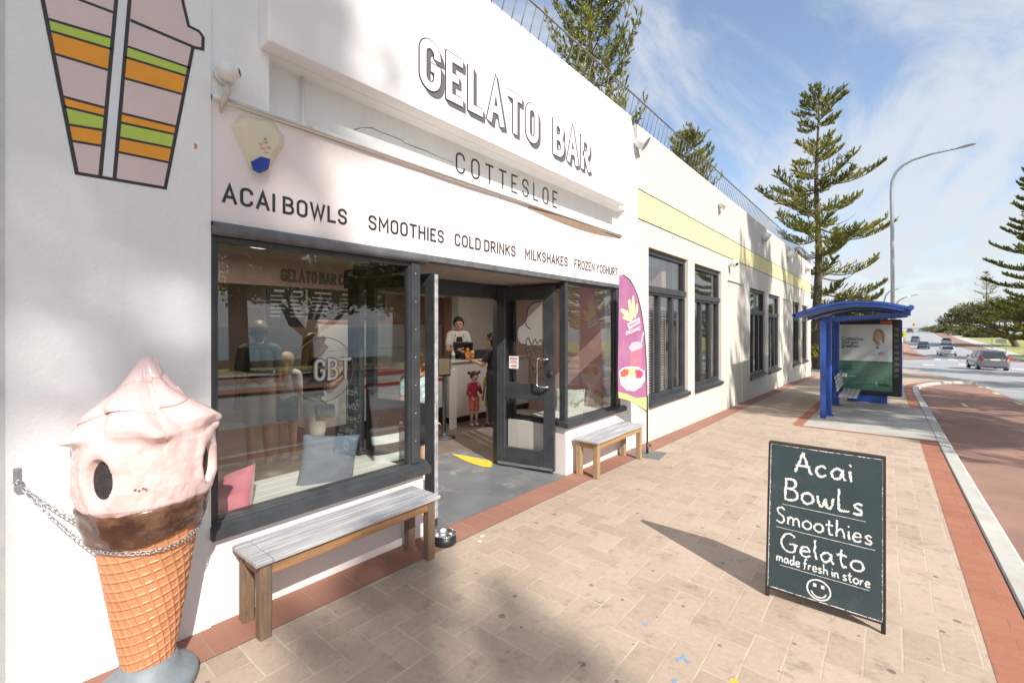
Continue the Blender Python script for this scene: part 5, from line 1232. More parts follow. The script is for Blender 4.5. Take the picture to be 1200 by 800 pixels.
# ------------------------------------------------------------------ lamp posts and signs
def lamp_post(lab, base, pts, head, r=.085, t_=None):
    t = thing('street_lamp', lab, 'street lamp', tuple(base), 'street lamps along the road')
    mb = MB(); n = len(pts); mb.tube([base] + pts, [r * 1.25] + [r * (1 - .62 * k / n) for k in range(n)], 10); mb.tube([base, base + Vector((0, 0, .5))], r * 1.6, 10); mb.build('pole', M['galv'], t)
    a, b = head; d = (b - a).normalized(); s = d.cross(Vector((0, 0, 1))).normalized(); u_ = s.cross(d); L = (b - a).length
    m4 = Matrix.Translation(a) @ Matrix((d, s, u_)).transposed().to_4x4()
    mb = MB()
    for k in range(9):
        pass
    rings = []
    prof = [(0, .25), (.1, .55), (.35, .95), (.7, 1.0), (.92, .7), (1.0, .2)]
    mb.grid(lambda i, j: m4 @ Vector((L * prof[j][0], math.cos(2 * math.pi * i / 12) * L * .19 * prof[j][1], L * .10 * prof[j][1] * (max(-.35, math.sin(2 * math.pi * i / 12))))), 12, 6, wrap=True)
    mb.build('lamp_head', mat('lamp_head_grey', (.42, .43, .44), .4), t)
    mb = MB(); mb.grid(lambda i, j: m4 @ Vector((L * (.25 + .62 * j), math.cos(math.pi * i / 6) * L * .14, -L * .036 - L * .03 * math.sin(math.pi * i / 6))), 7, 2); mb.build('lens', mat('lamp_lens', (.5, .52, .54), .1), t)
YL = 30.2; base = fyp(1046, 440, YL); base.z = g(YL) - .02
pts = [fyp(u, v, YL) for u, v in ((1046, 330), (1045.5, 260), (1044.5, 225), (1045.5, 212), (1050, 202), (1058, 194), (1070, 187.5), (1092, 180.5), (1124, 173.5))]
lamp_post('tall grey street lamp with a curved arm rising behind the bus shelter', base, pts, (fyp(1121, 174.2, YL), fyp(1144, 168.5, YL)))
YL = 78; base = fyp(1049, 400, YL); base.z = g(YL) - .1
lamp_post('distant street lamp with arm curving right beside the tall pole', base, [fyp(u, v, YL) for u, v in ((1049, 375), (1050, 357), (1053, 352.5), (1059, 349), (1068, 346.5))], (fyp(1067, 346.7, YL), fyp(1077, 344.5, YL)), .13)
YL = 92; base = fyp(1035.5, 400, YL); base.z = g(YL) - .1
lamp_post('distant street lamp whose arm curves right above the shelter roof', base, [fyp(u, v, YL) for u, v in ((1035.5, 370), (1036, 353), (1038, 346), (1042, 341.5), (1046, 340))], (fyp(1045.5, 340.1, YL), fyp(1054, 338.5, YL)), .13)
def sign_post(lab, c, r, kind, col, sym=True):
    t = thing('road_sign', lab, 'road sign', (c.x, c.y, g(c.y) - .1)); n = 32 if kind == 'round' else 4
    P = [c + Vector((r * math.cos(2 * math.pi * k / n), 0, r * math.sin(2 * math.pi * k / n))) for k in range(n)]
    mb = MB(); mb.prism(P, (0, .03, 0)); mb.build('sign_plate', mat(lab.split()[0] + '_sign_face', col, .5, .04), t)
    mb = MB(); mb.prism([c + Vector(p) * r + Vector((0, -.012, 0)) for p in ((-.12, 0, .5), (.12, 0, .5), (.1, 0, .1), (.34, 0, -.5), (.14, 0, -.5), (0, 0, -.12), (-.26, 0, -.5), (-.42, 0, -.46), (-.12, 0, .06), (-.3, 0, .0), (-.28, 0, .14))], (0, .006, 0)); mb.build('symbol', M['ink'], t)
    mb = MB(); mb.tube([(c.x, c.y + .06, g(c.y) - .15), (c.x, c.y + .06, c.z + r)], .045, 8); mb.build('pole', M['galv'], t)
sign_post('round yellow-green sign with dark walking figure beside the ad panel', fd(1057.3, 391, 46), .34, 'round', (.62, .66, .03))
sign_post('small yellow diamond sign far off above the road crest', fd(1070.8, 380.3, 150), .62, 'diamond', (.74, .42, .02))
c = fd(1172, 400.5, 70)
t = thing('info_board', 'grey notice board on two posts standing on the lawn', 'notice board', (c.x, c.y, g(c.y)))
a, b = fd(1167.5, 397, 70), fd(1178.5, 402, 69.5)
mb = MB(); mb.box(a.x, b.x, c.y, c.y + .08, b.z, a.z, .01); mb.build('board', mat('weathered_board', (.26, .25, .22), .8, .2, 3), t)
for x in (a.x - .45, b.x + .02):
    mb = MB(); mb.box(x, x + .09, c.y - .01, c.y + .07, g(c.y) - .3, a.z + .3, .01); mb.build('post', M['galv'], t)
c = fd(1175.5, 388.6, 96); t = thing('yellow_sign', 'square yellow sign partly behind the leaning tree trunk', 'sign', (c.x, c.y, g(c.y)))
mb = MB(); mb.box(c.x - .35, c.x + .35, c.y, c.y + .04, c.z - .35, c.z + .35, .01); mb.build('sign_plate', mat('yellow_plate', (.74, .42, .02), .5), t)
mb = MB(); mb.tube([(c.x, c.y + .08, g(c.y) - .3), (c.x, c.y + .08, c.z)], .04, 8); mb.build('pole', M['galv'], t)
for u, tu, sc_, lab in ((1115.5, 1111.8, 1.0, 'red harbour crane with a long leaning boom on the horizon'), (1131, 1128.5, .92, 'red harbour crane half hidden by the spreading tree on the horizon')):
    d = 900; base = fd(u, 386, d); t = thing('harbour_crane', lab, 'crane', tuple(base), 'cranes on the horizon')
    top = fd(tu, 371.5 + (1 - sc_) * 10, d); mid = fd(u - 1, 379.5, d)
    CM = mat('crane_red', (.42, .16, .17), .7)
    mb = MB(); mb.beam(mid, top, 1.3, 1.3); mb.build('boom', CM, t)
    mb = MB(); mb.beam(base + Vector((-3, 0, -12)), mid + Vector((-1.5, 0, 0)), 1.2, 1.2); mb.beam(base + Vector((4.5, 0, -12)), mid + Vector((2, 0, 0)), 1.2, 1.2); mb.beam(mid + Vector((-3, 0, -1)), mid + Vector((7, 0, -1)), 1.8, 1.8); mb.build('gantry', CM, t)

# ------------------------------------------------------------------ people
def caps_mesh(caps, voxel, smooth=6):
    mb = MB()
    for c in caps:
        p, q_, r1, r2 = Vector(c[0]), Vector(c[1]), c[2], c[3]; d = q_ - p; L = d.length
        if L < 1.5e-3: mb.ball(p, r1, 16, sc=c[4] if len(c) > 4 else (1, 1, 1)); continue
        d.normalize(); pts, rs = [], []
        for k in range(5): a = math.pi / 2 * (1 - k / 4); pts.append(p - d * r1 * math.sin(a)); rs.append(max(1e-4, r1 * math.cos(a)))
        for k in range(5): a = math.pi / 2 * k / 4; pts.append(q_ + d * r2 * math.sin(a)); rs.append(max(1e-4, r2 * math.cos(a)))
        mb.tube(pts, rs, 14)
    bmesh.ops.recalc_face_normals(mb.bm, faces=list(mb.bm.faces))
    me = bpy.data.meshes.new('tmp'); mb.bm.to_mesh(me); mb.bm.free()
    o = bpy.data.objects.new('tmp', me); COL.objects.link(o)
    m = o.modifiers.new('r', 'REMESH'); m.mode = 'VOXEL'; m.voxel_size = voxel; m.use_smooth_shade = True
    s = o.modifiers.new('s', 'SMOOTH'); s.iterations = smooth; s.factor = .5
    dg = bpy.context.evaluated_depsgraph_get(); out = bpy.data.meshes.new_from_object(o.evaluated_get(dg))
    bpy.data.objects.remove(o); bpy.data.meshes.remove(me)
    return out
SK = mat('skin', (.56, .33, .23), .5, .08, 20); SKD = mat('tanned_skin', (.46, .26, .17), .5, .08, 20)
def hand_caps(w, d, side, h, curl=.5):       # wrist point, forearm direction; a palm, four bent fingers and a thumb
    d = Vector(d).normalized(); s = d.cross(Vector((0, .3, 1))).normalized()
    if s.length < .1: s = Vector((1, 0, 0))
    n = s.cross(d).normalized(); C = [(w, w + d * .045 * h, .017 * h, .019 * h), (w + d * .03 * h + s * .011 * h, w + d * .05 * h + s * .013 * h, .013 * h, .012 * h), (w + d * .03 * h - s * .011 * h, w + d * .05 * h - s * .013 * h, .013 * h, .012 * h)]
    for k, L in enumerate((.040, .046, .043, .034)):
        b = w + d * .055 * h + s * (.018 - .012 * k) * h; m1 = b + (d * .8 + n * curl * .6).normalized() * L * .55 * h; e = m1 + (d * .4 + n * curl).normalized() * L * .5 * h
        C += [(b, m1, .0062 * h, .0058 * h), (m1, e, .0058 * h, .005 * h)]
    b = w + d * .02 * h + s * .02 * h; m1 = b + (d * .6 + s * .7 + n * .4).normalized() * .028 * h; C += [(b, m1, .0075 * h, .0068 * h), (m1, m1 + (d + n * .6).normalized() * .022 * h, .0065 * h, .0055 * h)]
    return C
def person(lab, loc, face, H, skin, top, bottom, hair, shoes, arms, legs=None, child=False, short=.36, sleeve='short', hairstyle='short', extra=None, voxel=.0085, group=None, dress=False, head_turn=0):
    t = thing('person', lab, 'person', (0, 0, 0), group, local=True)
    h = H; hr = .064 if not child else .082
    zS = .815 if not child else .765; zN = .855 if not child else .80; hc = 1 - hr * 1.18
    sw = .098 if not child else .092
    hip, kn = (.525, .285) if not child else (.47, .25)
    S = lambda *p: Vector(p) * h
    legs = legs or (((-.045, 0, hip), (-.048, .01, kn), (-.052, -.01, .04)), ((.045, 0, hip), (.05, .015, kn), (.055, 0, .04)))
    C = [(S(-.035, 0, hip + .02), S(.035, 0, hip + .02), .062 * h, .062 * h), (S(0, 0, hip + .03), S(0, -.004, .66 if not child else .62), .060 * h, .054 * h), (S(-.03, -.004, .66), S(-.03, 0, zS - .05), .05 * h, .05 * h), (S(.03, -.004, .66), S(.03, 0, zS - .05), .05 * h, .05 * h),
         (S(-sw + .02, 0, zS), S(sw - .02, 0, zS), .034 * h, .034 * h), (S(0, 0, zS), S(0, .008, hc - hr * .5), .028 * h, .026 * h)]
    # head: skull, jaw, nose, ears
    ht = math.sin(head_turn), math.cos(head_turn)
    def HP(x, y, z): return S(0, .012, hc) + Vector((x * ht[1] + y * ht[0], -x * ht[0] + y * ht[1], z)) * h
    C += [(HP(0, -.006, .008), HP(0, -.0061, .008), hr * h, hr * h, (.86, 1.0, 1.06)), (HP(0, .012, -.02), HP(0, .0121, -.02), hr * .82 * h, 0, (.82, .92, 1.05)), (HP(0, hr * .95, .0), HP(0, hr * 1.12, -.016), .006 * h, .009 * h), (HP(-hr * .86, -.004, -.006), HP(-hr * .92, -.01, .012), .007 * h, .008 * h), (HP(hr * .86, -.004, -.006), HP(hr * .92, -.01, .012), .007 * h, .008 * h)]
    for L in legs:
        a, b, c = (S(*L[0]), S(*L[1]), S(*L[2])); C += [(a, b, .052 * h, .036 * h), (b, b.lerp(c, .35), .035 * h, .036 * h), (b.lerp(c, .3), c, .036 * h, .020 * h), (c, c + S(0, .065, -.022), .02 * h, .015 * h)]
    slv = []
    for sgn, A in zip((-1, 1), arms):
        a = S(sgn * sw, 0, zS - .008); b = S(*A[0]); c = S(*A[1]); C += [(a, b, .028 * h, .022 * h), (b, c, .023 * h, .0155 * h)] + hand_caps(c, c - b, sgn, h)
        slv.append((a, b, c))
    me = caps_mesh(C, voxel * 1.0, 4); body = link_mesh('body', me, skin, t)
    # clothes
    if top:
        T = [(S(-.034, 0, hip + .04), S(.034, 0, hip + .04), .062 * h, .062 * h), (S(0, 0, hip + .04), S(0, -.004, .66), .066 * h, .062 * h), (S(-.032, -.004, .66), S(-.032, 0, zS - .045), .057 * h, .056 * h), (S(.032, -.004, .66), S(.032, 0, zS - .045), .057 * h, .056 * h), (S(-sw + .02, 0, zS - .003), S(sw - .02, 0, zS - .003), .040 * h, .040 * h)]
        for a, b, c in slv:
            if sleeve == 'short': T.append((a, a.lerp(b, .62), .036 * h, .037 * h))
            elif sleeve == 'long': T += [(a, b, .036 * h, .031 * h), (b, b.lerp(c, .9), .031 * h, .026 * h)]
        link_mesh('shirt', caps_mesh(T, voxel * 1.2, 6), top, t)
    if bottom:
        B = [(S(-.036, 0, hip + .03), S(.036, 0, hip + .03), .068 * h, .068 * h)]
        if dress: B += [(S(-.03, 0, hip + .03), S(-.04, 0, short), .068 * h, .080 * h), (S(.03, 0, hip + .03), S(.04, 0, short), .068 * h, .080 * h)]
        else:
            for L in legs:
                a, b = S(*L[0]), S(*L[1]); f = min(1, (hip - short) / (hip - kn)); B.append((a, a.lerp(b, f), .060 * h, .052 * h))
                if short < kn: B.append((b, b.lerp(S(*L[2]), (kn - short) / (kn - .04)), .048 * h, .036 * h))
        link_mesh('skirt' if dress else 'shorts', caps_mesh(B, voxel * 1.2, 6), bottom, t)
    if hair:
        Hc = [(HP(0, -.014, .018), HP(0, -.0141, .018), hr * 1.07 * h, 0, (.90, .98, 1.02)), (HP(0, -hr * .55, -.01), HP(0, -hr * .6, -.04), hr * .6 * h, hr * .45 * h), (HP(-hr * .7, 0, .02), HP(-hr * .72, -.01, -.01), hr * .3 * h, hr * .25 * h), (HP(hr * .7, 0, .02), HP(hr * .72, -.01, -.01), hr * .3 * h, hr * .25 * h), (HP(-hr * .3, hr * .62, hr * .72), HP(hr * .3, hr * .62, hr * .72), hr * .3 * h, hr * .3 * h)]
        if hairstyle == 'long': Hc += [(HP(0, -hr * .7, 0), HP(0, -hr * .95, -.15), hr * .62 * h, hr * .5 * h), (HP(-hr * .6, -hr * .3, 0), HP(-hr * .7, -hr * .5, -.12), hr * .4 * h, hr * .3 * h), (HP(hr * .6, -hr * .3, 0), HP(hr * .7, -hr * .5, -.12), hr * .4 * h, hr * .3 * h)]
        if hairstyle == 'bun': Hc.append((HP(0, -hr * 1.1, .03), HP(0, -hr * 1.1, .0301), hr * .42 * h, 0))
        if hairstyle == 'tails': Hc += [(HP(sg * hr * .8, -.01, hr * .7), HP(sg * hr * 1.35, -.012, hr * 1.0), hr * .2 * h, hr * .3 * h) for sg in (-1, 1)] + [(HP(sg * hr * 1.35, -.012, hr * 1.0), HP(sg * hr * 1.5, -.012, hr * .6), hr * .28 * h, hr * .12 * h) for sg in (-1, 1)]
        if hairstyle == 'curly':
            rn = random.Random(4)
            for k in range(60):
                a = rn.uniform(0, 2 * math.pi); z = rn.uniform(-1.6, 1.0); rad = hr * 1.05 * math.sqrt(max(.25, 1 - max(0, z) ** 2))
                if math.sin(a) > .35 and z < .35: continue
                p = HP(rad * math.cos(a), rad * math.sin(a), z * hr); Hc.append((p, p + Vector((0, 0, 1e-6)), hr * .3 * h, 0))
        link_mesh('hair', caps_mesh(Hc, voxel, 2), hair, t)
    mb = MB()
    for sg in (-1, 1): mb.ball(HP(sg * hr * .36, hr * .86, .0), .0075 * h, 10, sc=(1.2, .8, .8))
    mb.build('eyes', M['ink'], t)
    mb = MB(); mb.ball(HP(0, hr * .87, -hr * .52), .010 * h, 10, sc=(1.5, .6, .5)); mb.build('mouth', mat('lips', (.42, .14, .12), .5), t)
    if shoes:
        Sh = []
        for L in legs:
            c = S(*L[2]); Sh += [(c + S(0, -.012, -.016), c + S(0, .07, -.024), .025 * h, .019 * h), (c + S(0, 0, .0), c + S(0, -.002, -.01), .026 * h, .026 * h)]
        link_mesh('shoes', caps_mesh(Sh, voxel, 3), shoes, t)
    if extra: extra(t, S, HP)
    t.location = loc; t.rotation_euler = (0, 0, face)
    return t
def floor(x, y): return (x, y, g(y) + .004)
def cloth(name, c, var=.12, **k): return mat(name, c, .85, var, 14, .2, 90, **k)
import mathutils
def facing(dx, dy): return math.atan2(-dx, dy)      # local +Y turned to (dx, dy)
hang = ((-.125, .0, .62), (-.13, .03, .47)), ((.125, .0, .62), (.13, .03, .47))
# server behind the counter
def apron(t, S, HP):
    mb = MB(); mb.grid(lambda i, j: S((-.075 + .15 * i / 10) * (1 - .35 * max(0, (j - 8) / 6)), .062 + .008 * math.cos((i - 5) / 5 * 1.2) - .03 * abs((i - 5) / 5) ** 2, .40 + .38 * j / 14), 11, 15); mb.build('apron', cloth('black_apron', (.02, .02, .022)), t)
    mb = MB(); mb.tube([S(-.045, .05, .78), S(-.04, .01, .85), S(-.03, -.03, .86)], .006 * H_, 6); mb.tube([S(.045, .05, .78), S(.04, .01, .85), S(.03, -.03, .86)], .006 * H_, 6); mb.build('apron_strap', cloth('apron_strap', (.02, .02, .022)), t)
H_ = 1.74
sp = fx(537, 400, -3.72)
person('woman in white shirt and black apron serving behind the counter', (sp.x, sp.y, .10), facing(1, -.55), 1.74, SK, cloth('white_shirt', (.66, .64, .62)), cloth('black_trousers', (.03, .03, .03)), mat('dark_brown_hair', (.03, .018, .012), .5), M['black'], (((-.13, .03, .64), (-.03, .15, .62)), ((.13, .03, .64), (.05, .16, .64))), short=.06, hairstyle='bun', extra=apron, head_turn=.2)
tp = gr(555.5, 498)
def hem(t, S, HP): pass
person('toddler in a dark pink jumper and coral shorts standing before the counter', floor(tp.x, tp.y), facing(1, -.35), .96, SK, cloth('raspberry_jumper', (.34, .025, .05)), cloth('coral_shorts', (.62, .17, .11)), mat('brown_hair', (.06, .032, .018), .5), cloth('white_trainers', (.70, .69, .66)), (((-.13, .03, .60), (-.06, .10, .72)), ((.14, .02, .60), (.10, .10, .53))), child=True, short=.30, sleeve='long', hairstyle='tails', voxel=.007)
yp = fx(575.5, 450, -2.75)
person('child in a yellow dress half hidden behind the open door', floor(yp.x, yp.y), facing(.3, -.9), 1.08, SK, cloth('mustard_dress', (.62, .38, .05)), cloth('mustard_skirt', (.62, .38, .05)), mat('dark_hair', (.03, .02, .015), .5), cloth('pink_shoes', (.6, .2, .3)), hang, child=True, short=.34, dress=True, voxel=.008)
cp = fx(578.5, 430, -2.55)
def cone_hand(t, S, HP):
    p = S(-.155, .175, .705); mb = MB(); mb.tube([p, p + Vector((0, 0, .11))], [.012, .034], 12); c_ = mb.build('held_cone', mat('wafer_cone', (.55, .32, .14), .7), t)
    mb = MB(); mb.ball(p + Vector((0, 0, .135)), .042, 14, sc=(1, 1, 1.1)); mb.build('ice_cream_scoop', mat('pale_ice_cream', (.62, .36, .24), .5), c_)
person('customer with raised hand holding an ice cream behind the door edge', floor(cp.x, cp.y), facing(-.9, -.25), 1.66, SK, cloth('dark_top', (.04, .035, .04)), cloth('dark_trousers', (.035, .035, .045)), mat('black_hair', (.02, .014, .012), .5), M['black'], (((-.14, .06, .66), (-.15, .16, .70)), ((.13, 0, .63), (.14, .03, .48))), short=.06, hairstyle='long', extra=cone_hand)
dp = fd(489, 560, 5.05)
person('girl with curly hair in a floral top and black shorts behind the left door', floor(dp.x, dp.y), facing(-.6, .8), 1.40, SK, cloth('floral_top', (.34, .48, .52), .5, stains=[((.72, .70, .64), .9, .5, .58, 26), ((.50, .14, .20), .8, .60, .66, 30)]), cloth('black_shorts', (.02, .02, .022)), mat('sandy_hair', (.30, .17, .075), .6), cloth('white_shoes', (.6, .6, .58)), hang, short=.36, dress=True, hairstyle='curly')
wp = fd(368, 470, 4.72)
def bag(t, S, HP):
    mb = MB(); m4 = Matrix.Translation(S(.098, .045, .515)) @ Matrix.Rotation(-.35, 4, 'Y') @ Matrix.Rotation(.5, 4, 'Z'); mb.box(-.03, .03, -.115, .115, -.07, .07, .03, seg=3, mat=m4); b_ = mb.build('shoulder_bag', mat('dark_grey_leather', (.09, .095, .10), .35, .15), t)
    mb = MB(); mb.tube([S(.1, .0, .56), S(.06, .055, .66), S(-.03, .065, .76), S(-.07, .02, .845), S(-.05, -.06, .80), S(.05, -.07, .66), S(.11, .05, .56)], .006, 6); mb.build('bag_strap', M['black'], b_)
    p = S(.02, .22, .735); mb = MB(); mb.box(p.x - .035, p.x + .035, p.y, p.y + .012, p.z - .02, p.z + .11, .005, mat=None); mb.build('held_phone', mat('pale_phone_case', (.66, .62, .55), .4), t)
person('woman in black top and white shorts with a dark shoulder bag inside the window', floor(wp.x, wp.y), facing(.25, 1), 1.60, SK, cloth('black_top', (.02, .02, .024)), cloth('cream_shorts', (.66, .63, .54)), mat('blonde_hair', (.36, .22, .09), .5), cloth('white_sneakers', (.66, .66, .64)), (((-.115, .06, .655), (-.02, .17, .715)), ((.125, .06, .65), (.04, .18, .72))), short=.385, hairstyle='long', extra=bag, sleeve='short')
mp2 = fd(304, 543, 5.5)
person('man in khaki shorts, t-shirt darkened into the dim interior, far left of the shop', floor(mp2.x, mp2.y), facing(-1, .4), 1.74, SKD, cloth('shade_dark_tshirt', (.09, .088, .085)), cloth('khaki_shorts', (.34, .29, .19)), mat('short_brown_hair', (.07, .04, .02), .5), cloth('grey_shoes', (.35, .36, .38)), hang, short=.32)  # shirt colour darkened so the torso sinks into the dim interior
mp3 = fd(336, 546, 5.7)
person('child in white top and blue socks standing in the shop queue', floor(mp3.x, mp3.y), facing(-.6, .8), 1.36, SK, cloth('white_top', (.62, .61, .60)), cloth('dark_shorts', (.05, .05, .06)), mat('fair_hair', (.40, .27, .13), .5), cloth('pale_blue_socks', (.40, .52, .66)), hang, short=.40, hairstyle='long')

# ------------------------------------------------------------------ things in the shop
ctr = thing('counter', 'white mosaic tiled shop counter with dark kick', 'counter', (-3.5, 6.7, g(6.7)))
mb = MB(); mb.box(-3.95, -3.2, 5.66, 7.95, .0, 1.0); mb.build('counter_body', M['tile'], ctr)
mb = MB(); mb.box(-3.97, -3.17, 5.64, 7.95, 1.0, 1.03, .004); mb.build('counter_top', mat('white_counter_top', (.66, .65, .63), .3), ctr)
mb = MB(); mb.box(-3.93, -3.23, 5.68, 7.95, -.2, -.0); mb.build('kick', M['black'], ctr)
dsp = thing('display_freezer', 'white and black gelato display freezer left of the counter', 'display freezer', (-3.6, 4.4, g(4.4)))
mb = MB(); mb.box(-4.0, -3.25, 3.1, 5.55, .22, .95, .01); mb.build('cabinet', mat('freezer_white', (.60, .60, .60), .35), dsp)
mb = MB(); mb.box(-3.98, -3.27, 3.12, 5.53, -.16, .219); mb.build('base', M['black'], dsp)
mb = MB(); mb.box(-3.26, -3.235, 3.1, 5.55, .90, .955); mb.build('trim', mat('red_trim', (.50, .03, .03), .5), dsp)
mb = MB(); mb.box(-3.30, -3.29, 3.15, 5.5, .96, 1.30); mb.box(-3.95, -3.31, 3.15, 5.5, 1.30, 1.312); mb.build('pane', M['glass2'], dsp)
mb = MB()
for k in range(6): mb.ball((-3.6, 3.4 + k * .36, .97), .14, 14, mi=k % 3, sc=(1.4, 1, .5))
mb.build('gelato_tub', [mat('gelato_pink', (.6, .3, .32)), mat('gelato_cream', (.66, .58, .42)), mat('gelato_brown', (.2, .1, .05))], dsp)
wpl = thing('white_pillar', 'narrow white pillar at the corner of the counter', 'pillar', (-3.1, 5.5, g(5.5)))
a = fx(530.5, 460, -2.9); mb = MB(); mb.box(-2.93, -2.87, a.y - .055, a.y + .055, g(a.y), .92, .004); mb.box(-2.935, -2.865, a.y + .04, a.y + .06, g(a.y), .93, .002); mb.build('post', M['plasticw'], wpl)
# till, bottle, toy
tl = fx(552, 415, -3.35)
till = thing('till', 'black touch screen till on the counter', 'till', (tl.x, tl.y, 1.03))
cfr = Vector((-3.38, tl.y, 1.03))
mb = MB(); m4 = Matrix.Translation((-3.45, tl.y - .12, 1.24)) @ Matrix.Rotation(R(-35), 4, 'Z') @ Matrix.Rotation(R(18), 4, 'Y'); mb.box(-.02, .02, -.19, .19, -.13, .13, .008, mat=m4); mb.build('screen', M['black'], till)
mb = MB(); mb.tube([(-3.45, tl.y - .12, 1.03), (-3.45, tl.y - .12, 1.16)], .04, 10); mb.box(-3.6, -3.3, tl.y - .1, tl.y + .55, 1.031, 1.19, .01); mb.build('base', M['blackmetal'], till)
c = fx(531, 421, -3.3); bt = thing('soap_bottle', 'white pump bottle with green label on the counter', 'bottle', (c.x, c.y, 1.03))
mb = MB(); mb.lathe([(0, 1.031), (.034, 1.031), (.036, 1.05), (.036, 1.16), (.02, 1.19), (.012, 1.2), (.012, 1.22), (0, 1.22)], (c.x, c.y, 0), 18); mb.tube([(c.x, c.y, 1.22), (c.x, c.y, 1.255), (c.x + .03, c.y - .02, 1.255)], .007, 6); mb.build('bottle', M['plasticw'], bt)
mb = MB(); mb.lathe([(.0362, 1.06), (.0365, 1.062), (.0365, 1.13), (.0362, 1.132)], (c.x, c.y, 0), 18); mb.build('bottle_label', mat('green_label', (.12, .38, .28), .5), bt)
c = fx(548, 419, -3.25); ty = thing('soft_toy', 'small orange soft toy standing on the counter', 'toy', (c.x, c.y, 1.03))
link_mesh('toy_body', caps_mesh([((c.x, c.y, 1.08), (c.x, c.y, 1.16), .042, .04), ((c.x, c.y, 1.215), (c.x, c.y, 1.22), .038, .036), ((c.x - .01, c.y - .04, 1.15), (c.x + .02, c.y - .065, 1.10), .016, .016), ((c.x - .01, c.y + .04, 1.15), (c.x + .02, c.y + .065, 1.10), .016, .016), ((c.x + .01, c.y - .03, 1.06), (c.x + .05, c.y - .04, 1.05), .02, .02), ((c.x + .01, c.y + .03, 1.06), (c.x + .05, c.y + .04, 1.05), .02, .02)], .006, 2), cloth('orange_plush', (.70, .25, .02)), ty)
# poster stand with a red belt to a second post
bp_ = gr(520.5, 513)
def stand(lab, p, top, frame):
    t = thing('barrier_post', lab, 'barrier post', (p.x, p.y, g(p.y)), 'barrier posts with a red belt')
    z = g(p.y) + .004
    mb = MB(); mb.lathe([(0, z), (.17, z), (.17, z + .012), (.05, z + .04), (.03, z + .05), (.028, top), (0, top)], (p.x, p.y, 0), 28); mb.build('post', M['blackmetal'], t)
    if frame:
        m4 = Matrix.Translation((p.x, p.y, top)) @ Matrix.Rotation(R(-25), 4, 'Z'); mb = MB(); mb.box(-.012, .012, -.10, .10, .0, .30, .004, mat=m4); f_ = mb.build('poster_frame', M['blackmetal'], t)
        mb = MB(); mb.box(.0125, .0145, -.085, .085, .03, .28, mat=m4); mb.build('poster', mat('tan_poster', (.46, .36, .24), .6), f_)
    return t
s1 = stand('black barrier post topped by a small tan poster frame', bp_, .88, True)
p2 = Vector((bp_.x - .15, bp_.y - 1.55, 0)); stand('black barrier post deeper in the shop holding the red belt', p2, .88, False)
mb = MB(); mb.beam((bp_.x, bp_.y - .03, .84), (p2.x, p2.y + .03, .84), .006, .05); mb.build('belt', mat('red_belt', (.48, .02, .02), .6), s1)
# tables
def table(lab, c, r, z):
    t = thing('round_table', lab, 'table', (c.x, c.y, g(c.y)), 'low round dark tables')
    mb = MB(); mb.lathe([(0, z - .03), (r - .01, z - .03), (r, z - .02), (r, z - .004), (r - .004, z), (0, z)], (c.x, c.y, 0), 36); mb.build('tabletop', mat('dark_table_top', (.09, .07, .055), .4, .2), t)
    for k in range(4):
        a = k * math.pi / 2 + .5; mb = MB(); mb.tube([(c.x + math.cos(a) * r * .5, c.y + math.sin(a) * r * .5, z - .03), (c.x + math.cos(a) * r * .75, c.y + math.sin(a) * r * .75, g(c.y) + .003)], .012, 6); mb.build('leg', M['blackmetal'], t)
table('low round dark table just inside the big window', fd(323, 549, 3.62), .23, .52)
table('low round dark table seen through the right door glass', fd(613, 482, 6.6), .25, .42)
# menu boards
for (u0, u1, v0, v1, lab) in ((313, 358, 334.5, 378, 'black menu board with white lines at the left of the bulkhead'), (362, 452, 334, 361, 'long black menu board with columns of drinks under the shop lettering')):
    a, b = fx(u0, v0, -4.38), fx(u1, v1, -4.38); t = thing('menu_board', lab, 'menu board', (-4.38, a.y, a.z), 'menu boards above the counter')
    zt_ = 2.27; zb_ = zt_ - (.62 if u0 < 340 else .50)
    mb = MB(); mb.box(-4.41, -4.385, a.y, b.y, zb_, zt_, .003); pn = mb.build('board', M['black'], t)
    mb = MB(); rn = random.Random(int(u0)); cols = 2 if u0 < 340 else 3; w_ = (b.y - a.y) / cols
    for k in range(cols):
        y0 = a.y + k * w_ + .05
        mb.box(-4.385, -4.383, y0 + .05, y0 + w_ * .7, zt_ - .08, zt_ - .045)
        for j in range(6 if u0 < 340 else 5):
            mb.box(-4.385, -4.383, y0, y0 + w_ * rn.uniform(.45, .8), zt_ - .15 - j * .062, zt_ - .135 - j * .062)
    mb.build('menu_print', mat('menu_print', (.5, .5, .46), .7), pn)
a, b = fx(330, 325, -4.39), fx(447, 330, -4.39)
mb = MB(); letters(mb, 'GELATO BAR COTTESLOE', a.y, b.y, 2.36, 2.56, .2, lambda p, q2, z: Vector((-4.398 + z, p, q2)), gap=.17, z=.006, tx=.16); mb.build('lettering', mat('bulkhead_letters', (.13, .09, .08), .5), shop, fix=False)
c = fx(311, 305, -2.3); t = thing('ceiling_light', 'round white ceiling light near the left of the shop window', 'ceiling light', (c.x, c.y, 2.7))
cl_ = fd(311, 305, 5.6)
LAMP_W = 15
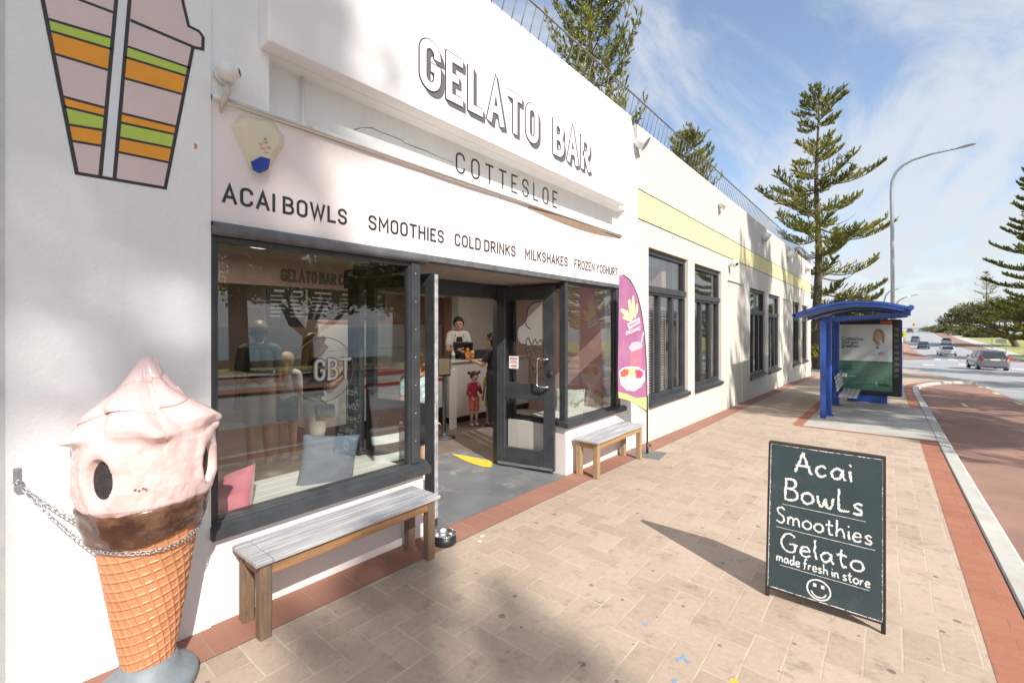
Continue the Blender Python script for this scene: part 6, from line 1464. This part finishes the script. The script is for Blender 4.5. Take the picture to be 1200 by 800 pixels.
for lab, (x, y), first in (('r', (cl_.x, cl_.y), True), ('added ceiling light brightening the middle of the shop floor', (-2.0, 3.6), False), ('added ceiling light brightening the space before the counter', (-2.2, 6.0), False), ('added ceiling light brightening the back of the shop', (-4.9, 4.6), False)):
    if not first: t = thing('ceiling_light', lab, 'ceiling light', (x, y, 2.7), 'ceiling lights in the shop')  # all but the first lamp are added to brighten the shop
    else: t['group'] = 'ceiling lights in the shop'
    mb = MB(); mb.lathe([(0, 2.64), (.24, 2.64), (.25, 2.66), (.25, 2.699), (0, 2.699)], (x, y, 0), 32); mb.build('lamp_shade', mat('lit_lamp_shade', (.8, .78, .72), .5, emit=((1, .93, .82), 3.0)), t)
    ld = bpy.data.lights.new('ceiling_lamp', 'AREA'); ld.shape = 'DISK'; ld.size = .46; ld.energy = LAMP_W; ld.color = (1, .90, .78); lo = bpy.data.objects.new('ceiling_lamp', ld); COL.objects.link(lo); lo.location = (x - t.location.x, y - t.location.y, 2.635 - 2.7); lo.parent = t
mb = MB()
for k in range(8): 
    y = .4 + k * .17; mb.box(-4.6, -4.5, y, y + .08, 1.75, 2.55)
mb.build('slat_screen', mat('dark_slats', (.06, .045, .038), .6), shop)
mb = MB(); mb.box(-5.2, -4.55, -.6, 2.0, 2.55, 2.7); mb.build('timber_header', mat('dark_timber_header', (.10, .085, .055), .6), shop)
# cushions
def cushion(lab, c, w, h_, th, rot, m, name='cushion', extra_m=None, stripes=None):
    t = thing(name, lab, 'cushion', tuple(c), 'cushions on the window seats')
    m4 = Matrix.Translation(c) @ rot; mb = MB(); n = 22
    def fn(i, j, s):
        x, y = 2 * i / (n - 1) - 1, 2 * j / (n - 1) - 1; k = (1 - abs(x) ** 2.6) * (1 - abs(y) ** 2.6)
        e = 1 - .07 * (1 - abs(x) ** 2) * (abs(y) ** 6) - 0; e2 = 1 - .07 * (1 - abs(y) ** 2) * (abs(x) ** 6)
        wr = noise.noise(Vector((x * 3 + c.x * 9, y * 3, s))) * .012 * k
        return m4 @ Vector((x * w / 2 * e2, y * h_ / 2 * e, s * (th / 2 * max(0, k) ** .55 + wr)))
    for s in (1, -1): mb.grid(lambda i, j, s=s: fn(i, j, s), n, n, mi=0 if s > 0 or not extra_m else 1)
    if stripes:
        for f in mb.bm.faces:
            lc = m4.inverted() @ f.calc_center_median(); f.material_index = int((lc.y / h_ + .5) * stripes) % 2
    bmesh.ops.remove_doubles(mb.bm, verts=mb.bm.verts, dist=.0008)
    mb.build('cushion_cover', [m] + ([extra_m] if extra_m else []), t)
def frame_rot(nx, tilt, roll=0):            # face normal turned about Z, leaning back, rolled
    return Matrix.Rotation(nx, 4, 'Z') @ Matrix.Rotation(tilt, 4, 'X') @ Matrix.Rotation(R(90), 4, 'X') @ Matrix.Rotation(roll, 4, 'Z')
dn = cloth('denim_blue', (.15, .19, .25), .15)
cushion('faded denim blue cushion leaning against the big window', fx(385, 541, -.24), .40, .40, .15, Matrix.Rotation(R(74), 4, 'Z') @ Matrix.Rotation(R(90), 4, 'X') @ Matrix.Rotation(R(-8), 4, 'Z'), dn)
cushion('pink and white cushion at the left end of the window seat', fx(262, 590, -.30), .40, .40, .16, Matrix.Rotation(R(20), 4, 'Z') @ Matrix.Rotation(R(52), 4, 'X') @ Matrix.Rotation(R(30), 4, 'Z'), cloth('pink_cotton', (.66, .19, .24)), extra_m=cloth('white_print_cotton', (.70, .60, .58), .1, stains=[((.55, .25, .25), .7, .6, .64, 9)]))
cushion('charcoal and white striped cushion at the right end of the big window', fx(461, 522, -.30), .36, .36, .12, Matrix.Rotation(R(62), 4, 'Z') @ Matrix.Rotation(R(90), 4, 'X') @ Matrix.Rotation(R(6), 4, 'Z'), cloth('charcoal_stripe', (.06, .06, .065)), extra_m=cloth('white_stripe', (.70, .70, .68)), stripes=5)
fl1 = cloth('leafy_print', (.66, .65, .60), .08, stains=[((.12, .22, .12), .9, .56, .60, 13), ((.55, .12, .10), .9, .62, .65, 17)])
cushion('white cushion with leaf print beside the small window frame', fx(668, 473, -.32), .40, .40, .12, Matrix.Rotation(R(18), 4, 'Z') @ Matrix.Rotation(R(88), 4, 'X'), fl1)
fl2 = cloth('red_flower_print', (.64, .50, .46), .2, stains=[((.50, .05, .06), .9, .5, .55, 9), ((.08, .07, .07), .8, .64, .68, 13)])
cushion('red flowered cushion lying in the small window', fx(702, 464, -.30), .46, .34, .15, Matrix.Rotation(R(70), 4, 'Z') @ Matrix.Rotation(R(80), 4, 'X') @ Matrix.Rotation(R(-14), 4, 'Z'), fl2)

# ------------------------------------------------------------------ cars
M['tyre'] = mat('tyre_rubber', (.022, .022, .023), .85, .2); M['carglass'] = mat('car_glass', (.03, .04, .045), .06, .1, spec=.8); M['taillight'] = mat('tail_light', (.52, .03, .025), .2, .05); M['plate'] = mat('number_plate', (.70, .70, .66), .5, .03)
M['rim'] = mat('alloy_rim', (.42, .42, .43), .3, .1, metal=.8)
def car(lab, col, kind, loc, yaw, metal=0.0, group=None):
    t = thing('car', lab, 'car', (0, 0, 0), group, local=True)
    paint_ = mat('car_paint', col, .28, .03, 3, metal=metal, coat=.6)
    hatch = kind == 'hatch'
    if hatch: L, W, H = 4.05, 1.70, 1.50
    elif kind == 'van': L, W, H = 4.8, 1.86, 1.85
    else: L, W, H = 4.7, 1.80, 1.45
    y0, y1 = -L / 2, L / 2
    # lower body: stations front to back (y, half width, bottom, belt)
    if hatch: ST_ = [(y0, .66, .36, .74), (y0 + .06, .76, .26, .90), (y0 + .22, .83, .22, .97), (y0 + .8, .85, .20, .95), (0, .85, .19, .93), (y1 - 1.3, .85, .20, .92), (y1 - .55, .82, .21, .84), (y1 - .15, .74, .24, .70), (y1, .58, .32, .58)]
    elif kind == 'van': ST_ = [(y0, .80, .36, 1.0), (y0 + .08, .90, .28, 1.06), (y0 + .8, .93, .22, 1.05), (0, .93, .2, 1.03), (y1 - 1.2, .93, .2, 1.0), (y1 - .4, .88, .22, .94), (y1, .68, .32, .68)]
    else: ST_ = [(y0, .68, .38, .78), (y0 + .07, .80, .28, .93), (y0 + .35, .87, .22, .98), (y0 + 1.0, .90, .2, .95), (0, .90, .19, .90), (y1 - 1.4, .90, .2, .90), (y1 - .5, .86, .22, .80), (y1 - .12, .76, .26, .66), (y1, .6, .34, .56)]
    def sec(s):
        y, w, b, tpz = s; h_ = tpz - b
        half = [(0, b), (w * .86, b), (w * .97, b + h_ * .12), (w, b + h_ * .42), (w * .985, b + h_ * .72), (w * .93, tpz - .015), (w * .86, tpz), (0, tpz + .012)]
        return [Vector((x, y, z)) for x, z in half] + [Vector((-x, y, z)) for x, z in reversed(half[1:-1])]
    S_ = [sec(s) for s in ST_]; n = len(S_[0])
    mb = MB(); V_ = [[mb.bm.verts.new(p) for p in s] for s in S_]
    for a, b in zip(V_, V_[1:]):
        for k in range(n): f = mb.bm.faces.new((a[k], a[(k + 1) % n], b[(k + 1) % n], b[k])); f.smooth = True
    mb.bm.faces.new(V_[0]); mb.bm.faces.new(list(reversed(V_[-1])))
    body = mb.build('body', paint_, t)
    # greenhouse
    if hatch: G = (y0 + .10, y0 + .42, y1 - 1.75, y1 - 1.02); bz = .955
    elif kind == 'van': G = (y0 + .12, y0 + .30, y1 - 1.5, y1 - .75); bz = 1.04
    else: G = (y0 + .62, y0 + 1.28, y1 - 2.1, y1 - 1.25); bz = .95
    wb, wt = W / 2 * .95, W / 2 * .74
    bot = [Vector((x, y, bz)) for x, y in ((-wb + .04, G[0]), (wb - .04, G[0]), (wb - .02, G[3]), (-wb + .02, G[3]))]
    top = [Vector((x, y, z)) for x, y, z in ((-wt, G[1], H - .03), (wt, G[1], H - .03), (wt, G[2], H - .01), (-wt, G[2], H - .01))]
    mb = MB(); b_ = bmesh.new(); vb = [b_.verts.new(p) for p in bot]; vt = [b_.verts.new(p) for p in top]
    for k in range(4): b_.faces.new((vb[k], vb[(k + 1) % 4], vt[(k + 1) % 4], vt[k]))
    b_.faces.new(vt); b_.faces.new(list(reversed(vb)))
    bmesh.ops.bevel(b_, geom=[e for e in b_.edges if not (e.verts[0].co.z < bz + .01 and e.verts[1].co.z < bz + .01)], offset=.055, segments=3, affect='EDGES')
    for f in b_.faces: f.smooth = True
    mb._merge(b_); mb.build('roof', paint_, t)
    def glass(name, c4, inset, off=.012, split=None):
        c = sum(c4, Vector()) / 4; nrm = (c4[1] - c4[0]).cross(c4[3] - c4[0]).normalized()
        if nrm.dot(c - Vector((0, 0, (bz + H) / 2))) < 0: nrm = -nrm
        P = []
        for p in c4: P.append(c + (p - c) * (1 - inset) + nrm * off)
        b_ = bmesh.new(); f = b_.faces.new([b_.verts.new(p) for p in P]); r = bmesh.ops.extrude_face_region(b_, geom=[f])
        for v in r['geom']:
            if isinstance(v, bmesh.types.BMVert): v.co -= nrm * .02
        mb = MB(); mb._merge(b_); mb.build(name, M['carglass'], t)
    glass('rear_window', [bot[0], bot[1], top[1], top[0]], .17); glass('windscreen', [bot[3], bot[2], top[2], top[3]], .12)
    for (p0, p1, q0, q1) in ((bot[0], bot[3], top[0], top[3]), (bot[1], bot[2], top[1], top[2])):
        for f0, f1 in ((.05, .36), (.42, .93)): glass('side_window', [p0.lerp(p1, f0), p0.lerp(p1, f1), q0.lerp(q1, f1), q0.lerp(q1, f0)], .13, .014)
    for sx in (-1, 1):
        for yy in (y0 + .78, y1 - .85):
            mb = MB(); x = sx * (W / 2 - .10); mb.tube([(x - .1, yy, .31), (x - .085, yy, .31), (x + .085, yy, .31), (x + .1, yy, .31)], [.27, .31, .31, .27], 24); w_ = mb.build('wheel', M['tyre'], t)
            mb = MB(); mb.tube([(x + sx * .09, yy, .31), (x + sx * .106, yy, .31)], [.21, .19], 16); mb.build('rim', M['rim'], w_)
        if hatch: pts = [(sx * .60, y0 + .02, .80), (sx * .80, y0 + .13, .80), (sx * .835, y0 + .24, 1.06), (sx * .76, y0 + .17, 1.10), (sx * .62, y0 + .03, .92)]
        else: pts = [(sx * .44, y0 + .01, .74), (sx * .80, y0 + .11, .76), (sx * .83, y0 + .2, .90), (sx * .50, y0 + .03, .88)]
        mb = MB(); mb.prism([Vector(p) + Vector((0, -.03, 0)) for p in pts], (0, .12, 0)); mb.build('tail_light', M['taillight'], t)
        mb = MB(); mb.ball((sx * (W / 2 + .07), y1 - 1.45, 1.0), .1, 10, sc=(1, .6, .75)); mb.build('mirror', paint_, t)
    mb = MB(); mb.box(-.26, .26, y0 - .025 + (.0 if hatch else .0), y0 + .03, .78 if hatch else .62, .90 if hatch else .74, .004); mb.build('number_plate', M['plate'], t)
    mb = MB(); mb.box(-.62, .62, y0 - .01, y0 + .2, .27, .36, .01); mb.build('bumper', M['blackmetal'], t)
    if hatch:
        mb = MB(); mb.box(-.14, .14, y0 + .0, y0 + .05, .92, .955, .006); mb.build('boot_handle', M['rim'], t)
    t.location = loc; t.rotation_euler = (0, 0, yaw)
    return t
CG = 'cars driving along the road'
def cpos(u, v): p = gr(u, v, -.1); return (p.x, p.y, g(p.y) - .095)
def head_(y): return -R(4.0)
def put(u, v, lab, col, kind, yaw, metal=0, back=1.9):
    p = gr(u, v, -.1); y = p.y + back; car(lab, col, kind, (p.x + back * .07, y, g(y) - .10), yaw, metal, CG)
put(1158, 433.5, 'silver hatchback with red tail lights seen from behind, nearest of the cars', (.24, .24, .25), 'hatch', R(6), .55)
put(1109, 416.8, 'white sedan waiting behind the median, seen from behind', (.74, .74, .73), 'sedan', R(3))
put(1109, 404.0, 'white car ahead of the white sedan', (.72, .72, .71), 'hatch', -R(4))
put(1082, 408.9, 'dark blue-black car coming down the road in the middle lane', (.03, .034, .045), 'sedan', R(176))
put(1072.3, 401.0, 'dark grey car beyond the black one, nearer the island', (.10, .11, .13), 'hatch', R(176))
put(1066, 389.6, 'far dark red car at the crest on the left', (.13, .06, .07), 'hatch', R(176))
put(1089, 388.0, 'far white van at the crest of the road', (.70, .70, .68), 'van', R(176))
put(1079.5, 388.1, 'far grey car at the crest between the dark car and the van', (.30, .31, .31), 'sedan', R(176))

# ------------------------------------------------------------------ trees
M['bark'] = mat('pine_bark', (.115, .085, .065), .95, .3, 3, .7, 14, stretch=(1, 1, 3))
M['bark2'] = mat('grey_brown_bark', (.13, .10, .08), .95, .3, 3, .7, 12)
M['pine'] = leaf_mat('pine_needles', (.055, .080, .016), (.43, .395, .08), .55, .42)
M['leafy'] = leaf_mat('coastal_leaves', (.06, .078, .024), (.28, .265, .105), .5, .22)
M['scrub'] = leaf_mat('coastal_scrub', (.06, .078, .03), (.24, .24, .10), .3, .2)
def leaf(V_, F_, p, d, L, w, rn):
    s = d.cross(Vector((rn.uniform(-1, 1), rn.uniform(-1, 1), rn.uniform(-1, 1)))); 
    if s.length < 1e-4: return
    s.normalize(); i = len(V_); m = p + d * L * .45
    V_ += [p, m + s * w, p + d * L, m - s * w]; F_.append((i, i + 1, i + 2, i + 3))
def mesh_of(name, V_, F_, m, parent, smooth=False):
    me = bpy.data.meshes.new(name); me.from_pydata([tuple(v) for v in V_], [], F_); me.update(); return link_mesh(name, me, m, parent)
def norfolk(name, lab, loc, H, prof, seed, trunk_r=.32, z0=.1, spacing=.62, blades=7, group=None, bare=0.0, per=5, blade_l=.30, blade_w=.035, extra=(), gaps=(), upturn=.35, bstep=.2, rot=0, rise=.45, tuft=.62):
    """a tall pine: whorls of branches that sweep out and turn up, each carrying rows of short leafy branchlets"""
    rn = random.Random(seed); t = thing(name, lab, 'tree', (0, 0, 0), group, local=True)
    mt = MB(); N_ = 24
    bend = [Vector((math.sin(k * .5 + seed) * .06, math.cos(k * .4 + seed) * .06, 0)) * (H / 18) for k in range(N_ + 1)]
    tp = [Vector((0, 0, H * k / N_ - .3 * (k == 0))) + bend[k] for k in range(N_ + 1)]
    mt.tube(tp, [max(.03, trunk_r * (1 - k / N_) ** .85) for k in range(N_ + 1)], 10)
    V_, F_ = [], []; z = H * z0; wi = 0; jobs = []
    while z < H * .985:
        f = z / H
        if not any(a < f < b for a, b in gaps):
            n = per + rn.choice((-1, 0, 0, 1))
            for k in range(n):
                az = 2 * math.pi * (k + rn.uniform(-.25, .25)) / n + wi * .7
                L = 0
                for (f0, l0), (f1, l1) in zip(prof, prof[1:]):
                    if f0 <= f <= f1: L = l0 + (l1 - l0) * (f - f0) / (f1 - f0)
                L *= rn.uniform(.62, 1.12)
                if rn.random() < .08: L *= .5
                jobs.append((z + rn.uniform(-.15, .15), az, L))
        z += spacing * rn.uniform(.75, 1.25) * (1.0 if f < .7 else .72); wi += 1
    jobs += [(H * f, az, L) for f, az, L in extra]
    for zb, az, L in jobs:
        if L < .25: continue
        f = zb / H; d0 = Vector((math.cos(az), math.sin(az), 0)); side = Vector((-d0.y, d0.x, 0)); k0 = min(N_, int(f * N_)); o_ = bend[k0]
        rise0 = rn.uniform(-.10, .12) + (f - .5) * rise; sw_ = rn.uniform(-.12, .12); sag = rn.uniform(.05, .12)
        n = 8; P_ = []
        for k in range(n + 1):
            s = k / n; P_.append(Vector((0, 0, zb)) + o_ + d0 * L * s * (1 - .06 * s) + side * L * sw_ * s * s + Vector((0, 0, L * (rise0 * s - sag * math.sin(s * math.pi) + upturn * s ** 2.6))))
        br = max(.022, .05 * L / 3.5)
        mt.tube(P_, [br * (1 - .75 * k / n) for k in range(n + 1)], 5, cap=False)
        if rn.random() < bare: continue
        dist = L * .16
        while dist < L:
            s = dist / L; k = min(n - 1, int(s * n)); fr_ = s * n - k; p = P_[k].lerp(P_[k + 1], fr_); ax = (P_[k + 1] - P_[k]).normalized()
            for sg in (-1, 1):
                if rn.random() < .10: continue
                bl = (rn.uniform(.35, .75) + .35 * math.sin(math.pi * min(1, s * 1.1))) * min(1, .35 + L / 4) * (1.05 - .5 * s)
                d = (ax * rn.uniform(.5, .95) + side * sg * rn.uniform(.55, .95) + Vector((0, 0, rn.uniform(.12, tuft)))).normalized()
                for b in range(blades):
                    u_ = (b + rn.random()) / blades; q_ = p + d * bl * u_ + Vector((0, 0, .12 * bl * u_ * u_))
                    dd = (d * .9 + Vector((rn.uniform(-.55, .55), rn.uniform(-.55, .55), rn.uniform(-.1, .75)))).normalized()
                    leaf(V_, F_, q_, dd, blade_l * rn.uniform(.7, 1.25), blade_w * rn.uniform(.8, 1.4), rn)
            dist += bstep * rn.uniform(.7, 1.3)
    for b in range(60):
        dd = Vector((rn.uniform(-.7, .7), rn.uniform(-.7, .7), rn.uniform(.3, 1))).normalized(); leaf(V_, F_, Vector((0, 0, H - rn.uniform(.0, .7))) + bend[-1], dd, blade_l * 1.2, blade_w, rn)
    mt.build('trunk', M['bark'], t, fix=False)
    mesh_of('crown', V_, F_, M['pine'], t)
    t.location = loc; t.rotation_euler = (0, 0, rot); return t
def spreading(name, lab, loc, H, Rx, trunk, seed, nclump=46, per=260, m='leafy', lean=(0, 0), z_lo=.38, group=None, blade=(.16, .05), clump=.8, cat='tree'):
    rn = random.Random(seed); t = thing(name, lab, cat, (0, 0, 0), group, local=True); mt = MB(); V_, F_ = [], []
    fork = Vector((lean[0] * .3, lean[1] * .3, H * .22)); mt.tube([(0, 0, -.3), (lean[0] * .1, lean[1] * .1, H * .1), fork], [trunk * 1.15, trunk, trunk * .8], 9)
    limbs = []
    for k in range(6):
        a = 2 * math.pi * k / 6 + rn.uniform(-.3, .3); e = fork + Vector((math.cos(a) * Rx * .42 + lean[0] * .4, math.sin(a) * Rx * .42 + lean[1] * .4, H * rn.uniform(.20, .38))); mid = fork.lerp(e, .5) + Vector((rn.uniform(-.3, .3), rn.uniform(-.3, .3), -.15))
        mt.tube([fork, mid, e], [trunk * .55, trunk * .4, trunk * .26], 7); limbs.append(e)
    for c in range(nclump):
        a = rn.uniform(0, 2 * math.pi); rr2 = Rx * math.sqrt(rn.random()) * (1.0); zz_ = H * (z_lo + (1 - z_lo) * (.25 + .75 * math.sqrt(max(0, 1 - (rr2 / Rx) ** 2))) * rn.uniform(.35, 1.0))
        p = Vector((math.cos(a) * rr2 + lean[0], math.sin(a) * rr2 + lean[1], zz_)); near = min(limbs, key=lambda e: (e - p).length)
        mt.tube([near, near.lerp(p, .5) + Vector((0, 0, -.2)), p], [trunk * .18, trunk * .12, trunk * .05], 5, cap=False)
        cr = clump * rn.uniform(.65, 1.3) * Rx / 4.5
        for b in range(per):
            v = Vector((rn.gauss(0, 1), rn.gauss(0, 1), rn.gauss(0, .62))); v = v.normalized() * cr * rn.random() ** .45; v.z *= .6
            dd = (v.normalized() + Vector((rn.uniform(-.6, .6), rn.uniform(-.6, .6), rn.uniform(-.2, .7)))).normalized(); leaf(V_, F_, p + v, dd, blade[0] * rn.uniform(.7, 1.4), blade[1] * rn.uniform(.7, 1.3), rn)
    mt.build('trunk', M['bark2'], t, fix=False); mesh_of('crown', V_, F_, M[m], t)
    t.location = loc; return t
# the tall pine beyond the end of the cream building
b = fd(958, 400, 28.5); b.z = g(b.y) - .1
H1 = 16.7 - b.z
dirR, dirL = math.atan2(ST, CT), math.atan2(-ST, -CT)         # picture right and left
norfolk('norfolk_pine', 'tall layered pine with a bushy top beyond the end of the cream building', b, H1, [(0, 3.6), (.25, 3.6), (.42, 3.4), (.55, 3.0), (.68, 2.3), (.79, 1.3), (.84, 1.0), (.86, 1.55), (.92, 1.75), (.97, 1.15), (1, .3)], 3, .30, .08, 1.10, 10, gaps=((.795, .835),), per=5,
        extra=((.66, dirR + .1, 4.1), (.655, dirR - .35, 3.6), (.60, dirL, 3.6), (.50, dirR + .05, 4.5), (.49, dirL + .2, 3.4), (.47, dirR - .3, 4.0), (.40, dirL - .1, 3.7), (.33, dirR + .15, 3.6), (.635, dirL + .25, 3.3)), upturn=.20, bstep=.16, bare=.10, rise=.22, tuft=1.0, blade_l=.27, blade_w=.036)
b = fd(694, 383, 19); b.z = g(b.y); norfolk('norfolk_pine', 'open pine with leafy tufts rising behind the white shop roof', b, 19.5, [(0, 2.4), (.5, 2.3), (.7, 2.1), (.85, 1.6), (1, .3)], 8, .26, .3, .62, 8, upturn=.75, bstep=.2, blade_l=.22, per=6, bare=.08)
b = fd(806, 383, 34); b.z = g(b.y); norfolk('norfolk_pine', 'pine top peeping over the railing of the cream building', b, 16.2 - b.z, [(0, 3), (.6, 2.6), (.8, 2.3), (.93, 1.7), (1, .5)], 12, .3, .35, .6, 8, upturn=.3)
# the right of the road
b = fd(1243, 400, 56); b.z = g(b.y) - .3; norfolk('norfolk_pine', 'big dark pine at the right edge of the picture by the lawn', b, 29.5, [(0, 7.2), (.3, 7.2), (.5, 6.6), (.7, 4.8), (.85, 3.0), (1, .4)], 21, .5, .10, 1.0, 9, upturn=.14, bstep=.2, rise=.2, tuft=.9, blade_l=.45, blade_w=.07)
b = fd(1156, 386, 150); b.z = g(b.y) - .5; norfolk('norfolk_pine', 'thin grey half bare pine standing far off behind the spreading tree', b, 20.5, [(0, 7.5), (.25, 7.0), (.5, 5.4), (.75, 3.4), (1, .6)], 31, .35, .12, 1.3, 3, upturn=.12, bstep=.5, blade_l=.6, blade_w=.06, bare=.25)
b = gr(1192, 406.5, -.1); b.z -= .2; spreading('spreading_tree', 'wide leaning tree with an olive crown and forked trunk on the lawn', b, 9.8, 7.2, .55, 5, 80, 250, lean=(-3.4, 0), z_lo=.44, blade=(.36, .12), clump=1.15)
b = fd(1007, 384, 44); b.z = g(b.y); spreading('olive_tree', 'pale olive bushy tree behind the bus shelter roof', b, 6.1, 2.3, .25, 9, 40, 240, z_lo=.2, blade=(.24, .07), clump=1.1)
b = fd(978, 384, 50); b.z = g(b.y); spreading('olive_tree', 'darker green bushy tree between the tall pine and the shelter', b, 5.2, 2.6, .25, 14, 40, 220, m='pine', z_lo=.2, blade=(.26, .08), clump=1.1)
# low coastal bushes along the far right
rn = random.Random(77)
for k, (u, v, d, w_, h_, lab) in enumerate(((1100, 388, 190, 7, 2.0, 'low scrub bush at the crest just right of the white van'), (1106, 388.5, 180, 8, 2.3, 'rounded scrub bush right of the crest under the first crane'), (1114, 389.5, 170, 8, 2.8, 'wide scrub bush below the first crane boom'), (1122, 391, 160, 8, 3.0, 'olive scrub bush between the two cranes'),
                                        (1130, 392, 150, 8, 3.7, 'taller scrub bush under the second crane'), (1138, 394, 140, 7, 3.3, 'scrub bush at the left foot of the spreading tree'), (1148, 396, 130, 6, 2.4, 'low scrub bush beneath the spreading crown'))):
    b = fd(u, v, d); b.z = min(b.z, g(b.y)) - .4 if b.z < g(b.y) else g(b.y); spreading('scrub_bush', lab, b, h_, w_ / 2 + .6, .2, 40 + k, 26, 110, m='scrub', z_lo=.05, group='scrub bushes along the far road', blade=(.5, .16), clump=1.5, cat='bush')
# trees along the sea side of the road (they shade the street and show in the shop windows)
GS = 'pines along the sea side of the road'
tall = [(0, 4.6), (.25, 4.6), (.5, 3.9), (.75, 2.5), (.92, 1.4), (1, .3)]
norfolk('norfolk_pine', 'tall pine with a bare lower trunk across the road facing the shop', (17.8, 7.4, g(7) - .1), 23, tall, 51, .40, .23, .78, 6, GS, upturn=.25, bstep=.26, blade_l=.42, blade_w=.06)
norfolk('norfolk_pine', 'thick trunked pine across the road further along the lawn', (15.9, 14.3, g(14) - .1), 24, tall, 52, .52, .22, .78, 6, GS, upturn=.25, bstep=.26, blade_l=.42, blade_w=.06)
spreading('spreading_tree', 'dark spreading tree between two pines across the road', (19.6, 11.2, g(11) - .1), 6.9, 5.2, .30, 61, 90, 240, m='pine', z_lo=.34, blade=(.2, .06), clump=.9)
norfolk('norfolk_pine', 'tall pine with a bushy top and bare lower trunk behind the photographer', (21.5, -9.0, g(-8) - .2), 25.2, [(0, 2), (.80, 1.1), (.86, 1.7), (.93, 1.5), (1, .4)], 53, .34, .825, .55, 7, GS, upturn=.25, bstep=.22, blade_l=.42, blade_w=.06)
norfolk('norfolk_pine', 'shorter pine across the road beside the bushy topped one', (21.5, -7.1, g(-6) - .2), 19.0, [(0, 4), (.5, 3.2), (.8, 1.9), (1, .3)], 59, .30, .3, 1.25, 6, GS, per=4, bare=.10, upturn=.25, bstep=.28, blade_l=.42, blade_w=.06)
norfolk('norfolk_pine', 'taller pine across the road further behind the photographer', (27, -13.5, g(-13) - .5), 27, tall, 54, .45, .3, .9, 5, GS, upturn=.25, bstep=.32, blade_l=.42, blade_w=.06)
norfolk('norfolk_pine', 'pine across the road opposite the end of the cream building', (18.5, 25, g(25) - .1), 23, tall, 55, .42, .2, .8, 5, GS, upturn=.25, bstep=.3, blade_l=.42, blade_w=.06)
norfolk('norfolk_pine', 'pine across the road beyond the corner', (19.5, 38, g(38) - .1), 22, tall, 56, .42, .15, .8, 5, GS, upturn=.25, bstep=.3, blade_l=.42, blade_w=.06)
# low stone wall at the edge of the lawn by the beach
mb = MB()
for k in range(1, 10): mb.box(19.5, 19.9, k * 4, k * 4 + 3.99, g(k * 4) - .6, g(k * 4) + .25, .02)
tag(mb.build('sea_wall', mat('limestone', (.40, .35, .27), .9, .2, 2, .5, 10)), 'low limestone wall along the lawn edge above the beach', 'wall')

# splashes of marking paint on the pavers
def splash(pts, r, m, seed):
    rn = random.Random(seed)
    for u, v in pts:
        c = gr(u, v); mb = MB(); vs_ = []
        for k in range(9):
            a = 2 * math.pi * k / 9; rr3 = r * rn.uniform(.5, 1.2); x, y = c.x + math.cos(a) * rr3, c.y + math.sin(a) * rr3 * 1.2; vs_.append(mb.bm.verts.new((x, y, g(y) + .0015)))
        mb.bm.faces.new(vs_); tag(mb.build('paint_mark', m), kind='structure')
PB = mat('blue_marking_paint', (.20, .33, .50), .8, .2, 30)
splash(((795, 772), (801, 769), (806, 775), (790, 797), (756, 731)), .016, PB, 1); splash(((860, 797),), .018, M['yelpaint'], 2); splash(((808, 551), (1081, 612)), .012, PB, 4)
WM = mat('dried_white_spill', (.66, .64, .60), .8, .2, 40)
splash(((560, 618), (565, 628), (562, 634), (252, 756), (248, 760), (257, 754)), .02, WM, 3)
